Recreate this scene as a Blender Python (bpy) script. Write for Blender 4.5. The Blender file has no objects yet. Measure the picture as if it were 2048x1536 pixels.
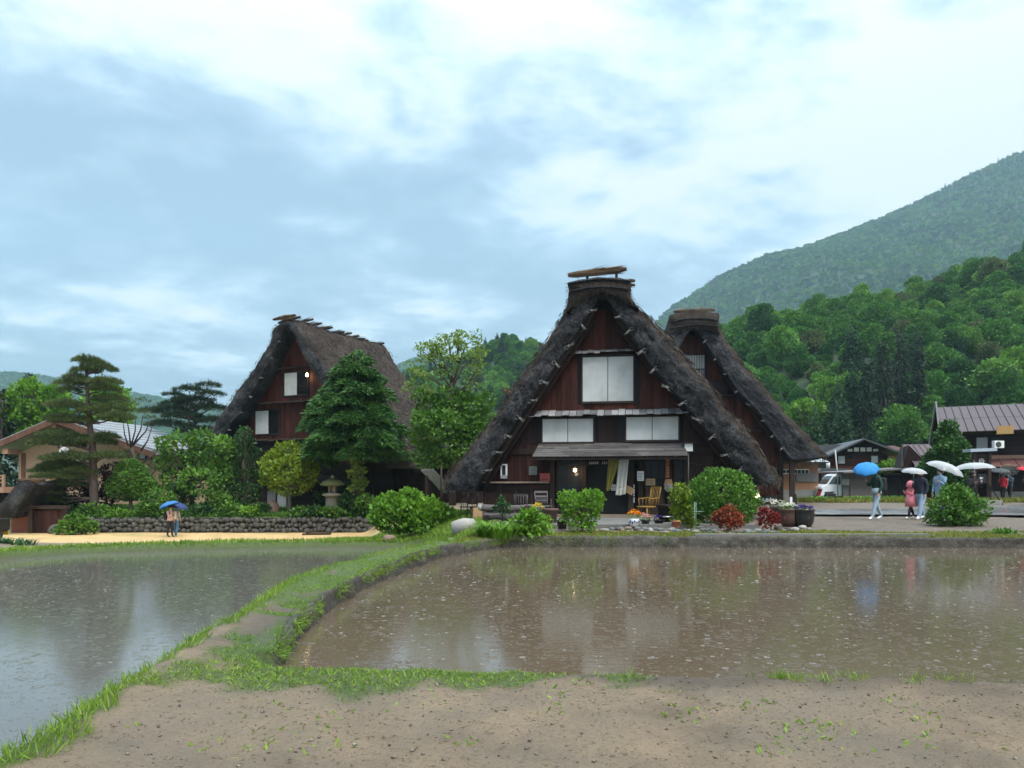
import bpy, bmesh, math, random
import numpy as np
from mathutils import Vector, Matrix, Quaternion, Euler
R = math.radians
rng = np.random.default_rng(7)
random.seed(7)
scene = bpy.context.scene
COL = scene.collection

# ------------------------------------------------------------------ camera
CZ, FPX, HZ = 1.5, 1500.0, 970.0          # eye height, focal length and horizon row (2048 px wide frame)
cam_d = bpy.data.cameras.new('camera')
cam = bpy.data.objects.new('camera', cam_d); COL.objects.link(cam)
cam.location = (0, 0, CZ); cam.rotation_euler = (R(90), 0, 0)
cam_d.sensor_width = 36; cam_d.lens = 36 * FPX / 2048
cam_d.shift_y = (HZ - 768) / 2048
cam_d.clip_start = 0.05; cam_d.clip_end = 6000
scene.camera = cam
def W(px, py, d):
    return Vector(((px - 1024) / FPX * d, d, CZ + (HZ - py) / FPX * d))
def X(px, d): return (px - 1024) / FPX * d
def Z(py, d): return CZ + (HZ - py) / FPX * d

# ------------------------------------------------------------------ sky and sun
SKY_OFF1, SKY_OFF2 = (12.5, 0.4, 0), (3.3, 9.0, 0)
SUN_EL, SUN_AZ = R(58), R(150)             # azimuth clockwise from +Y
world = bpy.data.worlds.new('World'); scene.world = world; world.use_nodes = True
wn = world.node_tree.nodes; wl = world.node_tree.links; wn.clear()
def wnode(t, **k):
    n = wn.new(t)
    for a, b in k.items(): setattr(n, a, b)
    return n
def wmath(op, a, b=None, clamp=False):
    n = wnode('ShaderNodeMath', operation=op); n.use_clamp = clamp
    for i, v in enumerate((a, b)):
        if v is None: continue
        if isinstance(v, (int, float)): n.inputs[i].default_value = v
        else: wl.new(v, n.inputs[i])
    return n.outputs[0]
sky = wnode('ShaderNodeTexSky', sky_type='NISHITA'); sky.sun_disc = False
sky.sun_elevation = SUN_EL; sky.sun_rotation = SUN_AZ; sky.air_density = 1.2; sky.dust_density = 2.0
tc = wnode('ShaderNodeTexCoord'); sep = wnode('ShaderNodeSeparateXYZ'); wl.new(tc.outputs['Generated'], sep.inputs[0])
zz = wmath('MAXIMUM', sep.outputs[2], 0.0)
den = wmath('ADD', zz, 0.16)
comb = wnode('ShaderNodeCombineXYZ')
wl.new(wmath('DIVIDE', sep.outputs[0], den), comb.inputs[0]); wl.new(wmath('DIVIDE', sep.outputs[1], den), comb.inputs[1])
def wnoise(scale, detail, rough, dist, off, stretch=(1.0, 1.25, 1), rot=-24):
    mp = wnode('ShaderNodeMapping'); mp.inputs['Location'].default_value = off
    mp.inputs['Rotation'].default_value = (0, 0, R(rot)); mp.inputs['Scale'].default_value = stretch
    wl.new(comb.outputs[0], mp.inputs[0])
    n = wnode('ShaderNodeTexNoise'); wl.new(mp.outputs[0], n.inputs['Vector'])
    n.inputs['Scale'].default_value = scale; n.inputs['Detail'].default_value = detail
    n.inputs['Roughness'].default_value = rough; n.inputs['Distortion'].default_value = dist
    return wmath('SUBTRACT', n.outputs['Fac'], 0.5)
n1 = wnoise(0.85, 9, 0.55, 0.5, SKY_OFF1); n2 = wnoise(2.4, 9, 0.6, 0.4, SKY_OFF2, (1.0, 1.0, 1)); n3 = wnoise(6.5, 6, 0.6, 0.3, (1.3, 8.2, 0))
v = wmath('ADD', wmath('MULTIPLY', n1, 2.7), wmath('ADD', wmath('MULTIPLY', n2, 2.1), wmath('MULTIPLY', n3, 0.9)))
v = wmath('ADD', v, wmath('MULTIPLY', sep.outputs[0], 0.42))
v = wmath('ADD', v, wmath('MULTIPLY', wmath('SUBTRACT', zz, 0.28), 0.55))
v = wmath('ADD', v, 0.49)
ramp = wnode('ShaderNodeValToRGB'); wl.new(v, ramp.inputs[0])
e = ramp.color_ramp.elements
e[0].position = 0.05; e[0].color = (0.33, 0.46, 0.585, 1)
e[1].position = 0.90; e[1].color = (0.93, 0.965, 0.98, 1)
q = ramp.color_ramp.elements.new(0.33); q.color = (0.42, 0.565, 0.70, 1)
q = ramp.color_ramp.elements.new(0.52); q.color = (0.57, 0.73, 0.855, 1)
q = ramp.color_ramp.elements.new(0.68); q.color = (0.75, 0.87, 0.95, 1)
# overcast skies brighten steadily towards the zenith
gain = wmath('ADD', 5.35, wmath('MULTIPLY', wmath('POWER', wmath('MAXIMUM', wmath('SUBTRACT', zz, 0.33), 0.0), 2.0), 34.0))
vm = wnode('ShaderNodeVectorMath', operation='SCALE'); wl.new(ramp.outputs[0], vm.inputs[0]); wl.new(gain, vm.inputs['Scale'])
mixs = wnode('ShaderNodeMix', data_type='RGBA'); mixs.inputs['Factor'].default_value = 0.93
wl.new(sky.outputs[0], mixs.inputs[6]); wl.new(vm.outputs[0], mixs.inputs[7])
bg = wnode('ShaderNodeBackground'); bg.inputs['Strength'].default_value = 0.1
wl.new(mixs.outputs[2], bg.inputs['Color'])
wo = wnode('ShaderNodeOutputWorld'); wl.new(bg.outputs[0], wo.inputs['Surface'])
sun_d = bpy.data.lights.new('sun', 'SUN'); sun_d.energy = 1.5; sun_d.angle = R(25); sun_d.color = (1.0, 0.96, 0.9)
sun = bpy.data.objects.new('sun', sun_d); COL.objects.link(sun)
sd = Vector((math.sin(SUN_AZ) * math.cos(SUN_EL), math.cos(SUN_AZ) * math.cos(SUN_EL), math.sin(SUN_EL)))
sun.rotation_euler = sd.to_track_quat('Z', 'Y').to_euler(); sun.location = (0, 0, 60)
scene.view_settings.view_transform = 'Standard'; scene.view_settings.look = 'None'
scene.view_settings.gamma = 1.0; scene.view_settings.use_curve_mapping = False
scene.view_settings.exposure = 1.05
scene.render.engine = 'CYCLES'
cy = scene.cycles
cy.max_bounces = 6; cy.diffuse_bounces = 3; cy.glossy_bounces = 3; cy.transmission_bounces = 5
cy.transparent_max_bounces = 10; cy.volume_bounces = 1
cy.use_adaptive_sampling = True; cy.adaptive_threshold = 0.015; cy.use_denoising = True
cy.sample_clamp_indirect = 6.0; cy.caustics_reflective = False; cy.caustics_refractive = False

# ------------------------------------------------------------------ materials
MATS = {}
class NT:
    """small wrapper for building a material's nodes"""
    def __init__(s, name):
        s.m = bpy.data.materials.new(name); s.m.use_nodes = True
        s.t = s.m.node_tree; s.n = s.t.nodes; s.l = s.t.links; s.n.clear()
        s.out = s.n.new('ShaderNodeOutputMaterial')
        s.b = s.n.new('ShaderNodeBsdfPrincipled'); s.l.new(s.b.outputs[0], s.out.inputs[0])
        s._tc = None
    def node(s, t, ins=None, **k):
        n = s.n.new(t)
        for a, b in k.items(): setattr(n, a, b)
        for a, b in (ins or {}).items(): s.put(n.inputs[a], b)
        return n
    def put(s, sock, v):
        if hasattr(v, 'links') or isinstance(v, bpy.types.NodeSocket): s.l.new(v, sock)
        else: sock.default_value = v
    def coord(s, kind='Object', scale=(1, 1, 1), rot=(0, 0, 0), loc=(0, 0, 0)):
        tcn = s.node('ShaderNodeTexCoord')
        src = tcn.outputs[kind]
        if kind == 'World':
            src = None
        mp = s.node('ShaderNodeMapping', {'Scale': scale, 'Rotation': rot, 'Location': loc}); s.l.new(src, mp.inputs[0])
        return mp.outputs[0]
    def pos(s, scale=(1, 1, 1), rot=(0, 0, 0)):
        g = s.node('ShaderNodeNewGeometry')
        mp = s.node('ShaderNodeMapping', {'Scale': scale, 'Rotation': rot}); s.l.new(g.outputs['Position'], mp.inputs[0])
        return mp.outputs[0]
    def noise(s, vec, scale, detail=4, rough=0.55, dist=0.0, out='Fac'):
        n = s.node('ShaderNodeTexNoise', {'Vector': vec, 'Scale': scale, 'Detail': detail, 'Roughness': rough, 'Distortion': dist})
        return n.outputs[out]
    def math(s, op, a, b=None, clamp=False):
        n = s.node('ShaderNodeMath', operation=op); n.use_clamp = clamp
        s.put(n.inputs[0], a)
        if b is not None: s.put(n.inputs[1], b)
        return n.outputs[0]
    def ramp(s, f, stops, interp='LINEAR'):
        r = s.node('ShaderNodeValToRGB'); s.put(r.inputs[0], f); c = r.color_ramp; c.interpolation = interp
        while len(c.elements) > len(stops): c.elements.remove(c.elements[-1])
        for i, (p, col) in enumerate(stops):
            el = c.elements[i] if i < len(c.elements) else c.elements.new(p)
            el.position = p; el.color = (*col, 1) if len(col) == 3 else col
        return r.outputs[0]
    def mix(s, f, a, b, blend='MIX'):
        n = s.node('ShaderNodeMix', data_type='RGBA', blend_type=blend)
        s.put(n.inputs['Factor'], f)
        s.put(n.inputs[6], a if not isinstance(a, tuple) else (*a[:3], 1)); s.put(n.inputs[7], b if not isinstance(b, tuple) else (*b[:3], 1))
        return n.outputs[2]
    def bump(s, h, strength=0.4, dist=0.02, normal=None):
        n = s.node('ShaderNodeBump', {'Height': h, 'Strength': strength, 'Distance': dist})
        if normal is not None: s.put(n.inputs['Normal'], normal)
        return n.outputs[0]
    def rand(s): return s.node('ShaderNodeObjectInfo').outputs['Random']
    def attr(s, name, out='Color'): return s.node('ShaderNodeAttribute', attribute_name=name).outputs[out]
    def done(s, color=None, rough=None, normal=None, **k):
        if color is not None: s.put(s.b.inputs['Base Color'], color if not isinstance(color, tuple) else (*color[:3], 1))
        if rough is not None: s.put(s.b.inputs['Roughness'], rough)
        if normal is not None: s.put(s.b.inputs['Normal'], normal)
        for a, b in k.items(): s.put(s.b.inputs[a.replace('_', ' ')], b)
        return s.m
def hsvv(t, col, f, amt=0.5):
    """value variation of a colour by a factor socket around 0.5"""
    lo = tuple(c * (1 - amt) for c in col); hi = tuple(min(1, c * (1 + amt)) for c in col)
    return t.mix(f, lo, hi)
def plain(name, col, rough=0.6, var=0.25, scale=6.0, metallic=0.0, bump=0.1):
    if name in MATS: return MATS[name]
    t = NT(name); p = t.coord('Object')
    f = t.noise(p, scale, 5, 0.6)
    MATS[name] = t.done(hsvv(t, col, f, var), t.math('ADD', t.math('MULTIPLY', f, 0.2), rough - 0.1), t.bump(f, bump, 0.01), Metallic=metallic)
    return MATS[name]
def wood(name, c0, c1, rough=0.65, grain=(14, 14, 0.9), spread=0.6, bump=0.3):
    """weathered timber: long grain along local Z, each board a little different"""
    if name in MATS: return MATS[name]
    t = NT(name); r = t.rand()
    cmb = t.node('ShaderNodeCombineXYZ', {0: t.math('MULTIPLY', r, 37.0), 1: t.math('MULTIPLY', r, 11.0), 2: t.math('MULTIPLY', r, 5.0)})
    src = t.node('ShaderNodeVectorMath', {0: t.coord('Object', grain), 1: cmb.outputs[0]}, operation='ADD').outputs[0]
    f = t.noise(src, 1.6, 6, 0.62, 0.3)
    g = t.noise(t.coord('Object', (0.9, 0.9, 0.5)), 1.3, 3)
    k = t.math('ADD', t.math('MULTIPLY', f, 0.65), t.math('MULTIPLY', g, 0.35))
    col = t.ramp(k, [(0.34, c0), (0.68, c1)])
    val = t.math('ADD', 1 - spread / 2, t.math('MULTIPLY', r, spread))
    col = t.node('ShaderNodeVectorMath', {0: col, 'Scale': val}, operation='SCALE').outputs[0]
    MATS[name] = t.done(col, t.math('ADD', rough - 0.15, t.math('MULTIPLY', f, 0.3)), t.bump(f, bump, 0.015), Specular_IOR_Level=0.18)
    return MATS[name]
def leafmat(name, c0, c1, trans=0.25, rough=0.5, vary=0.35):
    """leaf: per-leaf colour from the mesh, a little light through it"""
    if name in MATS: return MATS[name]
    t = NT(name)
    a = t.attr('tint', 'Fac'); r = t.rand()
    f = t.math('ADD', t.math('MULTIPLY', a, 1 - vary), t.math('MULTIPLY', r, vary), True)
    n = t.noise(t.pos(), 0.7, 2)
    f = t.math('ADD', t.math('MULTIPLY', f, 0.7), t.math('MULTIPLY', t.ramp(n, [(0.35, (0, 0, 0)), (0.65, (1, 1, 1))]), 0.3), True)
    col = t.mix(f, c0, c1)
    t.done(col, rough, Specular_IOR_Level=0.3)
    tr = t.node('ShaderNodeBsdfTranslucent'); t.put(tr.inputs[0], t.mix(1.0, col, (1.1, 1.15, 0.6), 'MULTIPLY'))
    ms = t.node('ShaderNodeMixShader', {0: trans}); t.l.new(t.b.outputs[0], ms.inputs[1]); t.l.new(tr.outputs[0], ms.inputs[2])
    t.l.new(ms.outputs[0], t.out.inputs[0])
    MATS[name] = t.m; return t.m
def emit(name, col, strength):
    if name in MATS: return MATS[name]
    t = NT(name); t.done(col, 0.4, Emission_Color=(*col, 1), Emission_Strength=strength)
    MATS[name] = t.m; return t.m

# ------------------------------------------------------------------ mesh helpers
def npmesh(name, V, F, mats, smooth=False, tint=None, mi=None):
    """mesh from numpy arrays; F is (n,3) or (n,4) or a list of faces"""
    me = bpy.data.meshes.new(name)
    V = np.asarray(V, dtype=np.float32).reshape(-1, 3)
    if isinstance(F, np.ndarray):
        k = F.shape[1]; n = len(F)
        me.vertices.add(len(V)); me.vertices.foreach_set('co', V.ravel())
        me.loops.add(n * k); me.loops.foreach_set('vertex_index', F.astype(np.int32).ravel())
        me.polygons.add(n); me.polygons.foreach_set('loop_start', np.arange(0, n * k, k, dtype=np.int32))
        if mi is not None: me.polygons.foreach_set('material_index', np.asarray(mi, dtype=np.int32))
        me.update(calc_edges=True)
    else:
        me.from_pydata([tuple(map(float, v)) for v in V], [], [list(map(int, f)) for f in F])
        if mi is not None:
            for p, q in zip(me.polygons, mi): p.material_index = int(q)
    if smooth: me.polygons.foreach_set('use_smooth', np.ones(len(me.polygons), dtype=bool))
    if tint is not None:
        at = me.attributes.new('tint', 'FLOAT', 'FACE'); at.data.foreach_set('value', np.asarray(tint, dtype=np.float32))
    for m in (mats if isinstance(mats, (list, tuple)) else [mats]): me.materials.append(m)
    return me
def link(name, me, parent=None, loc=None, rot=None):
    o = bpy.data.objects.new(name, me); COL.objects.link(o)
    if parent is not None: o.parent = parent
    if loc is not None: o.location = loc
    if rot is not None: o.rotation_euler = rot
    return o
def tag(o, label=None, cat=None, group=None, kind=None):
    if label: o['label'] = label
    if cat: o['category'] = cat
    if group: o['group'] = group
    if kind: o['kind'] = kind
    return o
def thing(name, label, cat, loc=(0, 0, 0), rz=0.0, group=None):
    o = bpy.data.objects.new(name, None); COL.objects.link(o); o.empty_display_size = 0.2
    o.location = loc; o.rotation_euler = (0, 0, rz)
    return tag(o, label, cat, group)
class MB:
    """collects simple solids, built as ONE mesh"""
    def __init__(s): s.v = []; s.f = []; s.s = []; s.mi = []; s.cur = 0
    def add(s, vs, fs, smooth=False):
        o = len(s.v); s.v += [tuple(p) for p in vs]
        for f in fs: s.f.append([o + i for i in f]); s.s.append(smooth); s.mi.append(s.cur)
        return s
    def box(s, c, size, rot=None):
        hx, hy, hz = (q / 2 for q in size); c = Vector(c)
        m = Euler(rot).to_matrix() if rot is not None else None
        vs = []
        for dx, dy, dz in ((-1,-1,-1),(1,-1,-1),(1,1,-1),(-1,1,-1),(-1,-1,1),(1,-1,1),(1,1,1),(-1,1,1)):
            p = Vector((dx*hx, dy*hy, dz*hz)); vs.append(c + (m @ p if m else p))
        return s.add(vs, [(0,3,2,1),(4,5,6,7),(0,1,5,4),(1,2,6,5),(2,3,7,6),(3,0,4,7)])
    def span(s, x0, x1, y0, y1, z0, z1):
        return s.box(((x0+x1)/2, (y0+y1)/2, (z0+z1)/2), (abs(x1-x0), abs(y1-y0), abs(z1-z0)))
    def bar(s, a, b, w, h, up=(0, 0, 1)):
        a, b = Vector(a), Vector(b); d = (b - a).normalized(); u = Vector(up)
        sd = d.cross(u)
        if sd.length < 1e-4: sd = d.cross(Vector((1, 0, 0)))
        sd.normalize(); u = sd.cross(d).normalized()
        vs = [p + sd*(i*w/2) + u*(j*h/2) for p in (a, b) for i, j in ((-1,-1),(1,-1),(1,1),(-1,1))]
        return s.add(vs, [(0,3,2,1),(4,5,6,7),(0,1,5,4),(1,2,6,5),(2,3,7,6),(3,0,4,7)])
    def tube(s, pts, rad, n=8, caps=True):
        pts = [Vector(p) for p in pts]
        if not isinstance(rad, (list, tuple)): rad = [rad] * len(pts)
        vs = []; prev = None
        for i, p in enumerate(pts):
            d = (pts[min(i+1, len(pts)-1)] - pts[max(i-1, 0)])
            d = d.normalized() if d.length > 1e-9 else Vector((0, 0, 1))
            u = prev if prev is not None else (Vector((0, 0, 1)) if abs(d.z) < 0.9 else Vector((1, 0, 0)))
            a = d.cross(u)
            if a.length < 1e-5: a = d.cross(Vector((1, 0, 0)))
            a.normalize(); b = a.cross(d).normalized(); prev = b
            for k in range(n):
                t = 2*math.pi*k/n; vs.append(p + (a*math.cos(t) + b*math.sin(t))*rad[i])
        fs = [(i*n+k, i*n+(k+1) % n, (i+1)*n+(k+1) % n, (i+1)*n+k) for i in range(len(pts)-1) for k in range(n)]
        s.add(vs, fs, True)
        if caps:
            o = len(s.v) - len(vs)
            s.f.append([o+k for k in range(n)]); s.s.append(False); s.mi.append(s.cur)
            s.f.append([o+(len(pts)-1)*n+k for k in reversed(range(n))]); s.s.append(False); s.mi.append(s.cur)
        return s
    def lathe(s, prof, n=16, c=(0, 0, 0), smooth=True, scale=(1, 1)):
        c = Vector(c); vs = []
        for r, z in prof:
            for k in range(n):
                t = 2*math.pi*k/n; vs.append(c + Vector((r*math.cos(t)*scale[0], r*math.sin(t)*scale[1], z)))
        fs = [(i*n+k, i*n+(k+1) % n, (i+1)*n+(k+1) % n, (i+1)*n+k) for i in range(len(prof)-1) for k in range(n)]
        s.add(vs, fs, smooth)
        o = len(s.v) - len(vs)
        for i, rev in ((0, True), (len(prof)-1, False)):
            if prof[i][0] > 1e-4:
                idx = [o+i*n+k for k in range(n)]
                s.f.append(idx[::-1] if rev else idx); s.s.append(False); s.mi.append(s.cur)
        return s
    def prism(s, poly, y0, y1):
        """polygon in local x,z pushed from y0 to y1"""
        n = len(poly)
        vs = [(x, y0, z) for x, z in poly] + [(x, y1, z) for x, z in poly]
        fs = [list(range(n)), list(range(2*n-1, n-1, -1))] + [(i, i+n, (i+1) % n + n, (i+1) % n) for i in range(n)]
        return s.add(vs, fs)
    def mesh(s, name, mats):
        me = bpy.data.meshes.new(name); me.from_pydata([tuple(p) for p in s.v], [], s.f)
        me.polygons.foreach_set('use_smooth', s.s); me.polygons.foreach_set('material_index', s.mi)
        for m in (mats if isinstance(mats, (list, tuple)) else [mats]): me.materials.append(m)
        bm = bmesh.new(); bm.from_mesh(me); bmesh.ops.recalc_face_normals(bm, faces=bm.faces[:]); bm.to_mesh(me); bm.free()
        return me
    def build(s, name, mats, parent=None, label=None, cat=None, group=None, kind=None, loc=None, rot=None, bevel=0):
        o = link(name, s.mesh(name, mats), parent, loc, rot); tag(o, label, cat, group, kind)
        if bevel:
            b = o.modifiers.new('bevel', 'BEVEL'); b.width = bevel; b.segments = 2; b.limit_method = 'ANGLE'
        return o
def copy_tree(o, parent=None):
    c = o.copy(); COL.objects.link(c)
    if parent is not None: c.parent = parent
    for ch in o.children: copy_tree(ch, c)
    return c
# value noise in numpy for shaping surfaces
_perm = np.random.default_rng(3).random((64, 64, 64)).astype(np.float32)
def vnoise(p):
    p = np.asarray(p, dtype=np.float64); i = np.floor(p).astype(int); f = p - i; f = f*f*(3-2*f)
    i &= 63; j = (i + 1) & 63
    def g(a, b, c): return _perm[a, b, c]
    x0, y0, z0 = i[..., 0], i[..., 1], i[..., 2]; x1, y1, z1 = j[..., 0], j[..., 1], j[..., 2]
    fx, fy, fz = f[..., 0], f[..., 1], f[..., 2]
    a = g(x0,y0,z0)*(1-fx)+g(x1,y0,z0)*fx; b = g(x0,y1,z0)*(1-fx)+g(x1,y1,z0)*fx
    c = g(x0,y0,z1)*(1-fx)+g(x1,y0,z1)*fx; d = g(x0,y1,z1)*(1-fx)+g(x1,y1,z1)*fx
    return (a*(1-fy)+b*fy)*(1-fz) + (c*(1-fy)+d*fy)*fz
def fbm(p, oct=4, gain=0.5):
    p = np.asarray(p, dtype=np.float64); s = 0; a = 1.0; t = 0
    for k in range(oct):
        s = s + a*(vnoise(p*(2.03**k) + k*17.3) - 0.5); t += a; a *= gain
    return s / t
def sstep(a, b, x):
    t = np.clip((x-a)/(b-a), 0, 1); return t*t*(3-2*t)
def sdf_poly(P, x, y):
    """signed distance to a polygon, negative inside"""
    P = np.array(P, dtype=float); d = np.full(np.shape(x), 1e9); inside = np.zeros(np.shape(x), dtype=bool)
    for i in range(len(P)):
        ax, ay = P[i]; bx, by = P[(i+1) % len(P)]
        ex, ey = bx-ax, by-ay; wx, wy = x-ax, y-ay
        t = np.clip((wx*ex+wy*ey)/(ex*ex+ey*ey+1e-12), 0, 1)
        d = np.minimum(d, np.hypot(wx-ex*t, wy-ey*t))
        cnd = ((ay > y) != (by > y)); xi = ax + (y-ay)/((by-ay) if by != ay else 1e-9)*ex
        inside ^= cnd & (x < xi)
    return np.where(inside, -d, d)

# ------------------------------------------------------------------ terrain
WR, WL = -0.05, -0.60                       # water levels of the right and the left paddy
PADDY_R = [(-1.80,5.96),(-1.95,6.3),(-2.05,6.8),(-2.19,7.75),(-2.28,9.1),(-2.24,11.07),(-1.99,13.3),(-1.54,16.0),(-.76,17.9),(-.05,18.75),
           (4,18.72),(9,18.6),(13,18.4),(22,18.0),(22,4.6),(8,5.0),(3.7,5.45),(2.2,5.7),(1.0,5.86),(-.9,5.93)]
PADDY_L = [(-3.2,-3.5),(-3.2,3.75),(-3.2,4.1),(-3.3,4.83),(-3.35,5.6),(-3.47,6.8),(-3.52,7.9),(-3.75,10.2),(-3.6,12),(-3.2,14.2),(-2.6,16.4),(-2.2,18.3),
           (-2.3,21),(-2.6,24),(-3.2,25.5),(-4.6,25.4),(-9.4,24.6),(-13.3,22.8),(-14.5,21),(-20,17.5),(-34,12),(-34,-3.5)]
def base_z(x, y):
    zA = np.interp(y, [-5,0,6,7.5,17,18.6,20,26,45,75,200,4000], [.06,.08,.10,.15,.17,.18,.28,.35,.5,.6,.6,.6])
    zL = np.interp(y, [-5,20,25.5,30,36,40.2,40.6,46,75,4000], [-.42,-.42,-.43,-.72,-1.08,-1.04,-.22,.1,.4,.6])
    xm = np.interp(y, [16,18,22,26,32,40,46], [-1.2,-1.0,-.8,-1.3,-3.5,-6.0,-6.0])   # right of here the house mound
    wd = np.interp(y, [16,22,26,32,40], [1.0,1.6,2.6,3.2,2.0])
    m = sstep(xm-wd, xm, x); m = np.where(y < 17, 1.0, m)
    return zL*(1-m) + zA*m
def ground_z(x, y, detail=True):
    x = np.asarray(x, dtype=float); y = np.asarray(y, dtype=float)
    z = base_z(x, y)
    sR, sL = sdf_poly(PADDY_R, x, y), sdf_poly(PADDY_L, x, y)
    if detail:
        p = np.stack([x, y, np.zeros_like(x)], -1)
        near = np.clip(1.6 - y/30, 0.15, 1)
        z = z + fbm(p*0.7, 3)*0.10*near + fbm(p*4.3, 3)*0.035*near + np.where(y < 14, fbm(p*9, 2)*0.018 + fbm(p*21, 2)*0.020, 0)
        wob = fbm(p*2.1, 3)*0.16
        sR, sL = sR + wob*np.where(y > 6.6, 0.2, 0.8), sL + wob*np.where(y > 19, .3, 1)
    # the grassy left shoulder of the dike stands a little proud
    z = z + 0.05*np.exp(-((sL-0.75)/0.3)**2)*(y < 18)
    slR = np.where(y < 6.25, 0.7, 4.5)
    z = np.minimum(z, WR - 0.03 + slR*np.clip(sR, -0.1, 9))
    z = np.minimum(z, WL - 0.03 + 1.15*np.clip(sL, -0.2, 9))
    return z
def gz(x, y): return float(ground_z(np.array([x]), np.array([y]))[0])
ys = [-3.4]
while ys[-1] < 3500:
    yv = ys[-1] + 4.0
    ys.append(ys[-1] + max(0.03, yv*(0.0066 if ys[-1] < 48 else 0.06)))
ys = np.array(ys); ss = np.concatenate([np.linspace(-4, -1.25, 30)[:-1], np.linspace(-1.25, 1.25, 430), np.linspace(1.25, 4, 30)[1:]])
gy, gs = np.meshgrid(ys, ss, indexing='ij'); gx = gs*(gy+4.0)
gzv = ground_z(gx, gy)
nr, nc = gx.shape
idx = np.arange(nr*nc).reshape(nr, nc)
Fg = np.stack([idx[:-1,:-1], idx[:-1,1:], idx[1:,1:], idx[1:,:-1]], -1).reshape(-1, 4)
# what covers the ground: grass, sand, gravel
p3 = np.stack([gx, gy, np.zeros_like(gx)], -1)
sR, sL = sdf_poly(PADDY_R, gx, gy), sdf_poly(PADDY_L, gx, gy)
wn1 = fbm(p3*1.1, 4); wn2 = fbm(p3*3.7 + 9, 3)
def cover_grass(x, y, sR, sL, n1, n2):
    g = np.zeros_like(x)
    dike = (y < 19) & (x < 0.2)
    g = np.maximum(g, np.where(dike, sstep(0.86, 0.66, sL + n2*0.4), 0))                     # left shoulder
    g = np.maximum(g, np.where(dike & (y > 8), sstep(-0.12, 0.05, n1*0.6 + n2*0.7 + 0.02 + (y-8.2)*0.07), 0))
    g = np.maximum(g, np.where(dike, sstep(0.72, 0.40, sR + n2*0.7)*sstep(-.16, .06, n1 + n2*.6 + .08), 0))   # right shoulder
    corner = sstep(1.5, 0.7, np.hypot((x+1.3)/1.3, (y-5.6)/0.42) + n2*2.4)
    g = np.maximum(g, corner*0.9)
    g = np.maximum(g, np.where((y > 19), sstep(1.1, 0.8, sL + n2*0.9), 0))                   # far bank of the left paddy
    g = np.maximum(g, np.where((y > 17.8) & (x > -3), sstep(1.25, 0.85, sR + n1*1.6), 0)*sstep(-.3,.1,n1+.14))  # far bank of the right paddy
    g = np.maximum(g, np.where((y > 17) & (x > -6.5) & (x < -.3) & (y < 32), 0.9, 0))       # slope below the house
    g = np.maximum(g, np.where((y > 40.3) & (x < -3), 1.0, 0))                               # garden
    g = np.maximum(g, np.where(y > 60, 1.0, 0))
    g = np.maximum(g, np.where((y > 44) & (y < 50) & (x > 18), sstep(-.2,.1,n1+.05), 0))
    return np.clip(g, 0, 1)
grass_m = cover_grass(gx, gy, sR, sL, wn1, wn2)
sand_m = np.where((gy > 25) & (gx < -4), sstep(0.9, 1.3, sL + wn2*0.6)*sstep(40.2, 39.6, gy), 0)*sstep(-3.8, -5.0, gx + wn1*2)
gravel_m = np.where((gy > 19), sstep(2.0, 4.5, gx + wn1*2), 0)
wet_m = np.where(gy < 12, sstep(0.75, 0.12, sR + wn2*0.5), 0)
cov = np.stack([grass_m, sand_m, gravel_m, wet_m], -1).reshape(-1, 4)
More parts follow.
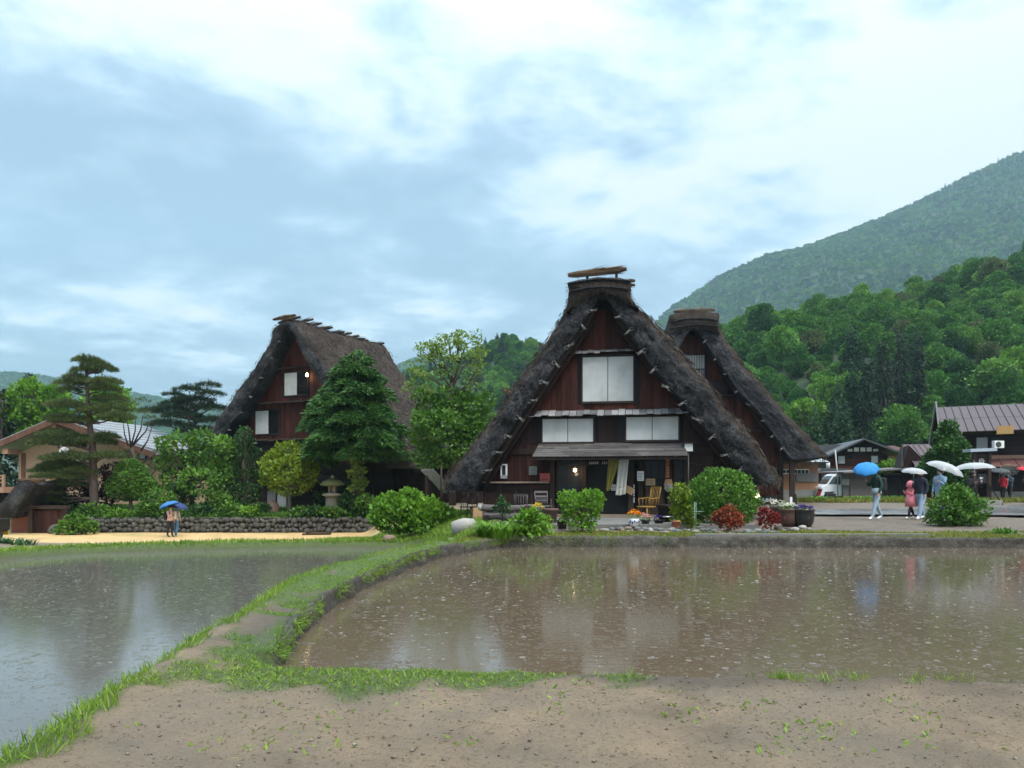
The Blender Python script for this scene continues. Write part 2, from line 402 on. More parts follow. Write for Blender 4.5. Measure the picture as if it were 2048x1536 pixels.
def mat_ground():
    t = NT('ground'); p = t.pos()
    a = t.node('ShaderNodeSeparateColor', {0: t.attr('cover')})
    n = t.noise(p, 1.4, 7, 0.62); nf = t.noise(p, 24, 7, 0.72); nff = t.noise(p, 90, 4, 0.7)
    dirt = t.ramp(n, [(0.3, (0.18, 0.134, 0.088)), (0.5, (0.27, 0.20, 0.13)), (0.72, (0.355, 0.265, 0.17))])
    dirt = t.mix(t.ramp(nf, [(0.36, (.55, .55, .55)), (0.48, (0, 0, 0))]), dirt, (0.12, 0.09, 0.062))
    dirt = t.mix(t.math('MULTIPLY', t.ramp(nff, [(0.6, (0, 0, 0)), (0.75, (1, 1, 1))]), 0.5), dirt, (0.27, 0.215, 0.15))
    dirt = t.mix(t.math('MULTIPLY', t.ramp(t.noise(p, 60, 5, .7), [(.36, (1, 1, 1)), (.44, (0, 0, 0))]), .55), dirt, (0.06, 0.045, 0.032))
    dirt = t.mix(t.math('MULTIPLY', t.ramp(t.noise(p, 0.8, 4, .6), [(.45, (0, 0, 0)), (.62, (1, 1, 1))]), .5), dirt, (0.20, 0.17, 0.128))
    dirt = t.mix(t.math('MULTIPLY', t.attr('cover', 'Alpha'), .75), dirt, (0.085, 0.066, 0.048))
    # bare mud on the steep cut banks is darker, wet soil
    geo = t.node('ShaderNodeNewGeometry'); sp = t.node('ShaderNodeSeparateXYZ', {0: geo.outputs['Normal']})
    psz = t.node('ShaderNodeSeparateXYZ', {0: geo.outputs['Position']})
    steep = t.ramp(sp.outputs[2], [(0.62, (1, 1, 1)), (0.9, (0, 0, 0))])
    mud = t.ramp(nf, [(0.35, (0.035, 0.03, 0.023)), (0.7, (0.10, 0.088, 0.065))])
    sand = t.ramp(n, [(0.35, (0.58, 0.38, 0.17)), (0.65, (0.70, 0.48, 0.23))])
    sand = t.mix(t.ramp(t.noise(p, 0.5, 5), [(0.5, (0, 0, 0)), (0.68, (1, 1, 1))]), sand, (0.42, 0.36, 0.14))
    grav = t.ramp(t.math('ADD', t.math('MULTIPLY', nff, 0.5), t.math('MULTIPLY', n, 0.5)), [(0.35, (0.085, 0.068, 0.052)), (0.68, (0.235, 0.185, 0.14))])
    gras = t.ramp(nf, [(0.3, (0.03, 0.05, 0.012)), (0.55, (0.075, 0.13, 0.02)), (0.8, (0.16, 0.2, 0.04))])
    col = t.mix(a.outputs[2], dirt, grav); col = t.mix(a.outputs[1], col, sand)
    col = t.mix(t.math('MULTIPLY', a.outputs[0], t.ramp(nf, [(0.28, (0.4, 0.4, 0.4)), (0.5, (1, 1, 1))])), col, gras)
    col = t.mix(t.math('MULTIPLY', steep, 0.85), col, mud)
    h = t.math('ADD', t.math('MULTIPLY', nf, 1.0), t.math('MULTIPLY', nff, 0.35))
    wet = t.ramp(n, [(0.35, (0.35, 0.35, 0.35)), (0.6, (0.8, 0.8, 0.8))])
    return t.done(col, wet, t.bump(h, 1.0, 0.045), Specular_IOR_Level=0.4)
me = npmesh('ground', np.stack([gx, gy, gzv], -1), Fg, mat_ground(), smooth=True)
ca = me.color_attributes.new('cover', 'FLOAT_COLOR', 'POINT'); ca.data.foreach_set('color', cov.astype(np.float32).ravel())
tag(link('ground', me), kind='structure')

def mat_water(name, mud_a, mud_b, ring, wind, dist=0.010):
    t = NT(name); p = t.pos()
    # raindrop rings: one ring per Voronoi cell, each at its own age
    hs = None
    for i, (sc, amp) in enumerate(((6.5, 0.8), (11.0, 0.6), (19.0, 0.4))):
        mp = t.node('ShaderNodeMapping', {'Scale': (1, 1, 0), 'Location': (i*3.7, i*5.1, 0)}); t.l.new(p, mp.inputs[0])
        vo = t.node('ShaderNodeTexVoronoi', {'Vector': mp.outputs[0], 'Scale': sc, 'Randomness': 1.0})
        sepc = t.node('ShaderNodeSeparateColor', {0: vo.outputs['Color']})
        age = t.math('MULTIPLY', sepc.outputs[0], 0.42)
        dd = t.math('SUBTRACT', vo.outputs['Distance'], age)
        g = t.math('POWER', 2.718, t.math('MULTIPLY', t.math('MULTIPLY', dd, dd), -700.0))
        wv = t.math('MULTIPLY', g, t.math('COSINE', t.math('MULTIPLY', dd, 70.0)))
        on = t.math('GREATER_THAN', sepc.outputs[1], 0.45)
        hh = t.math('MULTIPLY', t.math('MULTIPLY', wv, on), amp)
        hs = hh if hs is None else t.math('ADD', hs, hh)
    nr_ = t.noise(p, 26, 3, 0.6); nw = t.noise(t.pos((1.0, 2.4, 1)), 5.5, 4, 0.6)
    h = t.math('ADD', t.math('MULTIPLY', hs, ring), t.math('ADD', t.math('MULTIPLY', nr_, 0.28*wind), t.math('MULTIPLY', nw, 0.9*wind)))
    big = t.noise(p, 0.35, 4, 0.6)
    col = t.mix(big, mud_a, mud_b)
    m = t.done(col, 0.045, t.bump(h, 0.5, dist), IOR=1.55, Specular_IOR_Level=0.5)
    return m
def sheet(name, poly, z, mat, kind='structure'):
    me = npmesh(name, [(x, y, z) for x, y in poly], [list(range(len(poly)))], mat)
    return tag(link(name, me), kind=kind)
def grown(poly, g, keep=()):
    c = np.mean(np.array(poly), 0); out = []
    P = np.array(poly); n = len(P)
    for i in range(n):
        a, b, d = P[i-1], P[i], P[(i+1) % n]
        e1, e2 = (b-a)/np.linalg.norm(b-a), (d-b)/np.linalg.norm(d-b)
        nn = np.array([e1[1]+e2[1], -(e1[0]+e2[0])]); nn /= np.linalg.norm(nn)+1e-9
        out.append(b + nn*g)
    return out
def area(P): return 0.5*sum(P[i][0]*P[(i+1) % len(P)][1]-P[(i+1) % len(P)][0]*P[i][1] for i in range(len(P)))
gR = grown(PADDY_R, 0.35*(1 if area(PADDY_R) > 0 else -1)); gL = grown(PADDY_L, 0.45*(1 if area(PADDY_L) > 0 else -1))
tag(sheet('paddy_water', gR, WR, mat_water('paddy_water_brown', (0.088, 0.066, 0.043), (0.13, 0.098, 0.064), 1.5, 0.22, 0.014)), 'muddy brown water of the near rice paddy')
tag(sheet('paddy_water', gL, WL, mat_water('paddy_water_grey', (0.085, 0.08, 0.07), (0.12, 0.112, 0.098), 0.9, 0.25, 0.012)), 'still grey water of the lower rice paddy')

# cut mud banks of the paddies: upright, uneven faces standing in the water
M_MUD = (lambda t: t.done(t.ramp(t.noise(t.pos(), 9, 7, .7), [(.3, (.016, .013, .010)), (.5, (.05, .043, .033)), (.72, (.12, .105, .083))]), t.ramp(t.noise(t.pos(), 3, 4), [(.4, (.45,)*3), (.6, (.9,)*3)]), t.bump(t.noise(t.pos(), 22, 6, .7), .9, .04)))(NT('mud_bank'))
def mud_bank(name, pts, zw, sgn, seed):
    P = np.array(pts, float); d = np.r_[0, np.cumsum(np.linalg.norm(np.diff(P, axis=0), axis=1))]; n = int(d[-1]/.09); q = np.linspace(0, d[-1], n)
    x = np.interp(q, d, P[:, 0]); y = np.interp(q, d, P[:, 1]); tx, ty = np.gradient(x), np.gradient(y); l = np.hypot(tx, ty); nx, ny = ty/l*sgn, -tx/l*sgn
    V = []; K = 7
    for k in range(K):
        f_ = k/(K-1); off = -.06 + .08*f_ + (.16 if k == K-1 else 0)
        xx, yy = x+nx*off, y+ny*off; top = np.maximum(ground_z(x+nx*.25, y+ny*.25), zw+.05)+.012 + fbm(np.stack([x*1.7, y*1.7, 0*x], -1), 3)*.05
        ta = np.clip(np.minimum(q, q[-1]-q)/.7, 0, 1); top = zw-.06+(top-zw+.06)*ta
        z = zw-.12 + (top-zw+.12)*min(1, f_*1.2)
        w = fbm(np.stack([x*3, y*3, z*4+seed], -1), 4)*.16*(1-.6*(k == K-1)); V.append(np.stack([xx+nx*w, yy+ny*w, z - (.05 if k == K-1 else 0)], -1))
    V = np.concatenate(V); ii = np.arange(K*n).reshape(K, n); F = np.stack([ii[:-1,:-1], ii[:-1,1:], ii[1:,1:], ii[1:,:-1]], -1).reshape(-1, 4)
    tag(link(name, npmesh(name, V, F, M_MUD, True)), kind='structure')
mud_bank('mud_bank', PADDY_R[1:14], WR, -1, 1)

# raindrop splashes: small crowns and rings standing on the water
def splashes(name, label, poly, zw, n, seed, y0, y1, x0, x1):
    rs_ = np.random.default_rng(seed); x = rs_.uniform(x0, x1, n*4); y = y0+(y1-y0)*rs_.random(n*4)**1.2; k = (sdf_poly(poly, x, y) < -.12); x, y = x[k][:n], y[k][:n]; n = len(x)
    S = 10; r_ = .006+.020*rs_.random(n)**2; h_ = .001+.003*rs_.random(n); a = np.arange(S)/S*2*math.pi; V = []
    for rr, hh in ((.72, 0.0), (1.0, 1.0), (1.3, 0.0)):
        V.append(np.stack([x[:, None]+np.cos(a)*r_[:, None]*rr, y[:, None]+np.sin(a)*r_[:, None]*rr, zw+.0015+h_[:, None]*hh*(1+.5*rs_.normal(size=(n, S)).clip(-1, 1))], -1))
    V = np.stack(V, 1).reshape(-1, 3); i = np.arange(n)[:, None, None]*3*S; j = np.arange(S)[None, :, None]; j2 = (j+1) % S
    F = np.concatenate([np.concatenate([i+l*S+j, i+l*S+j2, i+(l+1)*S+j2, i+(l+1)*S+j], -1).reshape(-1, 4) for l in (0, 1)])
    t = NT(name); m_ = t.done((.19, .175, .155), .10, IOR=1.38)
    tag(link(name, npmesh(name, V, F, m_, True)), label, 'raindrops', kind='stuff')
splashes('raindrop_splashes', 'raindrop rings dotting the brown paddy water', PADDY_R, WR, 1900, 3, 5.6, 18.6, -2.3, 14)
splashes('raindrop_splashes', 'raindrop rings dotting the lower grey paddy water', PADDY_L, WL, 600, 4, 6, 25, -17, -3)

# ------------------------------------------------------------------ foliage tools
def unit(v): return v / (np.linalg.norm(v, axis=-1, keepdims=True) + 1e-9)
def forestmat(name, stops, trans=0.2):
    t = NT(name); a = t.attr('tint', 'Fac'); h = t.node('ShaderNodeAttribute', attribute_name='hue', attribute_type='INSTANCER').outputs['Fac']
    base = t.ramp(h, stops); val = t.math('ADD', .55, t.math('MULTIPLY', a, .9))
    col = t.node('ShaderNodeVectorMath', {0: base, 'Scale': val}, operation='SCALE').outputs[0]
    t.done(col, .6, Specular_IOR_Level=.25); tr = t.node('ShaderNodeBsdfTranslucent'); t.put(tr.inputs[0], col)
    ms = t.node('ShaderNodeMixShader', {0: trans}); t.l.new(t.b.outputs[0], ms.inputs[1]); t.l.new(tr.outputs[0], ms.inputs[2]); t.l.new(ms.outputs[0], t.out.inputs[0]); return t.m
def leaf_arrays(P, A, L, Wd, fold=0.25, rs=rng):
    """one folded leaf (two triangles) at each P, pointing along A"""
    n = len(P); A = unit(A); r = unit(rs.normal(size=(n, 3)))
    S = unit(np.cross(A, r)); N = np.cross(A, S)
    L = np.broadcast_to(np.asarray(L, dtype=float).reshape(-1, 1), (n, 1)); Wd = np.broadcast_to(np.asarray(Wd, dtype=float).reshape(-1, 1), (n, 1))
    mid = P + A*L*0.45 + N*Wd*fold
    V = np.stack([P, mid + S*Wd*0.5, P + A*L, mid - S*Wd*0.5], 1).reshape(-1, 3)
    i = np.arange(n)[:, None]*4
    F = np.concatenate([i + np.array([[0, 1, 2]]), i + np.array([[0, 2, 3]])], 1).reshape(-1, 3)
    return V, F
def sphere_dirs(n, rs=rng): return unit(rs.normal(size=(n, 3)))
def clump_leaves(clumps, per_m2, L, Wd, up=0.35, jit=0.7, shell=0.55, rs=rng, lumps=0.35):
    """leaves through the outer shell of ellipsoid clumps; each clump (cx,cy,cz,rx,ry,rz)"""
    Vs, Fs, Ts, o = [], [], [], 0
    for c in clumps:
        c = np.array(c, dtype=float); r = c[3:6]
        ar = 4*math.pi*((r[0]*r[1])**1.6/3 + (r[0]*r[2])**1.6/3 + (r[1]*r[2])**1.6/3)**(1/1.6)
        n = max(6, int(ar*per_m2))
        d = sphere_dirs(n, rs)
        lump = fbm(d*2.3 + rs.random(3)*50, 3)*2
        q = (shell + (1-shell)*rs.random((n, 1))**0.6)*(1 + lumps*lump[:, None])
        P = c[:3] + d*r*q
        A = d + rs.normal(size=(n, 3))*jit + np.array([0, 0, up])
        V, F = leaf_arrays(P, A, L*(0.7+0.6*rs.random(n)), Wd*(0.7+0.6*rs.random(n)), rs=rs)
        t = np.clip(0.5 + lump*0.6 + rs.normal(size=n)*0.22 + rs.normal()*0.16, 0, 1)
        Vs.append(V); Fs.append(F + o); Ts.append(np.repeat(t, 2)); o += len(V)
    return np.concatenate(Vs), np.concatenate(Fs), np.concatenate(Ts)
def crown_mesh(name, mat, *a, **k):
    V, F, T = clump_leaves(*a, **k)
    return npmesh(name, V, F, mat, tint=T)
def limb(a, b, n=5, sag=0.12, rs=rng):
    a, b = np.array(a, float), np.array(b, float); L = np.linalg.norm(b-a)
    t = np.linspace(0, 1, n)[:, None]
    p = a + (b-a)*t + rs.normal(size=(n, 3))*L*0.05*np.sin(t*math.pi)
    p[:, 2] += sag*L*np.sin(t[:, 0]*math.pi)
    return [tuple(q) for q in p]
def trunk_mesh(name, mat, lines, n=7):
    m = MB()
    for pts, r0, r1 in lines:
        k = len(pts); m.tube(pts, [r0 + (r1-r0)*i/(k-1) for i in range(k)], n)
    return m.mesh(name, mat)
def bark(name='bark', c0=(0.035, 0.026, 0.02), c1=(0.10, 0.08, 0.065)):
    if name in MATS: return MATS[name]
    t = NT(name); f = t.noise(t.coord('Object', (9, 9, 2.2)), 2.0, 6, 0.65)
    MATS[name] = t.done(t.ramp(f, [(0.3, c0), (0.7, c1)]), 0.85, t.bump(f, 0.8, 0.03)); return MATS[name]

# ------------------------------------------------------------------ wooded hills
M_FOREST = forestmat('forest_leaf', [(0, (.022, .075, .018)), (.35, (.05, .155, .024)), (.7, (.10, .24, .034)), (.92, (.17, .33, .045)), (1, (.11, .15, .05))], .25)
M_FOREST_DARK = forestmat('conifer_needles_far', [(0, (.012, .036, .014)), (1, (.034, .085, .026))], .1)
M_HILL = (lambda t: t.done(t.ramp(t.noise(t.pos(), 0.4, 6, 0.6), [(0.3, (0.012, 0.025, 0.009)), (0.7, (0.03, 0.055, 0.016))]), 0.9))(NT('hill_floor'))
protos = bpy.data.collections.new('forest_prototypes')
def proto(name, me):
    o = bpy.data.objects.new(name, me); protos.objects.link(o); return o
rs = np.random.default_rng(11)
def broad_proto(i, lf, per):
    cl = []
    for k in range(15):
        a = rs.random()*6.28; q = rs.random()**0.5*3.2; z = 3.0 + rs.random()*4.6
        q *= 1 - max(0, (z-5.2))/3.4
        r = 0.95 + rs.random()*0.8
        cl.append((q*math.cos(a), q*math.sin(a), z, r*1.15, r*1.15, r*0.85))
    cl.append((rs.normal()*.6, rs.normal()*.6, 7.2, 1.3, 1.3, 1.0)); cl.append((0, 0, 4.0, 2.6, 2.6, 2.2))
    return proto('a_broadleaf_%d' % i, crown_mesh('broadleaf', M_FOREST, cl, per, lf, lf*0.75, 0.45, 0.55, 0.75, rs))
for i in range(4): broad_proto(i, 0.50, 11.0)
def conifer_proto(i, lf, per):
    cl = []
    H = 12.0
    for k in range(26):
        t = k/25; z = 1.6 + t*(H-1.8); rad = (1-t)**0.8*2.0 + 0.15
        for j in range(4 if t < .8 else 1):
            a = rs.random()*6.28
            cl.append((math.cos(a)*rad*.62, math.sin(a)*rad*.62, z-0.25*rad, rad*.5+.15, rad*.5+.15, 0.42))
    return proto('b_conifer_%d' % i, crown_mesh('conifer', M_FOREST_DARK, cl, per, lf, lf*0.4, -0.35, 0.35, 0.6, rs))
for i in range(2): conifer_proto(i, 0.55, 7.0)
far_protos = bpy.data.collections.new('forest_prototypes_far')
def far_proto(nm, mat, cl):
    o = bpy.data.objects.new(nm, crown_mesh(nm, mat, cl, 2.6, 0.95, 0.8, 0.4, 0.6, 0.7, rs)); far_protos.objects.link(o)
for i in range(3):
    far_proto('a_far_broadleaf_%d' % i, M_FOREST, [(rs.normal()*1.3, rs.normal()*1.3, 3+rs.random()*3, 2.0, 2.0, 1.6) for k in range(6)])
far_proto('b_far_conifer', M_FOREST_DARK, [(0, 0, 1.5+k*1.3, 1.9*(1-k/9.5), 1.9*(1-k/9.5), 0.9) for k in range(9)])
def instancer(o, coll):
    g = bpy.data.node_groups.new('scatter', 'GeometryNodeTree')
    g.interface.new_socket('Geometry', in_out='INPUT', socket_type='NodeSocketGeometry'); g.interface.new_socket('Geometry', in_out='OUTPUT', socket_type='NodeSocketGeometry')
    n = g.nodes; l = g.links
    gi = n.new('NodeGroupInput'); go = n.new('NodeGroupOutput')
    ci = n.new('GeometryNodeCollectionInfo'); ci.inputs['Collection'].default_value = coll
    ci.inputs['Separate Children'].default_value = True; ci.inputs['Reset Children'].default_value = True
    ip = n.new('GeometryNodeInstanceOnPoints'); ip.inputs['Pick Instance'].default_value = True
    def named(nm, ty):
        a = n.new('GeometryNodeInputNamedAttribute'); a.data_type = ty; a.inputs['Name'].default_value = nm
        return a.outputs['Attribute']
    l.new(gi.outputs[0], ip.inputs['Points']); l.new(ci.outputs[0], ip.inputs['Instance'])
    l.new(named('pick', 'INT'), ip.inputs['Instance Index'])
    l.new(named('spin', 'FLOAT_VECTOR'), ip.inputs['Rotation']); l.new(named('size', 'FLOAT_VECTOR'), ip.inputs['Scale'])
    l.new(ip.outputs[0], go.inputs[0])
    md = o.modifiers.new('scatter', 'NODES'); md.node_group = g
def scatter(name, label, pts, size, pick, coll, mat, cat):
    me = bpy.data.meshes.new(name); pts = np.asarray(pts, dtype=np.float32)
    me.vertices.add(len(pts)); me.vertices.foreach_set('co', pts.ravel())
    a = me.attributes.new('pick', 'INT', 'POINT'); a.data.foreach_set('value', np.asarray(pick, dtype=np.int32))
    sp = np.zeros((len(pts), 3), dtype=np.float32); sp[:, 2] = rs.random(len(pts))*6.28
    a = me.attributes.new('spin', 'FLOAT_VECTOR', 'POINT'); a.data.foreach_set('vector', sp.ravel())
    a = me.attributes.new('size', 'FLOAT_VECTOR', 'POINT'); a.data.foreach_set('vector', np.asarray(size, dtype=np.float32).ravel())
    a = me.attributes.new('hue', 'FLOAT', 'POINT'); hv = np.clip(.5 + fbm(pts*.03+7, 2)*1.1 + rs.normal(size=len(pts))*.24, 0, 1); a.data.foreach_set('value', hv.astype(np.float32))
    me.materials.append(mat)
    o = link(name, me); tag(o, label, cat, kind='stuff'); instancer(o, coll); return o
def hill(name, sil, Dc, Db, bulge=0.85, rough=3.0, drop=0.0, back=0.5, nu=70, nv=36):
    """a hill whose crest follows the skyline, running down to the valley floor in front and behind"""
    px = np.array([s[0] for s in sil], float); py = np.array([s[1] for s in sil], float)
    u = np.linspace(px[0], px[-1], nu); cy_ = np.interp(u, px, py)
    zc = CZ + (HZ-cy_)/FPX*Dc - drop; xs = (u-1024)/FPX*Dc
    t = np.linspace(0, 1.0+back, nv)
    T, U = np.meshgrid(t, np.arange(nu), indexing='ij')
    Y = np.where(T <= 1, Db + (Dc-Db)*T, Dc + (T-1)*(Dc-Db))
    Xx = xs[U]*(1 - 0.0*T)
    h = np.where(T <= 1, 1-(1-np.clip(T, 0, 1))**(1/bulge if bulge < 1 else bulge), 1 - ((T-1)/back)**2*0.8)
    Zz = 0.3 + np.maximum(zc[U]-0.3, 0)*h
    P = np.stack([Xx, Y, Zz], -1)
    nz = fbm(np.stack([Xx, Y, Y*0], -1)*(6.0/Dc), 4)*rough*np.clip(np.sin(np.clip(T, 0, 1)*math.pi)+.15, 0, 1)
    P[..., 2] += nz; P[..., 1] += fbm(np.stack([Xx+300, Y, Y*0], -1)*(5.0/Dc), 3)*rough*2
    ii = np.arange(nv*nu).reshape(nv, nu)
    F = np.stack([ii[:-1,:-1], ii[:-1,1:], ii[1:,1:], ii[1:,:-1]], -1).reshape(-1, 4)
    tag(link(name, npmesh(name, P, F, M_HILL, smooth=True)), kind='structure')
    return P, t
def on_hill(P, t, n, tmax=1.08, rsx=rs, tmin=0.0):
    nv, nu, _ = P.shape
    vmax = np.searchsorted(t, tmax); vmin = np.searchsorted(t, tmin)
    cells = P[vmin:vmax]; a = np.linalg.norm(np.cross(cells[1:,:-1]-cells[:-1,:-1], cells[:-1,1:]-cells[:-1,:-1]), axis=-1)
    pr = (a/a.sum()).ravel(); k = rsx.choice(len(pr), size=n, p=pr); i, j = k//a.shape[1]+vmin, k % a.shape[1]
    f, g = rsx.random((n, 1)), rsx.random((n, 1))
    return P[i,j]*(1-f)*(1-g) + P[i+1,j]*f*(1-g) + P[i,j+1]*(1-f)*g + P[i+1,j+1]*f*g
def thin(pts, dmin):
    keep = []; cell = {}
    for k, p in enumerate(pts):
        c = (int(p[0]//dmin), int(p[1]//dmin)); ok = True
        for a in (-1, 0, 1):
            for b in (-1, 0, 1):
                for j in cell.get((c[0]+a, c[1]+b), ()):
                    if (pts[j][0]-p[0])**2 + (pts[j][1]-p[1])**2 < dmin*dmin: ok = False
        if ok: keep.append(k); cell.setdefault(c, []).append(k)
    return pts[keep]
# near wooded hillside on the right
P, t = hill('hillside', [(1150, 940), (1300, 800), (1400, 690), (1440, 668), (1500, 652), (1570, 640), (1660, 610), (1720, 618), (1790, 612), (1850, 580), (1950, 555), (2048, 515), (2200, 470), (2400, 430), (2700, 470)], 215, 92, 0.8, 9.0, 2.5)
pts = thin(on_hill(P, t, 6500, 1.05), 3.5); n = len(pts)
hx, hy = pts[:, 0]/pts[:, 1]*FPX+1024, HZ-(pts[:, 2]-CZ)/pts[:, 1]*FPX
dk = (fbm(pts*0.022 + 31, 3) > 0.075) | ((np.abs(hx-1755+(hy-800)*.4) < 75) & (hy > 735) & (rs.random(n) < .85))
dk &= ~((hx > 1880) & (hy < 640))
pick = np.where(dk, 4 + rs.integers(0, 2, n), rs.integers(0, 4, n))
sz = (0.42 + 0.55*rs.random(n)**1.3)[:, None]*np.stack([np.ones(n), np.ones(n), .85+.4*rs.random(n)], -1)*np.where(dk, 1.15, 1.05)[:, None]
scatter('hillside_wood', 'dense green wood covering the near hillside on the right', pts - [0, 0, 1.2], sz, pick, protos, M_FOREST, 'wood')
# the big mountain behind it
P, t = hill('mountain', [(1180, 800), (1310, 648), (1345, 612), (1400, 580), (1450, 547), (1540, 503), (1600, 492), (1680, 467), (1750, 441), (1850, 397), (1950, 343), (2048, 300), (2300, 190), (2600, 150)], 1500, 520, 0.85, 50.0, nu=110, nv=60)
pts = thin(on_hill(P, t, 60000, 1.02, tmin=0.10), 5.6); n = len(pts)
dk = fbm(pts*0.006 + 3, 3) > 0.05
pick = np.where(dk & (rs.random(n) < .12), 3, rs.integers(0, 3, n)); sz = np.repeat((0.6 + 0.6*rs.random(n)**1.5)[:, None], 3, 1)
scatter('mountain_wood', 'hazy blue green forest covering the tall mountain', pts - [0, 0, 1.5], sz, pick, far_protos, M_FOREST, 'wood')
# the rounded hill between the two big houses
P, t = hill('hill', [(780, 790), (830, 750), (880, 738), (940, 716), (985, 694), (1010, 682), (1050, 690), (1080, 708), (1150, 740), (1250, 800)], 330, 190, 0.8, 8.0)
pts = thin(on_hill(P, t, 4200, 1.04), 3.8); n = len(pts)
dk = rs.random(n) < 0.16
pick = np.where(dk, 4 + rs.integers(0, 2, n), rs.integers(0, 4, n)); sz = np.repeat((0.42 + 0.4*rs.random(n))[:, None], 3, 1)
scatter('hill_wood', 'wooded round hill top seen between the two thatched houses', pts - [0, 0, 1.0], sz, pick, protos, M_FOREST, 'wood')
# pale ridges far off on the left
for nm, lb, sil, D in (('far_ridge', 'pale wooded ridge on the far left skyline', [(-300, 700), (-120, 735), (0, 748), (60, 750), (130, 760), (200, 775), (260, 788), (330, 800), (420, 812), (520, 830), (700, 850), (950, 900)], 1700),
                   ('far_hill', 'faint blue hill behind the leafy tree', [(700, 790), (780, 748), (835, 722), (880, 716), (950, 735), (1040, 760), (1150, 800)], 1900)):
    P, t = hill(nm, sil, D, D*0.5, 0.8, 30.0)
    pts = thin(on_hill(P, t, 26000, 1.02, tmin=0.15), 6.5); n = len(pts)
    sz = np.repeat((0.7 + 0.5*rs.random(n))[:, None], 3, 1)
    scatter(nm + '_wood', lb, pts - [0, 0, 1.5], sz, np.where(rs.random(n) < .04, 3, rs.integers(0, 3, n)), far_protos, M_FOREST, 'wood')
# ------------------------------------------------------------------ haze
t = NT('haze'); t.n.remove(t.b)
pv = t.node('ShaderNodeVolumePrincipled', {'Color': (0.58, 0.83, 1.0, 1), 'Density': 0.00020, 'Anisotropy': 0.2}); t.l.new(pv.outputs[0], t.out.inputs['Volume'])
m = MB(); m.span(-2600, 2600, -60, 3000, -3.0, 1000)
tag(m.build('haze', t.m), 'thin blue haze filling the valley', 'haze', kind='stuff')

# ------------------------------------------------------------------ house materials
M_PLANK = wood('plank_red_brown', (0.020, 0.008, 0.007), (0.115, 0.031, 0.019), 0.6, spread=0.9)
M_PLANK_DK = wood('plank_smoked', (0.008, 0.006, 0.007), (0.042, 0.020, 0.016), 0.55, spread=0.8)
M_PLANK_MID = wood('plank_brown', (0.012, 0.007, 0.007), (0.075, 0.024, 0.017), 0.6, spread=0.9)
M_BEAM = wood('beam_dark', (0.018, 0.013, 0.011), (0.06, 0.042, 0.034), 0.7)
M_GREY = wood('plank_weathered_grey', (0.10, 0.10, 0.105), (0.34, 0.335, 0.33), 0.7, spread=0.9)
M_PORCH = wood('plank_porch', (0.045, 0.04, 0.04), (0.17, 0.155, 0.15), 0.7, (0.9, 14, 14), spread=0.8)
M_PALE = wood('plank_pale', (0.13, 0.095, 0.07), (0.28, 0.21, 0.16), 0.7)
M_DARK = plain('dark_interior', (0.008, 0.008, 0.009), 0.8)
def mat_paper():
    t = NT('shutter_paper'); f = t.noise(t.coord('Object', (1, 1, 1)), 1.8, 5, 0.6); s_ = t.noise(t.coord('Object', (7, 7, 0.6)), 2, 4)
    k = t.math('ADD', t.math('MULTIPLY', f, 0.82), t.math('MULTIPLY', s_, 0.18))
    return t.done(t.ramp(k, [(0.3, (0.44, 0.45, 0.41)), (0.5, (0.54, 0.555, 0.54)), (0.75, (0.62, 0.63, 0.63))]), 0.7)
M_PAPER = mat_paper()
def mat_thatch(name, c0, c1, c2, rx):
    t = NT(name)
    p = t.coord('Object', (1, 1, 1))
    n = t.noise(p, 1.1, 5, 0.6); nf = t.noise(t.coord('Object', rx), 7, 6, 0.7); ng = t.noise(p, 34, 4, 0.7)
    k = t.math('ADD', t.math('MULTIPLY', n, 0.35), t.math('ADD', t.math('MULTIPLY', nf, 0.4), t.math('MULTIPLY', ng, 0.25)))
    col = t.ramp(k, [(0.34, c0), (0.5, c1), (0.66, c2)])
    h = t.math('ADD', t.math('MULTIPLY', nf, 1.0), t.math('MULTIPLY', ng, 0.6))
    return t.done(col, 0.9, t.bump(h, 1.0, 0.10), Specular_IOR_Level=0.2)
M_TH_FRONT = mat_thatch('thatch_cut_face', (0.006, 0.007, 0.009), (0.034, 0.036, 0.041), (0.17, 0.168, 0.17), (1.5, 3, 1.5))
M_TH_TOP = mat_thatch('thatch_slope', (0.014, 0.011, 0.009), (0.050, 0.039, 0.033), (0.145, 0.115, 0.094), (2.5, 1, 0.6))
M_STRAW = leafmat('straw', (0.020, 0.017, 0.015), (0.115, 0.092, 0.075), 0.05, 0.8, 0.1)
M_STRAW_NEW = leafmat('straw_fresh', (0.07, 0.045, 0.03), (0.30, 0.20, 0.12), 0.05, 0.8, 0.1)
M_ROPE = plain('rope_grey', (0.20, 0.195, 0.18), 0.85)
def mat_glass():
    t = NT('window_glass'); f = t.noise(t.coord('Object'), 1.2, 3)
    return t.done(t.ramp(f, [(0.3, (0.012, 0.014, 0.016)), (0.7, (0.03, 0.036, 0.04))]), 0.12, Specular_IOR_Level=0.15)
M_GLASS = mat_glass()

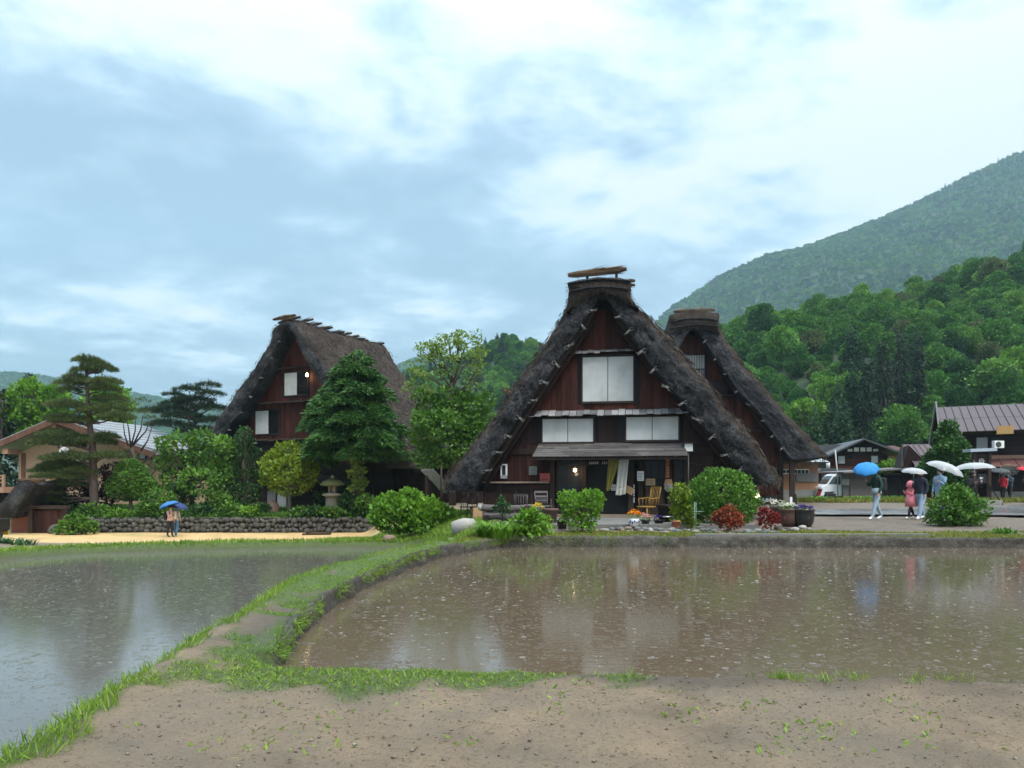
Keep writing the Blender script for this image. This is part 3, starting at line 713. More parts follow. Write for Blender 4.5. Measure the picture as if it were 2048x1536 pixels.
def resample(pl, n):
    P = np.array(pl, float); d = np.r_[0, np.cumsum(np.linalg.norm(np.diff(P, axis=0), axis=1))]
    s = np.linspace(0, d[-1], n); return np.stack([np.interp(s, d, P[:, 0]), np.interp(s, d, P[:, 1])], -1)
class House:
    """thatched steep-roofed house; local x right along the front, y back, z up"""
    def __init__(s, name, label, cx, D, oz, a, w0):
        s.cx, s.D, s.oz, s.a, s.w0 = cx, D, oz, R(a), w0
        s.O = np.array([X(cx, D), D, oz]); s.n = np.array([math.sin(s.a), math.cos(s.a), 0]); s.r = np.array([math.cos(s.a), -math.sin(s.a), 0])
        s.root = thing(name, label, 'house', tuple(s.O), -s.a)
    def f(s, px, py, w=0.0):
        ray = np.array([(px-1024)/FPX, 1, (HZ-py)/FPX]); c = np.array([0, 0, CZ])
        t = (w-(c-s.O)@s.n)/(ray@s.n); p = c+t*ray
        return float((p-s.O)@s.r), float(p[2]-s.oz)
    def loc(s, u, w, v): return Vector(tuple(s.O + s.r*u + s.n*w + np.array([0, 0, v])))
    def roof(s, outer, inner, L, seed=1, nstraw=9000, N=110):
        rs = np.random.default_rng(seed)
        O_, I_ = resample(outer, N), resample(inner, N); s.out_l, s.in_l = O_, I_
        wi = np.linspace(L-0.5, s.w0, 10); tf = np.linspace(0, 1, 26)[1:-1]; wo = np.r_[s.w0+.26, s.w0+np.linspace(0.45, 1.2, 7), np.linspace(s.w0+1.5, L, 44)]
        ring = [(0, w) for w in wi] + [(t, s.w0 - 0.08*math.sin(t*math.pi) + 0.34*(max(0, t-.55)/.45)**2) for t in tf] + [(1, w + (0.1 if k == 0 else 0)) for k, w in enumerate(wo)]
        T = np.array([r[0] for r in ring]); Wv = np.array([r[1] for r in ring]); M = len(ring)
        UV = I_[:, None, :]*(1-T)[None, :, None] + O_[:, None, :]*T[None, :, None]
        Pp = np.zeros((N, M, 3)); Pp[..., 0] = UV[..., 0]; Pp[..., 1] = Wv[None, :]; Pp[..., 2] = UV[..., 1]
        dirv = unit(O_ - I_)
        nz = fbm(Pp*1.4 + seed*9, 4)*0.26 + fbm(Pp*[5.0, 5.0, 5.0] + seed*5, 3)*0.16 + fbm(Pp*13.0 + seed, 2)*0.07
        amp = np.where(T > 0.02, 1.0, 0.25)[None, :]
        fr = ((T > 0) & (T < 1)).astype(float)[None, :]
        top = np.clip(T, 0, 1)[None, :]
        Pp[..., 0] += dirv[:, None, 0]*nz*amp*top; Pp[..., 2] += dirv[:, None, 1]*nz*amp*top
        Pp[..., 1] -= fr*(nz*1.1 + fbm(Pp*[3.2, 1, 3.2] + seed*3, 3)*0.22)
        # the ridge sags a little between its ends
        Pp[..., 2] -= 0.12*np.sin(np.clip((Pp[..., 1]-s.w0)/(L-s.w0), 0, 1)*math.pi)*(T[None, :] > .99)
        ii = np.arange(N*M).reshape(N, M)
        F = np.stack([ii[:-1, :-1], ii[1:, :-1], ii[1:, 1:], ii[:-1, 1:]], -1).reshape(-1, 4)
        mcol = np.array([0 if (T[j] < .74) else 1 for j in range(M-1)]); mi = np.tile(mcol, N-1)
        V = Pp.reshape(-1, 3)
        roof = link('roof', npmesh('roof', V, F, [M_TH_FRONT, M_TH_TOP], True, mi=mi), s.root); s.roof_o = roof
        for e_, side in ((0, 'l'), (N-1, 'r')):
            idl = list(ii[e_]) if side == 'l' else list(ii[e_])[::-1]
            link('eave_underside', npmesh('eave_underside', V[idl], [list(range(M))], M_TH_FRONT), roof)
        # back gable closed by a board wall
        pb = [(float(I_[k, 0])*1.0, float(I_[k, 1])) for k in range(0, N, 6)]
        MB().prism(pb, L-0.75, L-0.6).build('back_gable', M_PLANK_DK, s.root)
        nfront = nstraw//2
        # loose straw standing off the cut face and the edges
        k = nfront; i = rs.integers(0, N, k); j = rs.choice(np.where((T > 0.05) & (Wv < s.w0+2.0))[0], k)
        Pq = Pp[i, j] + rs.normal(size=(k, 3))*0.05
        sgn = np.sign(i - N/2)
        A = np.stack([sgn*0.5, -0.55*np.ones(k), -0.75*np.ones(k)], -1) + rs.normal(size=(k, 3))*0.55
        edge = T[j] > 0.93
        A[edge] = np.stack([dirv[i][edge][:, 0]*.35+sgn[edge]*.3, -0.35*np.ones(edge.sum()), -.8*np.ones(edge.sum())], -1) + rs.normal(size=(edge.sum(), 3))*0.35
        Vv, Ff = leaf_arrays(Pq, A, 0.05+0.08*rs.random(k), 0.011+0.010*rs.random(k), 0.1, rs)
        tag(link('loose_straw', npmesh('loose_straw', Vv, Ff, M_STRAW, tint=np.repeat(rs.random(k)**2.6, 2)), s.root), kind='stuff')
        # straw lying down the slopes
        k = nstraw; i = rs.integers(0, N, k); j = rs.choice(np.where(T > 0.99)[0], k)
        Pq = Pp[i, j] + rs.normal(size=(k, 3))*[0.02, 0.3, 0.02]; Pq[:, 1] = np.maximum(Pq[:, 1], s.w0+.12)
        tg = np.gradient(O_, axis=0); tg = unit(tg*np.where(tg[:, 1:2] > 0, -1, 1))[i]
        A = np.stack([tg[:, 0], rs.normal(size=k)*0.12, tg[:, 1]], -1) + np.stack([dirv[i][:, 0], 0*dirv[i][:, 0], dirv[i][:, 1]], -1)*(rs.random((k, 1))*.22-.08)
        Pq = Pq + np.stack([dirv[i][:, 0], 0*dirv[i][:, 0], dirv[i][:, 1]], -1)*0.02
        Vv, Ff = leaf_arrays(Pq, A, 0.15+0.2*rs.random(k), 0.02+0.02*rs.random(k), 0.1, rs)
        tag(link('slope_straw', npmesh('slope_straw', Vv, Ff, M_STRAW, tint=np.repeat(rs.random(k)**1.3, 2)), s.root), kind='stuff')
    def clip(s, u, t=0.35):
        mid = s.in_l*(1-t) + s.out_l*t; N = len(mid); top = int(np.argmax(mid[:, 1]))
        if u < mid[top, 0]: return float(np.interp(u, mid[:top+1, 0], mid[:top+1, 1]))
        return float(np.interp(u, mid[top:, 0], mid[top:, 1]))
    def planks(s, x0, x1, z0, z1, w=0.0, width=0.2, mat=None, holes=(), parent=None, th=0.03, name='plank', seed=1):
        rs_ = random.Random(seed); x = x0
        while x < x1 - 0.02:
            wd = min(width*rs_.uniform(0.75, 1.3), x1-x); xa, xb = x+0.004, x+wd-0.004; x += wd
            segs = [(z0, z1)]
            for hx0, hx1, hz0, hz1 in holes:
                if xb > hx0 and xa < hx1:
                    segs = [q for a_, b_ in segs for q in ((a_, min(b_, hz0)), (max(a_, hz1), b_)) if q[1]-q[0] > 0.03]
            for a_, b_ in segs:
                ta, tb = min(b_, s.clip(xa)), min(b_, s.clip(xb))
                if max(ta, tb) < a_+0.04: continue
                ta, tb = max(ta, a_+0.01), max(tb, a_+0.01)
                dw = rs_.uniform(-0.008, 0.008)
                m = MB(); m.prism([(xa, a_), (xb, a_), (xb, tb), (xa, ta)], w-th+dw, w+dw)
                m.build(name, mat, parent or s.wall)
    def boards(s, x0, x1, z0, z1, w=0.0, h=0.16, mat=None, parent=None, th=0.03, seed=1, name='board'):
        rs_ = random.Random(seed); z = z0
        while z < z1-0.02:
            hh = min(h*rs_.uniform(.85, 1.15), z1-z); tilt = rs_.uniform(-.004, .004)
            m = MB(); m.prism([(x0, z+.004), (x1, z+.004+tilt), (x1, z+hh-.004+tilt), (x0, z+hh-.004)], w-th+rs_.uniform(-.008, .008), w)
            m.build(name, mat, parent or s.wall); z += hh
    def box(s, name, x0, x1, z0, z1, w0, w1, mat, parent=None, label=None):
        o = MB().span(x0, x1, w0, w1, z0, z1).build(name, mat, parent or s.root)
        if label: o['label'] = label
        return o
    def pent(s, x0, x1, zt, zb, w, out, n, mat, tiltz=0.0, seed=3, name='pent_roof', thick=0.03, piece='shingle'):
        """narrow board roof hung on the wall; n boards side by side"""
        rs_ = random.Random(seed)
        p = MB().prism([(x0, zt-.05), (x1, zt-.05), (x1, zt-.01), (x0, zt-.01)], w-0.06, w).build(name, M_BEAM, s.root)
        dx = (x1-x0)/n
        for k in range(n):
            xa = x0+k*dx+rs_.uniform(.004, .012); xb = x0+(k+1)*dx-rs_.uniform(.004, .012)
            za, wa = zt, w; zb_, wb = zb+rs_.uniform(-.03, .03), w-out+rs_.uniform(-.04, .04)
            lift = rs_.uniform(0, 0.02)
            m = MB(); m.add([(xa, wa, za+lift), (xb, wa, za+lift), (xb, wb, zb_+lift), (xa, wb, zb_+lift),
                             (xa, wa, za-thick+lift), (xb, wa, za-thick+lift), (xb, wb, zb_-thick+lift), (xa, wb, zb_-thick+lift)],
                            [(0,1,2,3),(7,6,5,4),(3,2,6,7),(0,3,7,4),(1,5,6,2),(0,4,5,1)])
            m.build(piece, mat, p)
        return p
    def window(s, x0, x1, z0, z1, w, panes, name='window', fw=0.05):
        """frame with sliding panels; panes is a list of (x0, x1, kind)"""
        m = MB(); d0, d1 = w-0.07, w+0.02
        m.span(x0-fw, x1+fw, d0, d1, z1, z1+fw*1.3); m.span(x0-fw, x1+fw, d0-.02, d1, z0-fw*1.5, z0)
        m.span(x0-fw, x0, d0, d1, z0, z1); m.span(x1, x1+fw, d0, d1, z0, z1)
        fr = m.build(name, M_BEAM, s.root)
        for a_, b_, kd in panes:
            if kd == 'paper':
                MB().span(a_+.012, b_-.012, w-0.035, w-0.015, z0, z1).build('shutter', M_PAPER, fr)
            elif kd == 'glass':
                MB().span(a_+.012, b_-.012, w-0.012, w-0.004, z0, z1).build('pane', M_GLASS, fr)
            elif kd == 'open':
                MB().span(a_, b_, w+0.05, w+0.5, z0, z1).build('opening', M_DARK, fr)
                for q in (0.18, 0.36): MB().span(a_, b_, w-0.05, w-0.02, z0+(z1-z0)*q, z0+(z1-z0)*q+0.045).build('rail', M_BEAM, fr)
        return fr
    def ties(s, us, w, side):
        """rope ties and log ends along the inside edge of the verge"""
        me = None
        for u_i in us:
            I_ = s.in_l; k = int(np.clip(u_i*len(I_), 0, len(I_)-1)); p = I_[k]
            if me is None:
                m = MB(); m.tube([(0, 0.25, 0), (0, -0.12, 0)], 0.055, 8)
                arc = [(-0.16*side + 0.09*math.cos(q), -0.10, 0.09*math.sin(q)-.02) for q in np.linspace(0.4, 5.4, 9)]
                m.tube(arc, 0.018, 6); m.tube([(0, -.1, .02), (0.22*side, -.13, -.03), (0.3*side, -.12, .02)], [.02, .018, .008], 6)
                m.tube([(0, -.1, -.03), (0.2*side, -.13, -.10), (0.28*side, -.12, -.08)], [.02, .018, .008], 6)
                me = m.mesh('rope_tie', M_ROPE)
            o_ = link('rope_tie', me, s.root, (float(p[0]), w-0.02, float(p[1])-0.04), (0, random.uniform(-.7, .7), 0)); o_.scale = (random.uniform(.5, .75), .7, random.uniform(.5, .75))
    def rafter(s, t, w, wd, th, mat, rng_=(0.04, 0.46)):
        N = len(s.in_l)
        for a_, b_ in ((rng_[0], rng_[1]), (1-rng_[1], 1-rng_[0])):
            A_, B_ = s.in_l[int(a_*N)], s.in_l[min(int(b_*N), N-1)]
            MB().bar((A_[0], w, A_[1]-t), (B_[0], w, B_[1]-t), th, wd).build('barge_board', mat, s.root)
def straw_bundle(parent, a, b, r, n, seed, mat, name='straw_bundle', fly=0.25):
    """a tied bundle of straw from a to b"""
    rs = np.random.default_rng(seed); a, b = np.array(a, float), np.array(b, float); ax = (b-a)/np.linalg.norm(b-a); L = np.linalg.norm(b-a)
    th = rs.random(n)*6.28; q = rs.random(n)**0.5*r
    s1 = unit(np.cross(ax, [0.13, 0.3, 1.0])); s2 = np.cross(ax, s1)
    lf = .2+.3*rs.random((n, 1)); tq = rs.random((n, 1))*(1.08-lf)-.04; P_ = a + ax*tq*L + s1*(np.cos(th)*q)[:, None] + s2*(np.sin(th)*q)[:, None]
    A = ax + rs.normal(size=(n, 3))*fly*0.22
    V, F = leaf_arrays(P_, A, L*lf[:, 0], 0.022, 0.1, rs)
    o = link(name, npmesh(name, V, F, mat, tint=np.repeat(rs.random(n), 2)), parent); tag(o, kind='stuff')
    core = MB().tube([tuple(a), tuple((a+b)/2), tuple(b)], [r*.62, r*.66, r*.62], 8).build('straw_core', M_TH_TOP, parent)
    return o

rsx = np.random.default_rng(5)
def thatch_slab(poly, y0, y1, parent, name, n=900, ny=10, amp=.22, mat=None, m_=60):
    P_ = resample(poly+[poly[0]], m_+1)[:-1]; V = []; c_ = P_.mean(0)
    for j in range(ny):
        y_ = y0+(y1-y0)*j/(ny-1); q = np.c_[P_[:, 0], np.full(len(P_), y_), P_[:, 1]]; q[:, [0, 2]] += (fbm(q*2.2, 3)*amp + fbm(q*9, 2)*amp*.3)[:, None]*unit(P_-c_); V.append(q)
    V = np.concatenate(V); F = [[j*m_+i, j*m_+(i+1) % m_, (j+1)*m_+(i+1) % m_, (j+1)*m_+i] for j in range(ny-1) for i in range(m_)] + [list(range(m_))[::-1], [(ny-1)*m_+i for i in range(m_)]]
    o = link(name, npmesh(name, V, F, mat or M_TH_FRONT, True), parent)
    i = rsx.integers(0, len(V), n); A = rsx.normal(size=(n, 3))*.4 + np.c_[np.sign(V[i, 0]-c_[0])*.6, -.3*np.ones(n), -.5*np.ones(n)]
    Vv, Ff = leaf_arrays(V[i], A, .08+.10*rsx.random(n), .014, .1, rsx)
    tag(link('loose_straw', npmesh('loose_straw', Vv, Ff, M_STRAW, tint=np.repeat(rsx.random(n)**1.8, 2)), parent), kind='stuff'); return o

# ------------------------------------------------------------------ the thatched house in the middle
H1 = House('thatched_house', 'large dark thatched house with white shutters behind the flower pots', 1195, 26.0, 0.35, 9, -0.9)
f = H1.f
outer = [(-5.32,1.0),(-5.30,1.25),(-5.05,1.65),(-4.69,2.08),(-4.34,2.5),(-4.0,2.9),(-3.66,3.36),(-3.33,3.8),(-2.84,4.49),(-2.31,5.21),(-1.81,5.88),(-1.47,6.39),(-1.17,6.85),(-.95,7.25),(-.86,7.55),(-.7,7.78),
         (-.3,7.86),(.1,7.88),(.5,7.86),(.92,7.78),(1.1,7.5),(1.55,7.0),(2.05,6.5),(2.58,5.85),(3.1,5.2),(3.6,4.55),(4.1,3.95),(4.58,3.34),(5.02,2.72),(5.42,2.15),(5.74,1.7),(5.9,1.42),(5.9,1.22)]
inner = [(-4.2,.94),(-3.95,1.35),(-3.72,1.72),(-3.55,2.06),(-3.2,2.54),(-2.85,3.1),(-2.5,3.58),(-2.1,4.15),(-1.8,4.62),(-1.45,5.1),(-1.08,5.65),(-.73,6.15),(-.4,6.65),(-.15,7.05),(.0,7.28),(.12,7.4),
         (.22,7.42),(.32,7.38),(.42,7.28),(.6,7.0),(.95,6.5),(1.36,5.82),(1.77,5.15),(2.2,4.55),(2.6,4.12),(3.08,3.6),(3.5,3.08),(3.9,2.58),(4.25,2.11),(4.63,1.7),(4.95,1.35),(5.15,1.2),(5.3,1.12)]
H1.roof(outer, inner, 12.0, 1, 16000, 220)
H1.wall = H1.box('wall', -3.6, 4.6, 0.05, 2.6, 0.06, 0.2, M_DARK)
pz = [(float(a), float(b)) for a, b in (H1.in_l*.75+H1.out_l*.25)[20:-20:6]]
MB().prism(pz, 0.03, 0.10).build('wall_backing', M_DARK, H1.wall)
def px_rect(H, x0, x1, y0, y1, w=0.0):
    a, b = H.f(x0, (y0+y1)/2, w)[0], H.f(x1, (y0+y1)/2, w)[0]; zb, zt = H.f((x0+x1)/2, y1, w)[1], H.f((x0+x1)/2, y0, w)[1]
    return a, b, zb, zt
wu = px_rect(H1, 1165, 1267, 714, 803); wl_ = px_rect(H1, 1085, 1187, 838, 884); wr_ = px_rect(H1, 1252, 1357, 834, 880)
zl1 = f(1210, 706)[1]; zl2 = f(1215, 828)[1]; zl3 = f(1215, 888)[1]
H1.planks(-1.6, 1.9, zl1, 7.2, 0.0, 0.17, M_PLANK, seed=4)
g = 0.09
H1.planks(-2.9, 3.3, zl2, zl1-.02, 0.0, 0.19, M_PLANK, [(wu[0]-g, wu[1]+g, wu[2]-g, wu[3]+g)], seed=5)
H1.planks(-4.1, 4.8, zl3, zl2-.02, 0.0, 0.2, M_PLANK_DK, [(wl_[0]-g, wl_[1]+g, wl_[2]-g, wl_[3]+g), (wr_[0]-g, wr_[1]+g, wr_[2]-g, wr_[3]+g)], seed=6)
for x0, x1, z0, z1 in (wu, wl_, wr_):
    xm = (x0+x1)/2; H1.window(x0, x1, z0, z1, -0.02, [(x0, xm, 'paper'), (xm, x1, 'paper')])
p = H1.pent(f(1140, 706)[0], f(1286, 706)[0], zl1+.12, zl1, 0.0, 0.28, 12, M_GREY, seed=8)
p = H1.pent(f(1058, 828)[0], f(1379, 828)[0], zl2+.16, zl2-.05, 0.0, 0.42, 23, M_GREY, seed=9)
# porch roof of long overlapping planks above the entrance
xa, xb = f(1078, 890)[0], f(1366, 890)[0]; zt, zb = f(1220, 886)[1], f(1220, 914)[1]
pr = MB().prism([(xa-.08, zb-.12), (xb+.08, zb-.12), (xb+.08, zb-.05), (xa-.08, zb-.05)], -0.95, -0.88).build('porch_roof', M_BEAM, H1.root)
for k in range(7):
    t0 = k/7; t1 = (k+1.25)/7
    za, zb2 = zt+(zb-zt)*t0, zt+(zb-zt)*min(t1, 1.05); wa, wb = -0.03-0.95*t0, -0.03-0.95*min(t1, 1.05)
    nseg = 4; jit = [0]+sorted(random.random() for _ in range(nseg-1))+[1]
    for q in range(nseg):
        x0, x1 = xa-.12*t0+(xb-xa+.24*t0)*jit[q]+.004, xa-.12*t0+(xb-xa+.24*t0)*jit[q+1]-.004
        if x1-x0 < .15: continue
        lf = random.uniform(0.012, .035)
        MB().add([(x0, wa, za+lf*.3), (x1, wa, za+lf*.3), (x1, wb, zb2+lf), (x0, wb, zb2+lf), (x0, wa, za-.02), (x1, wa, za-.02), (x1, wb, zb2+lf-.025), (x0, wb, zb2+lf-.025)],
                 [(0,1,2,3),(7,6,5,4),(3,2,6,7),(0,3,7,4),(1,5,6,2),(0,4,5,1)]).build('roof_plank', M_PORCH, pr)
for k in range(9):
    x = xa+(xb-xa)*(k+.5)/9
    MB().bar((x, -.02, zt-.05), (x, -.92, zb-.07), .05, .06).build('rafter', M_BEAM, pr)
H1.box('lintel', -3.3, 4.3, zl3-.34, zl3-.14, -.10, .0, M_BEAM)
# ground floor
zc = zl3-.16
xL = f(1000, 930)[0]; xP = f(1098, 960)[0]
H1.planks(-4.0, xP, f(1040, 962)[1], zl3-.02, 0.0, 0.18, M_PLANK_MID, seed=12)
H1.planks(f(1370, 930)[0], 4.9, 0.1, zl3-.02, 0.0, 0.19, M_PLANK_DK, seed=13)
zsh = f(1030, 963)[1]
H1.box('counter_shelf', f(962, 963)[0], xP+.02, zsh-.06, zsh, -.32, .02, M_PALE)
H1.boards(f(968, 990)[0], xP, 0.1, zsh-.07, -0.12, 0.15, M_PLANK_DK, seed=14)
for k in range(5):
    x = f(970+k*31, 990)[0]; H1.box('batten', x, x+.05, .1, zsh-.07, -.19, -.15, M_BEAM)
for px in (1100, 1163, 1257, 1276, 1334, 1368):
    x = f(px, 970)[0]; H1.box('post', x, x+.17, .05, zc, -.13, .04, M_BEAM)
def lattice_door(x0, x1, z0, z1, w, nx, nz, solid=0.3, label=None):
    d = MB().span(x0, x1, w-.02, w+.02, z0, z0+(z1-z0)*solid); d.span(x0, x0+.06, w-.02, w+.02, z0, z1); d.span(x1-.06, x1, w-.02, w+.02, z0, z1); d.span(x0, x1, w-.022, w+.02, z1-.07, z1)
    o = d.build('door', M_BEAM, H1.root)
    MB().span(x0+.06, x1-.06, w+.0, w+.008, z0+(z1-z0)*solid, z1-.07).build('pane', M_GLASS, o)
    m = MB()
    for i in range(1, nx): x = x0+(x1-x0)*i/nx; MB().span(x-.012, x+.012, w-.018, w-.001, z0+(z1-z0)*solid, z1-.07).build('muntin', M_BEAM, o)
    for i in range(1, nz): z = z0+(z1-z0)*(solid+(1-solid)*i/nz); MB().span(x0+.06, x1-.06, w-.02, w-.002, z-.012, z+.012).build('muntin', M_BEAM, o)
    if label: o['label'] = label
    return o
xs_ = [f(q, 970)[0] for q in (1112, 1163, 1175, 1257, 1287, 1333, 1347, 1367)]
lattice_door(xs_[0], xs_[1], .12, zc, 0.0, 2, 3, .28)
lattice_door(xs_[2], (xs_[2]+xs_[3])/2, .12, zc, 0.35, 2, 2, .35); lattice_door((xs_[2]+xs_[3])/2, xs_[3], .12, zc, 0.42, 2, 2, .35)
lattice_door(xs_[4], xs_[5], .12, zc, 0.0, 3, 4, .42); lattice_door(xs_[6], xs_[7]+.1, .12, zc, 0.0, 2, 4, .45)
H1.box('threshold', -3.4, 4.2, 0.0, 0.14, -.35, .5, M_PALE)
H1.rafter(0.10, -0.55, 0.14, 0.09, M_BEAM); H1.rafter(0.34, -0.35, 0.12, 0.08, M_PLANK_DK)
H1.ties([.055, .10, .145, .19, .235, .28, .325, .37, .42, .455], -0.86, 1); H1.ties([.545, .58, .63, .675, .72, .765, .81, .855, .90, .945], -0.86, -1)
# the ridge: layered cap with straw bundles laid across it
thatch_slab([(-1.02, 6.95), (-.95, 7.35), (-.90, 7.65), (-.98, 7.92), (-.5, 8.0), (.1, 8.04), (.7, 8.0), (1.14, 7.90), (1.08, 7.62), (1.16, 7.3), (1.42, 6.95), (.95, 7.22), (.6, 7.42), (.22, 7.56), (-.1, 7.45), (-.55, 7.2)], -1.10, 11.8, H1.root, 'ridge_cap', 3500, 30, .10, M_TH_TOP, 110)
for k, (z0, z1, hw) in enumerate(((7.60, 7.72, .96), (7.86, 7.98, 1.02))):      # binding strips of straw curving over the cap
    q = [(.1+hw*u, z0+(z1-z0)*(1-u*u)) for u in np.linspace(-1, 1, 9)]
    MB().tube([(u_, -1.13, z_) for u_, z_ in q], [.035]*9, 6).build('cap_binding', M_TH_FRONT, H1.root)
for w in np.arange(1.2, 11.5, 1.15):
    straw_bundle(H1.root, (-.78, w, 8.10), (1.0, w, 8.12), .10, 260, int(60+w*3), M_STRAW)
for x in (-.35, .62): H1.box('ridge_peg', x, x+.09, 7.85, 8.24, -.85, -.76, M_BEAM)
straw_bundle(H1.root, (-.95, -.82, 8.24), (1.0, -.8, 8.36), .085, 1100, 55, M_STRAW_NEW, fly=.25)
for k in range(2): straw_bundle(H1.root, (.7, -.85, 7.95-.12*k), (1.28, -.9, 7.93-.14*k), .07, 150, 57+k, M_STRAW_NEW)
straw_bundle(H1.root, (-3.2, -.7, 4.45), (-2.85, -.75, 4.25), .09, 160, 59, M_STRAW_NEW)
for (u, v, L_) in ((-1.95, 6.0, .3), (-2.9, 4.85, .25)): MB().bar((u, 2.0, v), (u-L_, 2.0, v+.06), .09, .07).build('purlin_end', M_PALE, H1.root)

# ------------------------------------------------------------------ the thatched house on the left
H2 = House('thatched_house', 'thatched house behind the garden trees on the left, its long roof slope in view', 598, 46.0, 0.1, 24.7, -1.2)
def sym(half, c=0.0): return [(c-x, z) for x, z in half] + [(c+x, z) for x, z in reversed(half)]
H2.roof(sym([(8.6,2.35),(8.55,2.6),(7.2,4.05),(5.9,5.5),(4.5,6.95),(3.3,8.1),(2.15,9.3),(1.4,10.35),(1.1,10.9),(.75,11.2),(.25,11.3)], .1),
        sym([(7.0,2.3),(6.7,2.7),(5.4,4.1),(4.1,5.5),(3.15,6.6),(2.35,7.6),(1.5,8.7),(.85,9.75),(.5,10.4),(.3,10.7),(.08,10.8)], .1), 7.7, 2, 15000, 160)
f2 = H2.f
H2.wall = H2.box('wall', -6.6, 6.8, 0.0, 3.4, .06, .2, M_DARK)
MB().prism([(float(a), float(b)) for a, b in (H2.in_l*.75+H2.out_l*.25)[12:-12:6]], 0.03, 0.10).build('wall_backing', M_DARK, H2.wall)
r1 = px_rect(H2, 570, 595, 746, 791); r1b = px_rect(H2, 595, 617, 746, 791); r2 = px_rect(H2, 512, 538, 822, 868); r2b = px_rect(H2, 538, 559, 822, 868); r3 = px_rect(H2, 622, 642, 818, 864)
za, zb, zc2 = f2(590, 736)[1], f2(565, 806)[1], f2(580, 880)[1]
H2.planks(-3, 3, za, 10.6, 0, .24, M_PLANK, seed=21)
H2.planks(-5.2, 5.2, zb, za-.05, 0, .24, M_PLANK, [(r1[0]-.1, r1b[1]+.1, r1[2]-.12, r1[3]+.1)], seed=22)
H2.planks(-6.6, 6.6, zc2, zb-.05, 0, .24, M_PLANK, [(r2[0]-.1, r2b[1]+.1, r2[2]-.12, r2[3]+.1), (r3[0]-.1, r3[1]+.1, r3[2]-.12, r3[3]+.1)], seed=23)
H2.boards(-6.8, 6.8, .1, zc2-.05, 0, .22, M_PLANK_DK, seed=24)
H2.window(r1[0], r1b[1], r1[2], r1[3], -.02, [(r1[0], r1[1], 'paper'), (r1b[0], r1b[1], 'open')])
H2.window(r2[0], r2b[1], r2[2], r2[3], -.02, [(r2[0], r2[1], 'paper'), (r2b[0], r2b[1], 'open')])
H2.window(r3[0], r3[1], r3[2], r3[3], -.02, [(r3[0], r3[1], 'open')])
for zz_, x0, x1, o_ in ((za, -2.6, 2.8, .35), (zb, -4.9, 4.9, .5), (zc2, -6.2, 6.2, .5)):
    H2.pent(x0, x1, zz_+.10, zz_-.04, 0, o_, int((x1-x0)/.5), M_BEAM, seed=int(zz_*7))
H2.rafter(.12, -.7, .16, .1, M_BEAM)
H2.ties([.10, .16, .22, .28, .34, .40, .45], -1.1, 1)
r_ = random.Random(6)
for k in range(12):
    w = -1.0 + k*.78 + r_.uniform(-.2, .2); zz_ = 11.30-.1*math.sin(max(0, w)/8.2*3.14); tl = r_.uniform(-.06, .08)
    straw_bundle(H2.root, (-.8+r_.uniform(-.2, .2), w, zz_-tl), (1.15+r_.uniform(-.3, .35), w+r_.uniform(-.2, .2), zz_+.03+tl), r_.uniform(.07, .12), 220, 80+k, M_STRAW_NEW if k % 3 == 0 else M_STRAW, fly=.6)
straw_bundle(H2.root, (-.9, -1.25, 11.38), (.75, -1.2, 11.5), .10, 300, 99, M_STRAW_NEW)
# ground floor windows and a low tin-clad annexe on its front
for px0, px1 in ((536, 552), (556, 573)):
    q = px_rect(H2, px0, px1, 982, 1016, -1.6)
    H2.box('sliding_door', q[0], q[1], max(.05, q[2]), q[3], -1.66, -1.6, M_PAPER if px0 > 550 else M_GREY)
H2.boards(f2(530, 990, -1.6)[0], f2(655, 990, -1.6)[0], .05, 1.55, -1.57, .2, M_PLANK_DK, seed=26)
H2.pent(f2(525, 960, -1.6)[0], f2(660, 960, -1.6)[0], 1.95, 1.6, -1.1, .9, 14, M_BEAM, seed=27)
# lean-to with a thatched eave on the right end
q0, q1 = f2(742, 960, 1.0)[0], f2(900, 960, 1.0)[0]
M_ = MB(); M_.span(q0, q1+1.5, 1.2, 4.0, 0, 2.0); M_.build('lean_to_wall', M_PLANK_DK, H2.root)
H2.planks(q0, q1+1.5, 0.02, 1.95, 1.19, .28, M_PLANK_DK, seed=28, name='lean_to_plank')

# ------------------------------------------------------------------ the thatched house behind on the right
H3 = House('thatched_house', 'thatched house half hidden behind the middle house, with a slatted gable window', 1385, 42.0, 0.45, 8, -1.1)
H3.roof(sym([(7.0,2.55),(7.0,2.8),(6.4,3.3),(5.1,4.75),(3.8,6.25),(2.5,7.9),(1.75,8.95),(1.3,9.75),(1.15,10.05),(.8,10.3),(.3,10.36)], -.05),
        sym([(5.1,2.4),(4.9,2.7),(4.15,3.75),(3.5,4.85),(2.45,5.95),(1.65,7.2),(1.0,8.2),(.6,8.9),(.35,9.3),(.25,9.45),(.08,9.52)], -.05), 11.0, 3, 9000, 110)
f3 = H3.f
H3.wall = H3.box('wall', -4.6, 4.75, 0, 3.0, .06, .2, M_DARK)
MB().prism([(float(a), float(b)) for a, b in (H3.in_l*.75+H3.out_l*.25)[12:-12:6]], 0.03, 0.10).build('wall_backing', M_DARK, H3.wall)
rw = px_rect(H3, 1366, 1409, 711, 764)
z1_, z2_, z3_ = f3(1400, 765)[1]-.1, f3(1450, 792)[1], f3(1500, 862)[1]
H3.planks(-1.8, 1.8, 6.9, 9.4, 0, .2, M_PLANK, [(rw[0]-.1, rw[1]+.1, rw[2]-.1, rw[3]+.1)], seed=31)
H3.planks(-3.0, 3.0, z2_, 6.88, 0, .22, M_PLANK_DK, [(rw[0]-.1, rw[1]+.1, rw[2]-.1, rw[3]+.1)], seed=32)
H3.planks(-4.6, 4.6, z3_, z2_-.05, 0, .22, M_PLANK, seed=33)
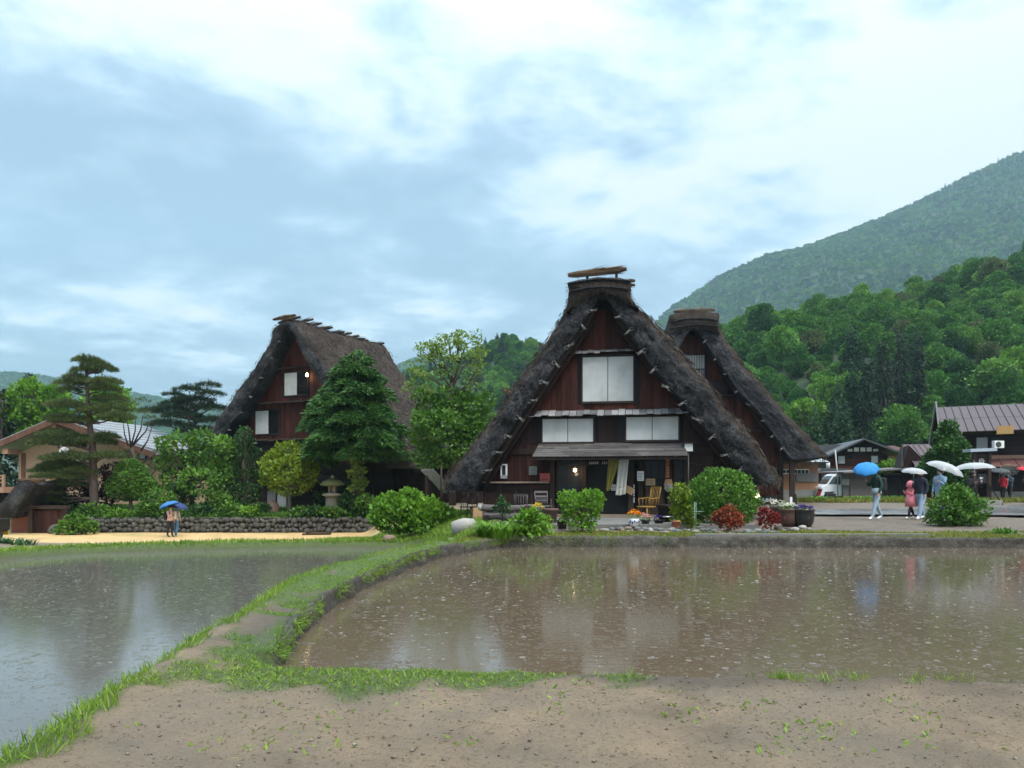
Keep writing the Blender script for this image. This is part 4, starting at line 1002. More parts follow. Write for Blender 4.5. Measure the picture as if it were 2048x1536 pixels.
H3.planks(-4.6, 4.7, .1, z3_-.05, 0, .24, M_PLANK, seed=34)
fr = H3.window(rw[0], rw[1], rw[2], rw[3], -.02, [])
for k in range(13):
    x = rw[0]+(rw[1]-rw[0])*(k+.5)/13; MB().span(x-.026, x+.026, -.06, -.02, (rw[2]+rw[3])/2, rw[3]).build('slat', M_PAPER, fr)
    MB().span(x-.026, x+.026, -.06, -.02, rw[2], (rw[2]+rw[3])/2-.06).build('slat', M_GREY, fr)
MB().span(rw[0], rw[1], .0, .03, rw[2], rw[3]).build('opening', M_DARK, fr)
for zz_, x0, x1 in ((z2_, -3.2, 3.2), (z3_, -4.2, 4.2)): H3.pent(x0, x1, zz_+.09, zz_-.03, 0, .4, int((x1-x0)/.5), M_BEAM, seed=int(zz_*9))
H3.rafter(.12, -.6, .15, .1, M_BEAM); H3.ties([.55, .61, .67, .73, .79, .85, .90, .95], -1.0, -1)
H3.box('corner_post', 4.6, 4.85, 0, 3.2, -.2, .1, M_BEAM); H3.box('corner_post', 5.05, 5.3, 0, 2.5, -.9, -.65, M_BEAM)
thatch_slab([(-1.45, 9.2), (-1.32, 9.8), (-1.36, 10.35), (-.6, 10.46), (.5, 10.46), (1.28, 10.35), (1.24, 9.8), (1.36, 9.2), (.7, 9.45), (-.05, 9.66), (-.8, 9.45)], -1.28, 10.8, H3.root, 'ridge_cap', 1800, 24, .10, M_TH_TOP, 80)
for z_ in (9.75, 10.1): MB().tube([(u_, -1.31, z_-.1*u_*u_) for u_ in np.linspace(-1.3, 1.22, 9)], .035, 6).build('cap_binding', M_TH_FRONT, H3.root)
for k, w in enumerate(np.arange(-.9, 10.5, 1.2)): straw_bundle(H3.root, (-1.1, w, 10.58), (1.1, w, 10.60), .11, 240, 130+k, M_STRAW_NEW, fly=.4)

# ------------------------------------------------------------------ garden trees and shrubs
L_MID = leafmat('leaf_mid_green', (0.026, 0.085, 0.018), (0.156, 0.324, 0.048), 0.25, 0.5, 0.0)
L_BRIGHT = leafmat('leaf_bright_green', (0.05, 0.14, 0.012), (0.218, 0.414, 0.046), 0.3, 0.5, 0.0)
L_YELLOW = leafmat('leaf_yellow_green', (0.065, 0.13, 0.012), (0.25, 0.345, 0.032), 0.3, 0.45, 0.0)
L_DARK = leafmat('leaf_dark_green', (0.012, 0.045, 0.014), (0.058, 0.143, 0.036), 0.15, 0.5, 0.0)
L_PINE = leafmat('pine_needle', (0.026, 0.05, 0.018), (0.12, 0.165, 0.05), 0.1, 0.6, 0.0)
L_PINE_DK = leafmat('pine_needle_dark', (0.010, 0.026, 0.016), (0.040, 0.075, 0.032), 0.1, 0.6, 0.0)
L_HINOKI = leafmat('hinoki_spray', (0.012, 0.05, 0.014), (0.07, 0.175, 0.03), 0.15, 0.5, 0.0)
L_RED = leafmat('maple_red', (0.10, 0.022, 0.014), (0.34, 0.075, 0.035), 0.3, 0.5, 0.0)
L_CRIMSON = leafmat('maple_crimson', (0.10, 0.012, 0.016), (0.30, 0.042, 0.045), 0.3, 0.5, 0.0)
L_PURPLE = leafmat('maple_purple', (0.018, 0.008, 0.010), (0.075, 0.024, 0.026), 0.2, 0.5, 0.0)
L_PALE = leafmat('leaf_pale_green', (0.08, 0.16, 0.03), (0.27, 0.38, 0.09), 0.3, 0.5, 0.0)
BARK = bark(); BARK_RED = bark('bark_pine', (0.035, 0.024, 0.02), (0.11, 0.08, 0.07)); BARK_GREY = bark('bark_grey', (0.06, 0.055, 0.05), (0.19, 0.18, 0.165))
def plant(name, label, cat, x, y, crown, trunk=None, group=None, z=None, crown_name='crown'):
    """a tree or shrub: crown and trunk meshes are in metres from its foot"""
    t = thing(name, label, cat, (x, y, gz(x, y) - 0.03 if z is None else z), 0, group)
    link(crown_name, crown, t)
    if trunk is not None: link('trunk', trunk, t)
    return t
def clumps_px(cx, base_py, D, items, seed, ry=0.8):
    """ellipsoid clumps given by their size in the picture, turned into metres about a foot point"""
    k = D/FPX; r_ = random.Random(seed); out = []
    for (px, py, hw, hh) in items:
        out.append(((px-cx)*k, r_.uniform(-.45, .45)*hw*k, (base_py-py)*k, hw*k, max(hw*ry, hh)*k*.9, hh*k))
    return out
def pads(cl, n_m2, L, Wd, rs, up=0.9):
    """pine pads: flat layers of needle tufts standing up and out"""
    Vs, Fs, Ts, o = [], [], [], 0
    for cx, cy, cz, rx, ry, rz in cl:
        n = max(40, int(math.pi*rx*ry*n_m2)); a = rs.random(n)*6.283; q = np.sqrt(rs.random(n))
        ed = 1 + 0.35*fbm(np.stack([np.cos(a)*1.7+cx*3, np.sin(a)*1.7+cz*3, 0*a], -1), 3)*2
        P_ = np.stack([cx+rx*q*ed*np.cos(a), cy+ry*q*ed*np.sin(a), cz + rz*(1-q*q)*0.8*rs.random(n) - 0.28*rz*q + rs.normal(size=n)*.03], -1)
        out = np.stack([np.cos(a)*q, np.sin(a)*q, 0*q], -1)
        for b in range(3):
            A = out*0.9 + rs.normal(size=(n, 3))*0.55 + np.array([0, 0, up])
            V, F = leaf_arrays(P_, A, L*(.7+.6*rs.random(n)), Wd, .1, rs)
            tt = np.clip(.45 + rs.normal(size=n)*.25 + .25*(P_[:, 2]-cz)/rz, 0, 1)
            Vs.append(V); Fs.append(F+o); Ts.append(np.repeat(tt, 2)); o += len(V)
    return np.concatenate(Vs), np.concatenate(Fs), np.concatenate(Ts)
rs = np.random.default_rng(21)
# big garden pine
D = 41.3; cx = 186; xb = X(cx, D); zb = gz(xb, D); bpy_ = HZ + (CZ-zb)*FPX/D
items = [(172,722,26,9),(190,727,24,8),(163,739,30,8),(200,737,26,8),(148,752,24,7),(138,763,24,7),(214,762,26,8),(172,765,24,7),(136,782,26,8),(206,778,26,8),(210,797,30,8),(138,808,40,10),(226,818,38,10),(190,822,28,8),(118,836,30,9),(145,843,42,10),(236,832,30,9),(126,872,36,9),(118,884,42,11),(168,881,46,11),(208,874,28,9),(150,913,42,11),(118,928,38,10),(216,913,34,9),(102,943,34,10),(122,953,42,10),(96,982,34,10),(132,968,42,10),(102,998,34,10),(160,945,30,8)]
items = [(a_+random.uniform(-4, 4), b_+random.uniform(-3, 3), c_*random.uniform(.8, 1.12), d_*1.35) for a_, b_, c_, d_ in items]; cl = clumps_px(cx, bpy_, D, items, 5, 1.1)
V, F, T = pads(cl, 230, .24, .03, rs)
k = D/FPX
tr = [(0,0,-.1),(.05,0,1.0),(-.02,.05,2.2),(.0,0,3.6),(-.15,0,4.8),(-.3,.05,6.2),(-.35,0,7.4),(-.32,0,8.5)]
lines = [(tr, .27, .06)]
for c in cl:
    zz_ = max(.9, min(c[2]-.35, 8.2)); xi = np.interp(zz_, [p[2] for p in tr], [p[0] for p in tr])
    lines.append((limb((xi, 0, zz_), (c[0]*.9, c[1]*.8, c[2]-.08), 5, .0, rs), .065, .018))
plant('pine_tree', 'tall garden pine with flat needle layers in front of the peach house', 'tree', xb, D, npmesh('pine_crown', V, F, L_PINE, tint=T), trunk_mesh('pine_trunk', BARK_RED, lines))
# dark pine behind, left of the thatched house
D = 58; cx = 390; xb = X(cx, D); zb = .3; bpy_ = HZ + (CZ-zb)*FPX/D
items = [(352,808,32,10),(345,790,20,7),(378,780,28,10),(418,772,22,10),(425,790,26,8),(385,800,40,10),(340,820,34,9),(415,815,36,11),(370,832,42,11),(420,842,38,11),(340,850,40,12),(300,822,26,9),(392,862,50,12)]
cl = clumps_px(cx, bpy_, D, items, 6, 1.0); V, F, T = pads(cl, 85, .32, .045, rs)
lines = [([(0,0,-.1),(.1,0,2.5),(-.1,0,5),(.1,0,7.2)], .3, .08)] + [(limb((0, 0, min(6.8, max(2, c[2]-.7))), (c[0], c[1], c[2]-.1), 5, 0, rs), .09, .03) for c in cl]
plant('pine_tree', 'dark spreading pine beside the left thatched roof', 'tree', xb, D, npmesh('pine_crown', V, F, L_PINE_DK, tint=T), trunk_mesh('pine_trunk', BARK, lines), z=zb)
def leafy(name, label, cx, D, items, mat, per, L, Wd, seed, zb=None, trunk=None, tmat=None, bark_lines=True, ry=.8, up=.35, jit=.7, shell=.55, cat='tree', tr=.12, lumps=.35, stem=None, group=None):
    rs_ = np.random.default_rng(seed); xb = X(cx, D); z_ = gz(xb, D) if zb is None else zb; b = HZ + (CZ-z_)*FPX/D
    cl = clumps_px(cx, b, D, items, seed, ry); main = list(cl)
    for c in main:                                                  # sprigs break up the outline
        for q in range(7):
            d_ = sphere_dirs(1, rs_)[0]; d_[2] = abs(d_[2])*.9 - .1; e_ = rs_.uniform(.14, .28)*min(c[3], c[5]); f_ = rs_.uniform(.92, 1.18)
            cl.append((c[0]+d_[0]*c[3]*f_, c[1]+d_[1]*c[4]*f_, c[2]+d_[2]*c[5]*f_, e_, e_, e_*1.2))
    crown = crown_mesh(name + '_crown', mat, cl, per*2.0, L*1.12, Wd*1.15, up, jit, shell, rs_, lumps)
    tm = None
    if bark_lines:
        top = max(c[2] for c in cl); h0 = stem if stem else top*.35
        lines = [([(0, 0, -.1), (rs_.normal()*.05, 0, h0*.5), (rs_.normal()*.1, 0, h0)], tr, tr*.7)]
        lines += [(limb((0, 0, h0*(.8 if i % 2 else .95)), (c[0], c[1], c[2]), 5, .05, rs_), tr*.5, tr*.12) for i, c in enumerate(cl[:14])]
        tm = trunk_mesh(name + '_trunk', tmat or BARK, lines)
    return plant(name, label, cat, xb, D, crown, tm, group, z_)
leafy('broadleaf_tree', 'bright yellow green tree behind the peach house roof', 75, 62, [(70,800,40,30),(45,835,40,32),(95,840,45,35),(30,880,38,34),(80,885,48,32),(115,800,24,26),(60,775,22,16)], L_BRIGHT, 11, .34, .24, 31, .3, tr=.3)
leafy('broadleaf_tree', 'yellow green tree behind the big pine', 225, 62, [(225,790,28,24),(205,820,34,26),(242,815,28,24),(215,850,40,24),(190,780,16,14)], L_BRIGHT, 11, .34, .24, 32, .3, tr=.25)
leafy('cedar_tree', 'thin dark cedar top at the far left skyline', 58, 74, [(58,757,4,8),(57,770,8,8),(58,784,11,9),(57,800,14,10),(57,820,17,12),(57,845,20,14)], L_PINE_DK, 10, .4, .2, 33, .3, up=-.3, tr=.25)
leafy('cedar_tree', 'dark cedar at the left picture edge', -4, 60, [(-4,790,8,14),(-4,820,16,16),(-4,850,22,18),(-4,885,28,20),(-6,920,32,24),(0,960,34,26)], L_PINE_DK, 10, .4, .2, 34, .3, up=-.3, tr=.3)
# pruned bare-branched tree
D = 43.5; xb = X(268, D); zb = gz(xb, D); b = HZ+(CZ-zb)*FPX/D; k = D/FPX
def Lp(*pp): return [((px-268)*k, rs.normal()*.05, (b-py)*k) for px, py in pp]
lines = [(Lp((292,1010),(290,970),(272,930),(262,895)), .16, .12)]
for q in (((262,895),(258,860),(254,835)),((262,895),(270,860),(272,830)),((265,890),(282,858),(285,830)),((268,888),(292,862),(300,838)),((258,890),(248,868),(246,845)),((280,945),(300,925),(318,905)),((275,930),(300,915),(320,898)),((288,965),(300,950),(312,940)),((282,900),(295,880),(303,850))): lines.append((Lp(*q), .055, .02))
tw = [((px-268)*k, rs.normal()*.15, (b-py)*k, 14*k, 14*k, 7*k) for px, py in ((254,832),(272,822),(288,824),(300,835),(265,808),(280,800),(318,903),(250,905),(262,915),(240,912),(312,938))]
V, F, T = pads(tw, 60, .2, .03, rs)
plant('pruned_tree', 'pruned tree with bare upright branches beside the pine', 'tree', xb, D, npmesh('tufts', V, F, L_PINE, tint=T), trunk_mesh('pruned_trunk', BARK, lines))
# clipped dome, broad tree, ivy-like cone, yellow round tree
leafy('clipped_tree', 'dense dome shaped clipped tree right of the pine trunk', 262, 42.0, [(262,950,34,26),(262,968,44,26),(250,980,40,20),(275,980,42,20),(262,932,20,14)], L_MID, 75, .12, .085, 35, up=.15, jit=.5, shell=.8, tr=.12, lumps=.15, stem=.9)
leafy('broadleaf_tree', 'loose mid green tree left of the white shutter', 385, 42.2, [(365,895,36,26),(395,880,30,20),(340,925,34,24),(385,930,46,30),(430,915,34,26),(350,960,34,26),(410,965,46,28),(440,950,28,28),(450,890,20,16),(330,885,20,12)], L_MID, 26, .2, .13, 36, tr=.16)
leafy('conifer_shrub', 'dark narrow cone of foliage beside the yellow green tree', 490, 42.3, [(489,868,12,14),(489,885,20,16),(489,905,26,18),(490,930,32,22),(490,960,36,24),(488,985,34,20)], L_DARK, 48, .14, .09, 37, up=.3, jit=.6, shell=.75, tr=.14, lumps=.2)
leafy('broadleaf_tree', 'round yellow green tree in front of the left thatched house', 578, 41.6, [(578,905,34,22),(552,925,30,24),(605,922,30,24),(578,940,46,26),(545,955,28,22),(610,955,30,24),(580,970,40,20),(625,935,16,18)], L_YELLOW, 34, .17, .12, 38, up=.5, tr=.13, tmat=BARK_GREY)
# tall layered conifer before the left thatched house: drooping sprays in tiers
D = 42.0; cx = 713; rs_ = np.random.default_rng(39); xb = X(cx, D); zb = gz(xb, D); b = HZ+(CZ-zb)*FPX/D; k = D/FPX
cl = []; Vs, Fs, Ts, o_ = [], [], [], 0
for j, (py, hw) in enumerate(((706,12),(722,24),(740,36),(760,48),(782,60),(806,70),(830,80),(856,90),(880,94),(902,84))):
    npad = 1 if j == 0 else int(4+hw/8)
    for q in range(npad):
        an = 6.283*q/npad + rs_.random()*.9; rr = hw*k*(.42+.55*rs_.random()) if j else 0
        pr = (hw*k*.28+.16)*rs_.uniform(.7, 1.25); c = np.array([math.cos(an)*rr, math.sin(an)*rr, (b-py)*k + rs_.normal()*.22 - .05*rr]); cl.append((*c, pr, pr, pr*.5))
        n = int(520*pr*pr*2.6)+60; a_ = rs_.random(n)*6.283; t_ = np.sqrt(rs_.random(n)); lump = fbm(np.stack([np.cos(a_)*2+j, np.sin(a_)*2+q*3., t_*2], -1), 3)
        P_ = c + np.stack([np.cos(a_)*t_*pr*(1+lump), np.sin(a_)*t_*pr*(1+lump), pr*(.42*(1-t_**2) - .35*t_**2) + rs_.normal(size=n)*.05], -1)
        outv = np.stack([np.cos(a_)*.8+math.cos(an)*.7, np.sin(a_)*.8+math.sin(an)*.7, -.55+.5*(1-t_)], -1) + rs_.normal(size=(n, 3))*.35
        V, F = leaf_arrays(P_, outv, .20+.14*rs_.random(n), .075, .15, rs_); Vs.append(V); Fs.append(F+o_); o_ += len(V); Ts.append(np.repeat(np.clip(.5+.9*lump+rs_.normal(size=n)*.2+.1*rs_.normal(), 0, 1), 2))
crown = npmesh('conifer_crown', np.concatenate(Vs), np.concatenate(Fs), L_HINOKI, tint=np.concatenate(Ts))
lines = [([(0,0,-.1),(0.05,0,2),(0,0,5),(-.05,0,9)], .24, .05)] + [(limb((0,0,max(1.6, c[2]-.2)), (c[0]*.8, c[1]*.8, c[2]), 4, 0, rs_), .05, .015) for c in cl[::3]]
plant('conifer_tree', 'tall layered conifer standing before the left thatched roof', 'tree', xb, D, crown, trunk_mesh('conifer_trunk', BARK_GREY, lines))
# leafy tree with an open top between the houses
D = 38.5; cx = 905; rs_ = np.random.default_rng(40); xb = X(cx, D); zb = gz(xb, D); b = HZ+(CZ-zb)*FPX/D; k = D/FPX
items = [(900,800,44,26),(865,815,36,26),(935,810,36,24),(880,850,52,30),(930,850,44,30),(850,870,34,26),(900,890,60,28),(955,870,34,26),(870,915,46,20),(930,915,40,20),(845,840,24,18),(975,800,16,16),(970,840,22,22),(840,790,18,10)]
cl = [((px-cx)*k, rs_.uniform(-.5, .5)*hw*k, (b-py)*k, hw*k, hw*k*.8, hh*k) for px, py, hw, hh in items]
V1, F1, T1 = clump_leaves(cl, 70, .21, .15, .3, .75, .5, rs_, .4)
br = [((905,770),(893,735),(880,705),(872,690)),((905,770),(918,725),(932,690),(945,680)),((903,775),(880,745),(862,715),(845,700)),((905,765),(902,720),(898,690),(893,672)),((907,770),(925,735),(945,715),(960,705)),((900,780),(870,760),(845,745),(830,740)),((918,725),(915,700),(920,680),(915,670)),((905,790),(935,770),(950,745),(958,725)),((890,735),(868,725),(862,705),(868,690)),((895,790),(860,785),(835,778),(820,770))]
tips = []
for q in br:
    for i, (px, py) in enumerate(q[1:]):
        for m_ in range(5 if i else 3): tips.append(((px-cx)*k+rs_.normal()*.22, rs_.normal()*.35, (b-py)*k+rs_.normal()*.18, .25, .25, .17))
V2, F2, T2 = clump_leaves(tips, 26, .17, .11, .3, .7, .3, rs_, .3)
me = npmesh('tree_crown', np.concatenate([V1, V2]), np.concatenate([F1, F2+len(V1)]), [L_MID, L_PALE], tint=np.concatenate([T1, T2]), mi=np.r_[np.zeros(len(F1), int), np.ones(len(F2), int)])
lines = [([(0,0,-.1),(.05,0,2),(-.05,0,3.5),(0,0,(b-765)*k)], .2, .10)]
for q in br: lines.append(([((px-cx)*k, rs_.normal()*.12, (b-py)*k) for px, py in q], .06, .015))
plant('broadleaf_tree', 'leafy tree with open twiggy top left of the middle house', 'tree', xb, D, me, trunk_mesh('tree_trunk', BARK, lines))
leafy('maple_tree', 'dark purple maple behind the pine trunk', 190, 43.2, [(150,985,34,22),(200,965,34,26),(235,975,26,22),(180,1005,44,20),(225,945,22,20),(120,1010,20,14)], L_PURPLE, 30, .13, .1, 41, tr=.1)
leafy('sapling', 'slim pale leaved sapling beside the conifer trunk', 716, 40.9, [(712,925,10,10),(718,945,12,10),(706,950,9,8),(724,965,12,9),(712,980,14,10)], L_PALE, 24, .2, .14, 42, tr=.035)
# low shrubs of the garden, each its own
low = [(190,1022,30,14,41.0,L_MID,'leafy shrub at the foot of the pine'), (325,1000,26,22,41.2,L_MID,'leafy shrub behind the two umbrellas'), (400,1022,26,14,40.9,L_DARK,'dark low shrub right of the two umbrellas'),
       (455,1018,30,14,41.0,L_MID,'low shrub under the dark cone'), (520,1016,16,12,41.0,L_DARK,'small dark shrub left of the yellow green tree trunk'), (625,1022,24,10,40.9,L_DARK,'low hedge left of the stone lantern'),
       (700,1005,24,22,41.0,L_DARK,'shrub right of the stone lantern'), (735,1010,20,22,40.8,L_MID,'leafy shrub at the right end of the stone wall'), (240,1030,26,10,40.8,L_BRIGHT,'low bright shrub under the clipped dome'), (365,985,22,24,42.0,L_DARK,'dark shrub beneath the loose green tree')]
low += [(300,1015,24,16,40.8,L_MID,'leafy shrub under the clipped dome on its right'), (435,1000,22,22,41.3,L_MID,'round shrub left of the dark cone'), (500,1022,18,10,40.7,L_BRIGHT,'low bright plants under the dark cone'), (600,1024,18,9,40.7,L_MID,'low plants right of the yellow green tree trunk'),
        (660,1024,26,8,40.6,L_MID,'low leaves at the foot of the stone lantern'), (690,985,16,24,42.4,L_DARK,'dark upright shrub behind the stone lantern'), (645,1000,14,18,43.0,L_DARK,'dark shrub left of the lantern cap'), (120,1000,26,18,42.0,L_DARK,'dark shrub left of the pine foot'), (345,1022,20,12,40.6,L_MID,'low shrub on the wall top above the two walkers')]
for i, (px, py, hw, hh, D, mt, lb) in enumerate(low):
    leafy('garden_shrub', lb, px, D, [(px,py,hw,hh),(px-hw*.5,py+hh*.3,hw*.55,hh*.8),(px+hw*.5,py+hh*.25,hw*.6,hh*.8)], mt, 34, .15, .1, 50+i, tr=.03, cat='shrub')
leafy('hydrangea_bush', 'broad leaved bush in front of the left end of the stone wall', 150, 38.6, [(150,1052,26,16),(130,1058,18,12),(172,1056,20,13),(155,1040,18,10)], L_MID, 36, .19, .14, 61, tr=.03, cat='bush', up=.6)
# bushes in front of the middle house
leafy('hydrangea_bush', 'big bright green broad leaved bush left of the middle house', 820, 26.6, [(785,1010,28,24),(762,1030,20,26),(820,1000,20,22),(812,1020,32,26),(850,1018,28,22),(790,1045,38,22),(840,1042,44,22),(880,1030,24,20),(815,990,10,10),(895,1040,12,12)], L_BRIGHT, 60, .16, .12, 62, tr=.03, cat='bush', up=.5)
leafy('leafy_bush', 'fresh green bush with long leaves beside the daylilies', 1062, 19.0, [(1060,1042,26,20),(1040,1052,20,18),(1080,1052,20,18),(1062,1066,30,14),(1055,1028,14,10)], L_BRIGHT, 75, .15, .075, 63, tr=.02, cat='bush', up=-.1)
leafy('clipped_bush', 'round bright clipped bush left of the entrance', 1162, 19.7, [(1162,1012,40,26),(1140,1000,22,18),(1182,1000,22,20),(1162,1035,34,20),(1164,1052,24,14)], L_BRIGHT, 150, .075, .05, 64, tr=.04, cat='bush', shell=.75, lumps=.2, up=.3)
leafy('clipped_bush', 'large round green bush right of the ivy column', 1445, 21.8, [(1445,985,56,44),(1405,995,30,40),(1485,1000,32,40),(1445,1025,62,26),(1430,955,28,18),(1465,958,24,16)], L_MID, 120, .085, .06, 65, tr=.05, cat='bush', shell=.75, lumps=.2)
leafy('ivy_column', 'leafy climbing ivy column beside the terracotta pot', 1362, 21.0, [(1358,985,15,16),(1362,1005,19,16),(1364,1025,21,16),(1368,1042,22,12),(1384,1048,12,8)], L_YELLOW, 110, .09, .07, 66, tr=.025, cat='climber', lumps=.3)
leafy('maple_shrub', 'rusty red maple shrub in front of the large round bush', 1457, 19.9, [(1455,1030,24,13),(1440,1040,18,12),(1472,1040,20,13),(1458,1048,26,9),(1460,1020,12,8)], L_RED, 130, .075, .055, 67, tr=.025, cat='shrub')
leafy('maple_shrub', 'crimson maple shrub left of the flower barrels', 1540, 20.2, [(1535,1030,16,11),(1552,1038,14,10),(1538,1045,20,9),(1528,1022,8,7)], L_CRIMSON, 130, .075, .055, 68, tr=.02, cat='shrub')
leafy('rounded_shrub', 'dense dark green shrub in front of the people with clear umbrellas', 1912, 22.2, [(1912,1012,42,34),(1885,1020,30,28),(1940,1022,30,28),(1912,1035,54,16),(1905,985,24,16),(1930,992,20,14)], L_MID, 95, .11, .055, 69, tr=.05, cat='shrub', lumps=.3)
leafy('low_shrub', 'small low green shrub on the right paddy bank', 2005, 19.3, [(2005,1066,20,7),(1995,1070,12,5),(2018,1069,12,5)], L_MID, 110, .09, .05, 70, tr=.015, cat='shrub')
leafy('conifer_tree', 'dense cone shaped conifer before the metal roofed house', 1897, 44.0, [(1896,856,14,14),(1896,878,24,20),(1896,905,34,24),(1898,935,44,28),(1898,968,46,26),(1880,915,22,18),(1915,920,22,18)], L_HINOKI, 70, .2, .1, 71, up=.1, shell=.7, tr=.14, lumps=.25)
leafy('young_tree', 'small bright tree behind the long low shed', 1785, 58, [(1785,930,22,10),(1770,938,16,10),(1802,938,18,10)], L_BRIGHT, 16, .24, .16, 72, .5, tr=.08)
leafy('rose_bush', 'thin rose bush growing in front of the bench', 1005, 20.3, [(1000,1008,8,6),(1012,1012,8,6),(996,1018,9,6),(1008,1024,9,6),(1004,998,4,4)], L_DARK, 120, .07, .05, 73, tr=.012, cat='bush', stem=.25)
# trees one can pick out at the foot of the hillside
foot = [(1610,835,110,[(1610,820,32,18),(1590,840,26,16),(1635,838,28,18),(1612,855,40,16)],L_BRIGHT,'bright green tree at the foot of the hillside beside the right thatched eave'),
        (1700,800,125,[(1700,770,34,24),(1680,800,30,24),(1725,800,32,26),(1702,835,44,26)],L_MID,'rounded green tree at the foot of the hillside above the dark tiled house'),
        (1990,770,118,[(1990,745,36,24),(1965,770,30,24),(2020,770,34,26),(1995,800,48,26)],L_MID,'green tree rising behind the metal roof'),
        (2040,740,124,[(2035,715,30,20),(2050,740,34,24),(2020,745,26,20)],L_BRIGHT,'bright tree at the right picture edge above the metal roof')]
for i, (px, py, D, it, mt, lb) in enumerate(foot): leafy('broadleaf_tree', lb, px, D, it, mt, 5.5, .5, .38, 80+i, .5, tr=.3, cat='tree', up=.5)
for i, (px, top, D, hw, lb) in enumerate(((1765,690,112,26,'tall dark cedar on the hillside above the blue umbrella'), (1800,672,114,26,'tallest dark cedar of the clump behind the low shed'), (1838,700,112,28,'dark cedar left of the metal roofed house'), (1735,730,110,22,'shorter dark cedar at the left of the clump'))):
    it = [(px + random.uniform(-3, 3), top + t_*(900-top), max(4, hw*t_**.7), 10+6*t_) for t_ in np.linspace(.02, 1, 15)]
    leafy('cedar_tree', lb, px, D, it, L_PINE_DK, 7, .5, .22, 90+i, .5, up=-.4, jit=.4, shell=.5, tr=.3, ry=1.0)
# ------------------------------------------------------------------ daylilies: arching strap leaves
def strap_plant(name, label, cat, x, y, n, L, Wd, mat, seed, spread=.35, z=None):
    rs_ = np.random.default_rng(seed); Vs, Fs, o = [], [], 0
    for q in range(n):
        a = rs_.random()*6.28; r0 = rs_.random()**.5*spread; b = np.array([math.cos(a)*r0, math.sin(a)*r0*.7, 0]); d = a + rs_.normal()*.5
        l_ = L*rs_.uniform(.6, 1.1); pts = []
        for t_ in np.linspace(0, 1, 6): pts.append(b + np.array([math.cos(d)*l_*.55*t_**1.3, math.sin(d)*l_*.55*t_**1.3, l_*(.95*t_-.62*t_**2.4)]))
        sd_ = np.array([-math.sin(d), math.cos(d), 0])
        for i, p in enumerate(pts): w_ = Wd*(1-(i/5)**2)*.5+.001; Vs += [p-sd_*w_, p+sd_*w_]
        Fs += [[o+2*i, o+2*i+1, o+2*i+3, o+2*i+2] for i in range(5)]; o += 12
    t = thing(name, label, cat, (x, y, gz(x, y)-.02 if z is None else z))
    link('leaves', npmesh('leaves', np.array(Vs), np.array(Fs), mat, tint=np.repeat(rs_.random(n), 5)), t)
    return t
strap_plant('daylily_clump', 'arching strap leaved daylilies on the paddy bank', 'plant', X(1000, 18.75), 18.75, 190, 1.0, .038, L_BRIGHT, 5, .45)
strap_plant('daylily_clump', 'smaller strap leaved clump left of the daylilies', 'plant', X(972, 18.95), 18.95, 80, .8, .045, L_MID, 6, .2)
for i, px in enumerate((5, 22, 40, 54)):
    strap_plant('daffodil_clump', ['tuft of upright narrow leaves under the truck', 'second tuft of narrow leaves beside the truck', 'third tuft of narrow leaves beside the sand path', 'tuft of narrow leaves farthest from the truck'][i], 'plant', X(px, 25.0-.02*px), 25.0-.02*px, 45, .5, .04, L_DARK, 15+i, .28)
for i, px in enumerate((1632, 1655, 1720, 1745, 1800, 1830)):
    strap_plant('roadside_weeds', ['weeds in front of the scooter', 'weeds under the white van', 'tall weeds left of the person with the blue umbrella', 'tall weeds behind the person with the blue umbrella', 'weeds before the dark shed opening', 'weeds left of the pink coat'][i], 'weeds', X(px, 44), 44.0+.3*i, 70, .9, .06, L_MID if i % 2 else L_BRIGHT, 25+i, .5)

# ------------------------------------------------------------------ grass
L_GRASS = leafmat('grass_blade', (0.06, 0.15, 0.014), (0.28, 0.40, 0.06), 0.3, 0.5, 0.0)
L_GRASS_DRY = leafmat('grass_blade_dry', (0.10, 0.13, 0.02), (0.30, 0.30, 0.07), 0.3, 0.6, 0.0)
def grass(name, label, xs, ys_, L, Wd, mat, seed, lean=.45, lo=0.6):
    rs_ = np.random.default_rng(seed); n = len(xs); z_ = ground_z(xs, ys_)
    P_ = np.stack([xs, ys_, z_-.01], -1); A = np.stack([rs_.normal(size=n)*lean, rs_.normal(size=n)*lean, np.ones(n)], -1)
    V, F = leaf_arrays(P_, A, L*(lo+(1.3-lo)*rs_.random(n)), Wd, .15, rs_)
    o = link(name, npmesh(name, V, F, mat, tint=np.repeat(rs_.random(n), 2))); return tag(o, label, 'grass', kind='stuff')
def pick_pts(x0, x1, y0, y1, n, cond, seed, yp=1.0):
    rs_ = np.random.default_rng(seed); xs = rs_.uniform(x0, x1, n); ys_ = y0+(y1-y0)*rs_.random(n)**yp
    p = np.stack([xs, ys_, 0*xs], -1); sR_, sL_ = sdf_poly(PADDY_R, xs, ys_), sdf_poly(PADDY_L, xs, ys_); n1, n2 = fbm(p*1.1, 4), fbm(p*3.7+9, 3)
    k = cond(xs, ys_, sR_, sL_, n1, n2); return xs[k], ys_[k]
xs, ys_ = pick_pts(-4, -1.5, 2.5, 19, 60000, lambda x, y, a, b, n1, n2: (b > .34) & (b + n2*.4 < .80) & (y < 19), 1, 1.5)
grass('dike_grass', 'tall fresh grass along the left edge of the dike', xs, ys_, .10, .008, L_GRASS, 2, .55, .25)
rs_t = np.random.default_rng(303)
xs, ys_ = pick_pts(-3.6, .6, 4.6, 19, 190000, lambda x, y, a, b, n1, n2: (a > .02) & (b > .5) & (cover_grass(x, y, a, b, n1, n2)*(.75+2.2*n2) > .18+.75*rs_t.random(len(x))), 3, 1.3)
grass('dike_turf', 'short trampled grass on top of the dike', xs, ys_, .042, .008, L_GRASS, 4, 1.2, .3)
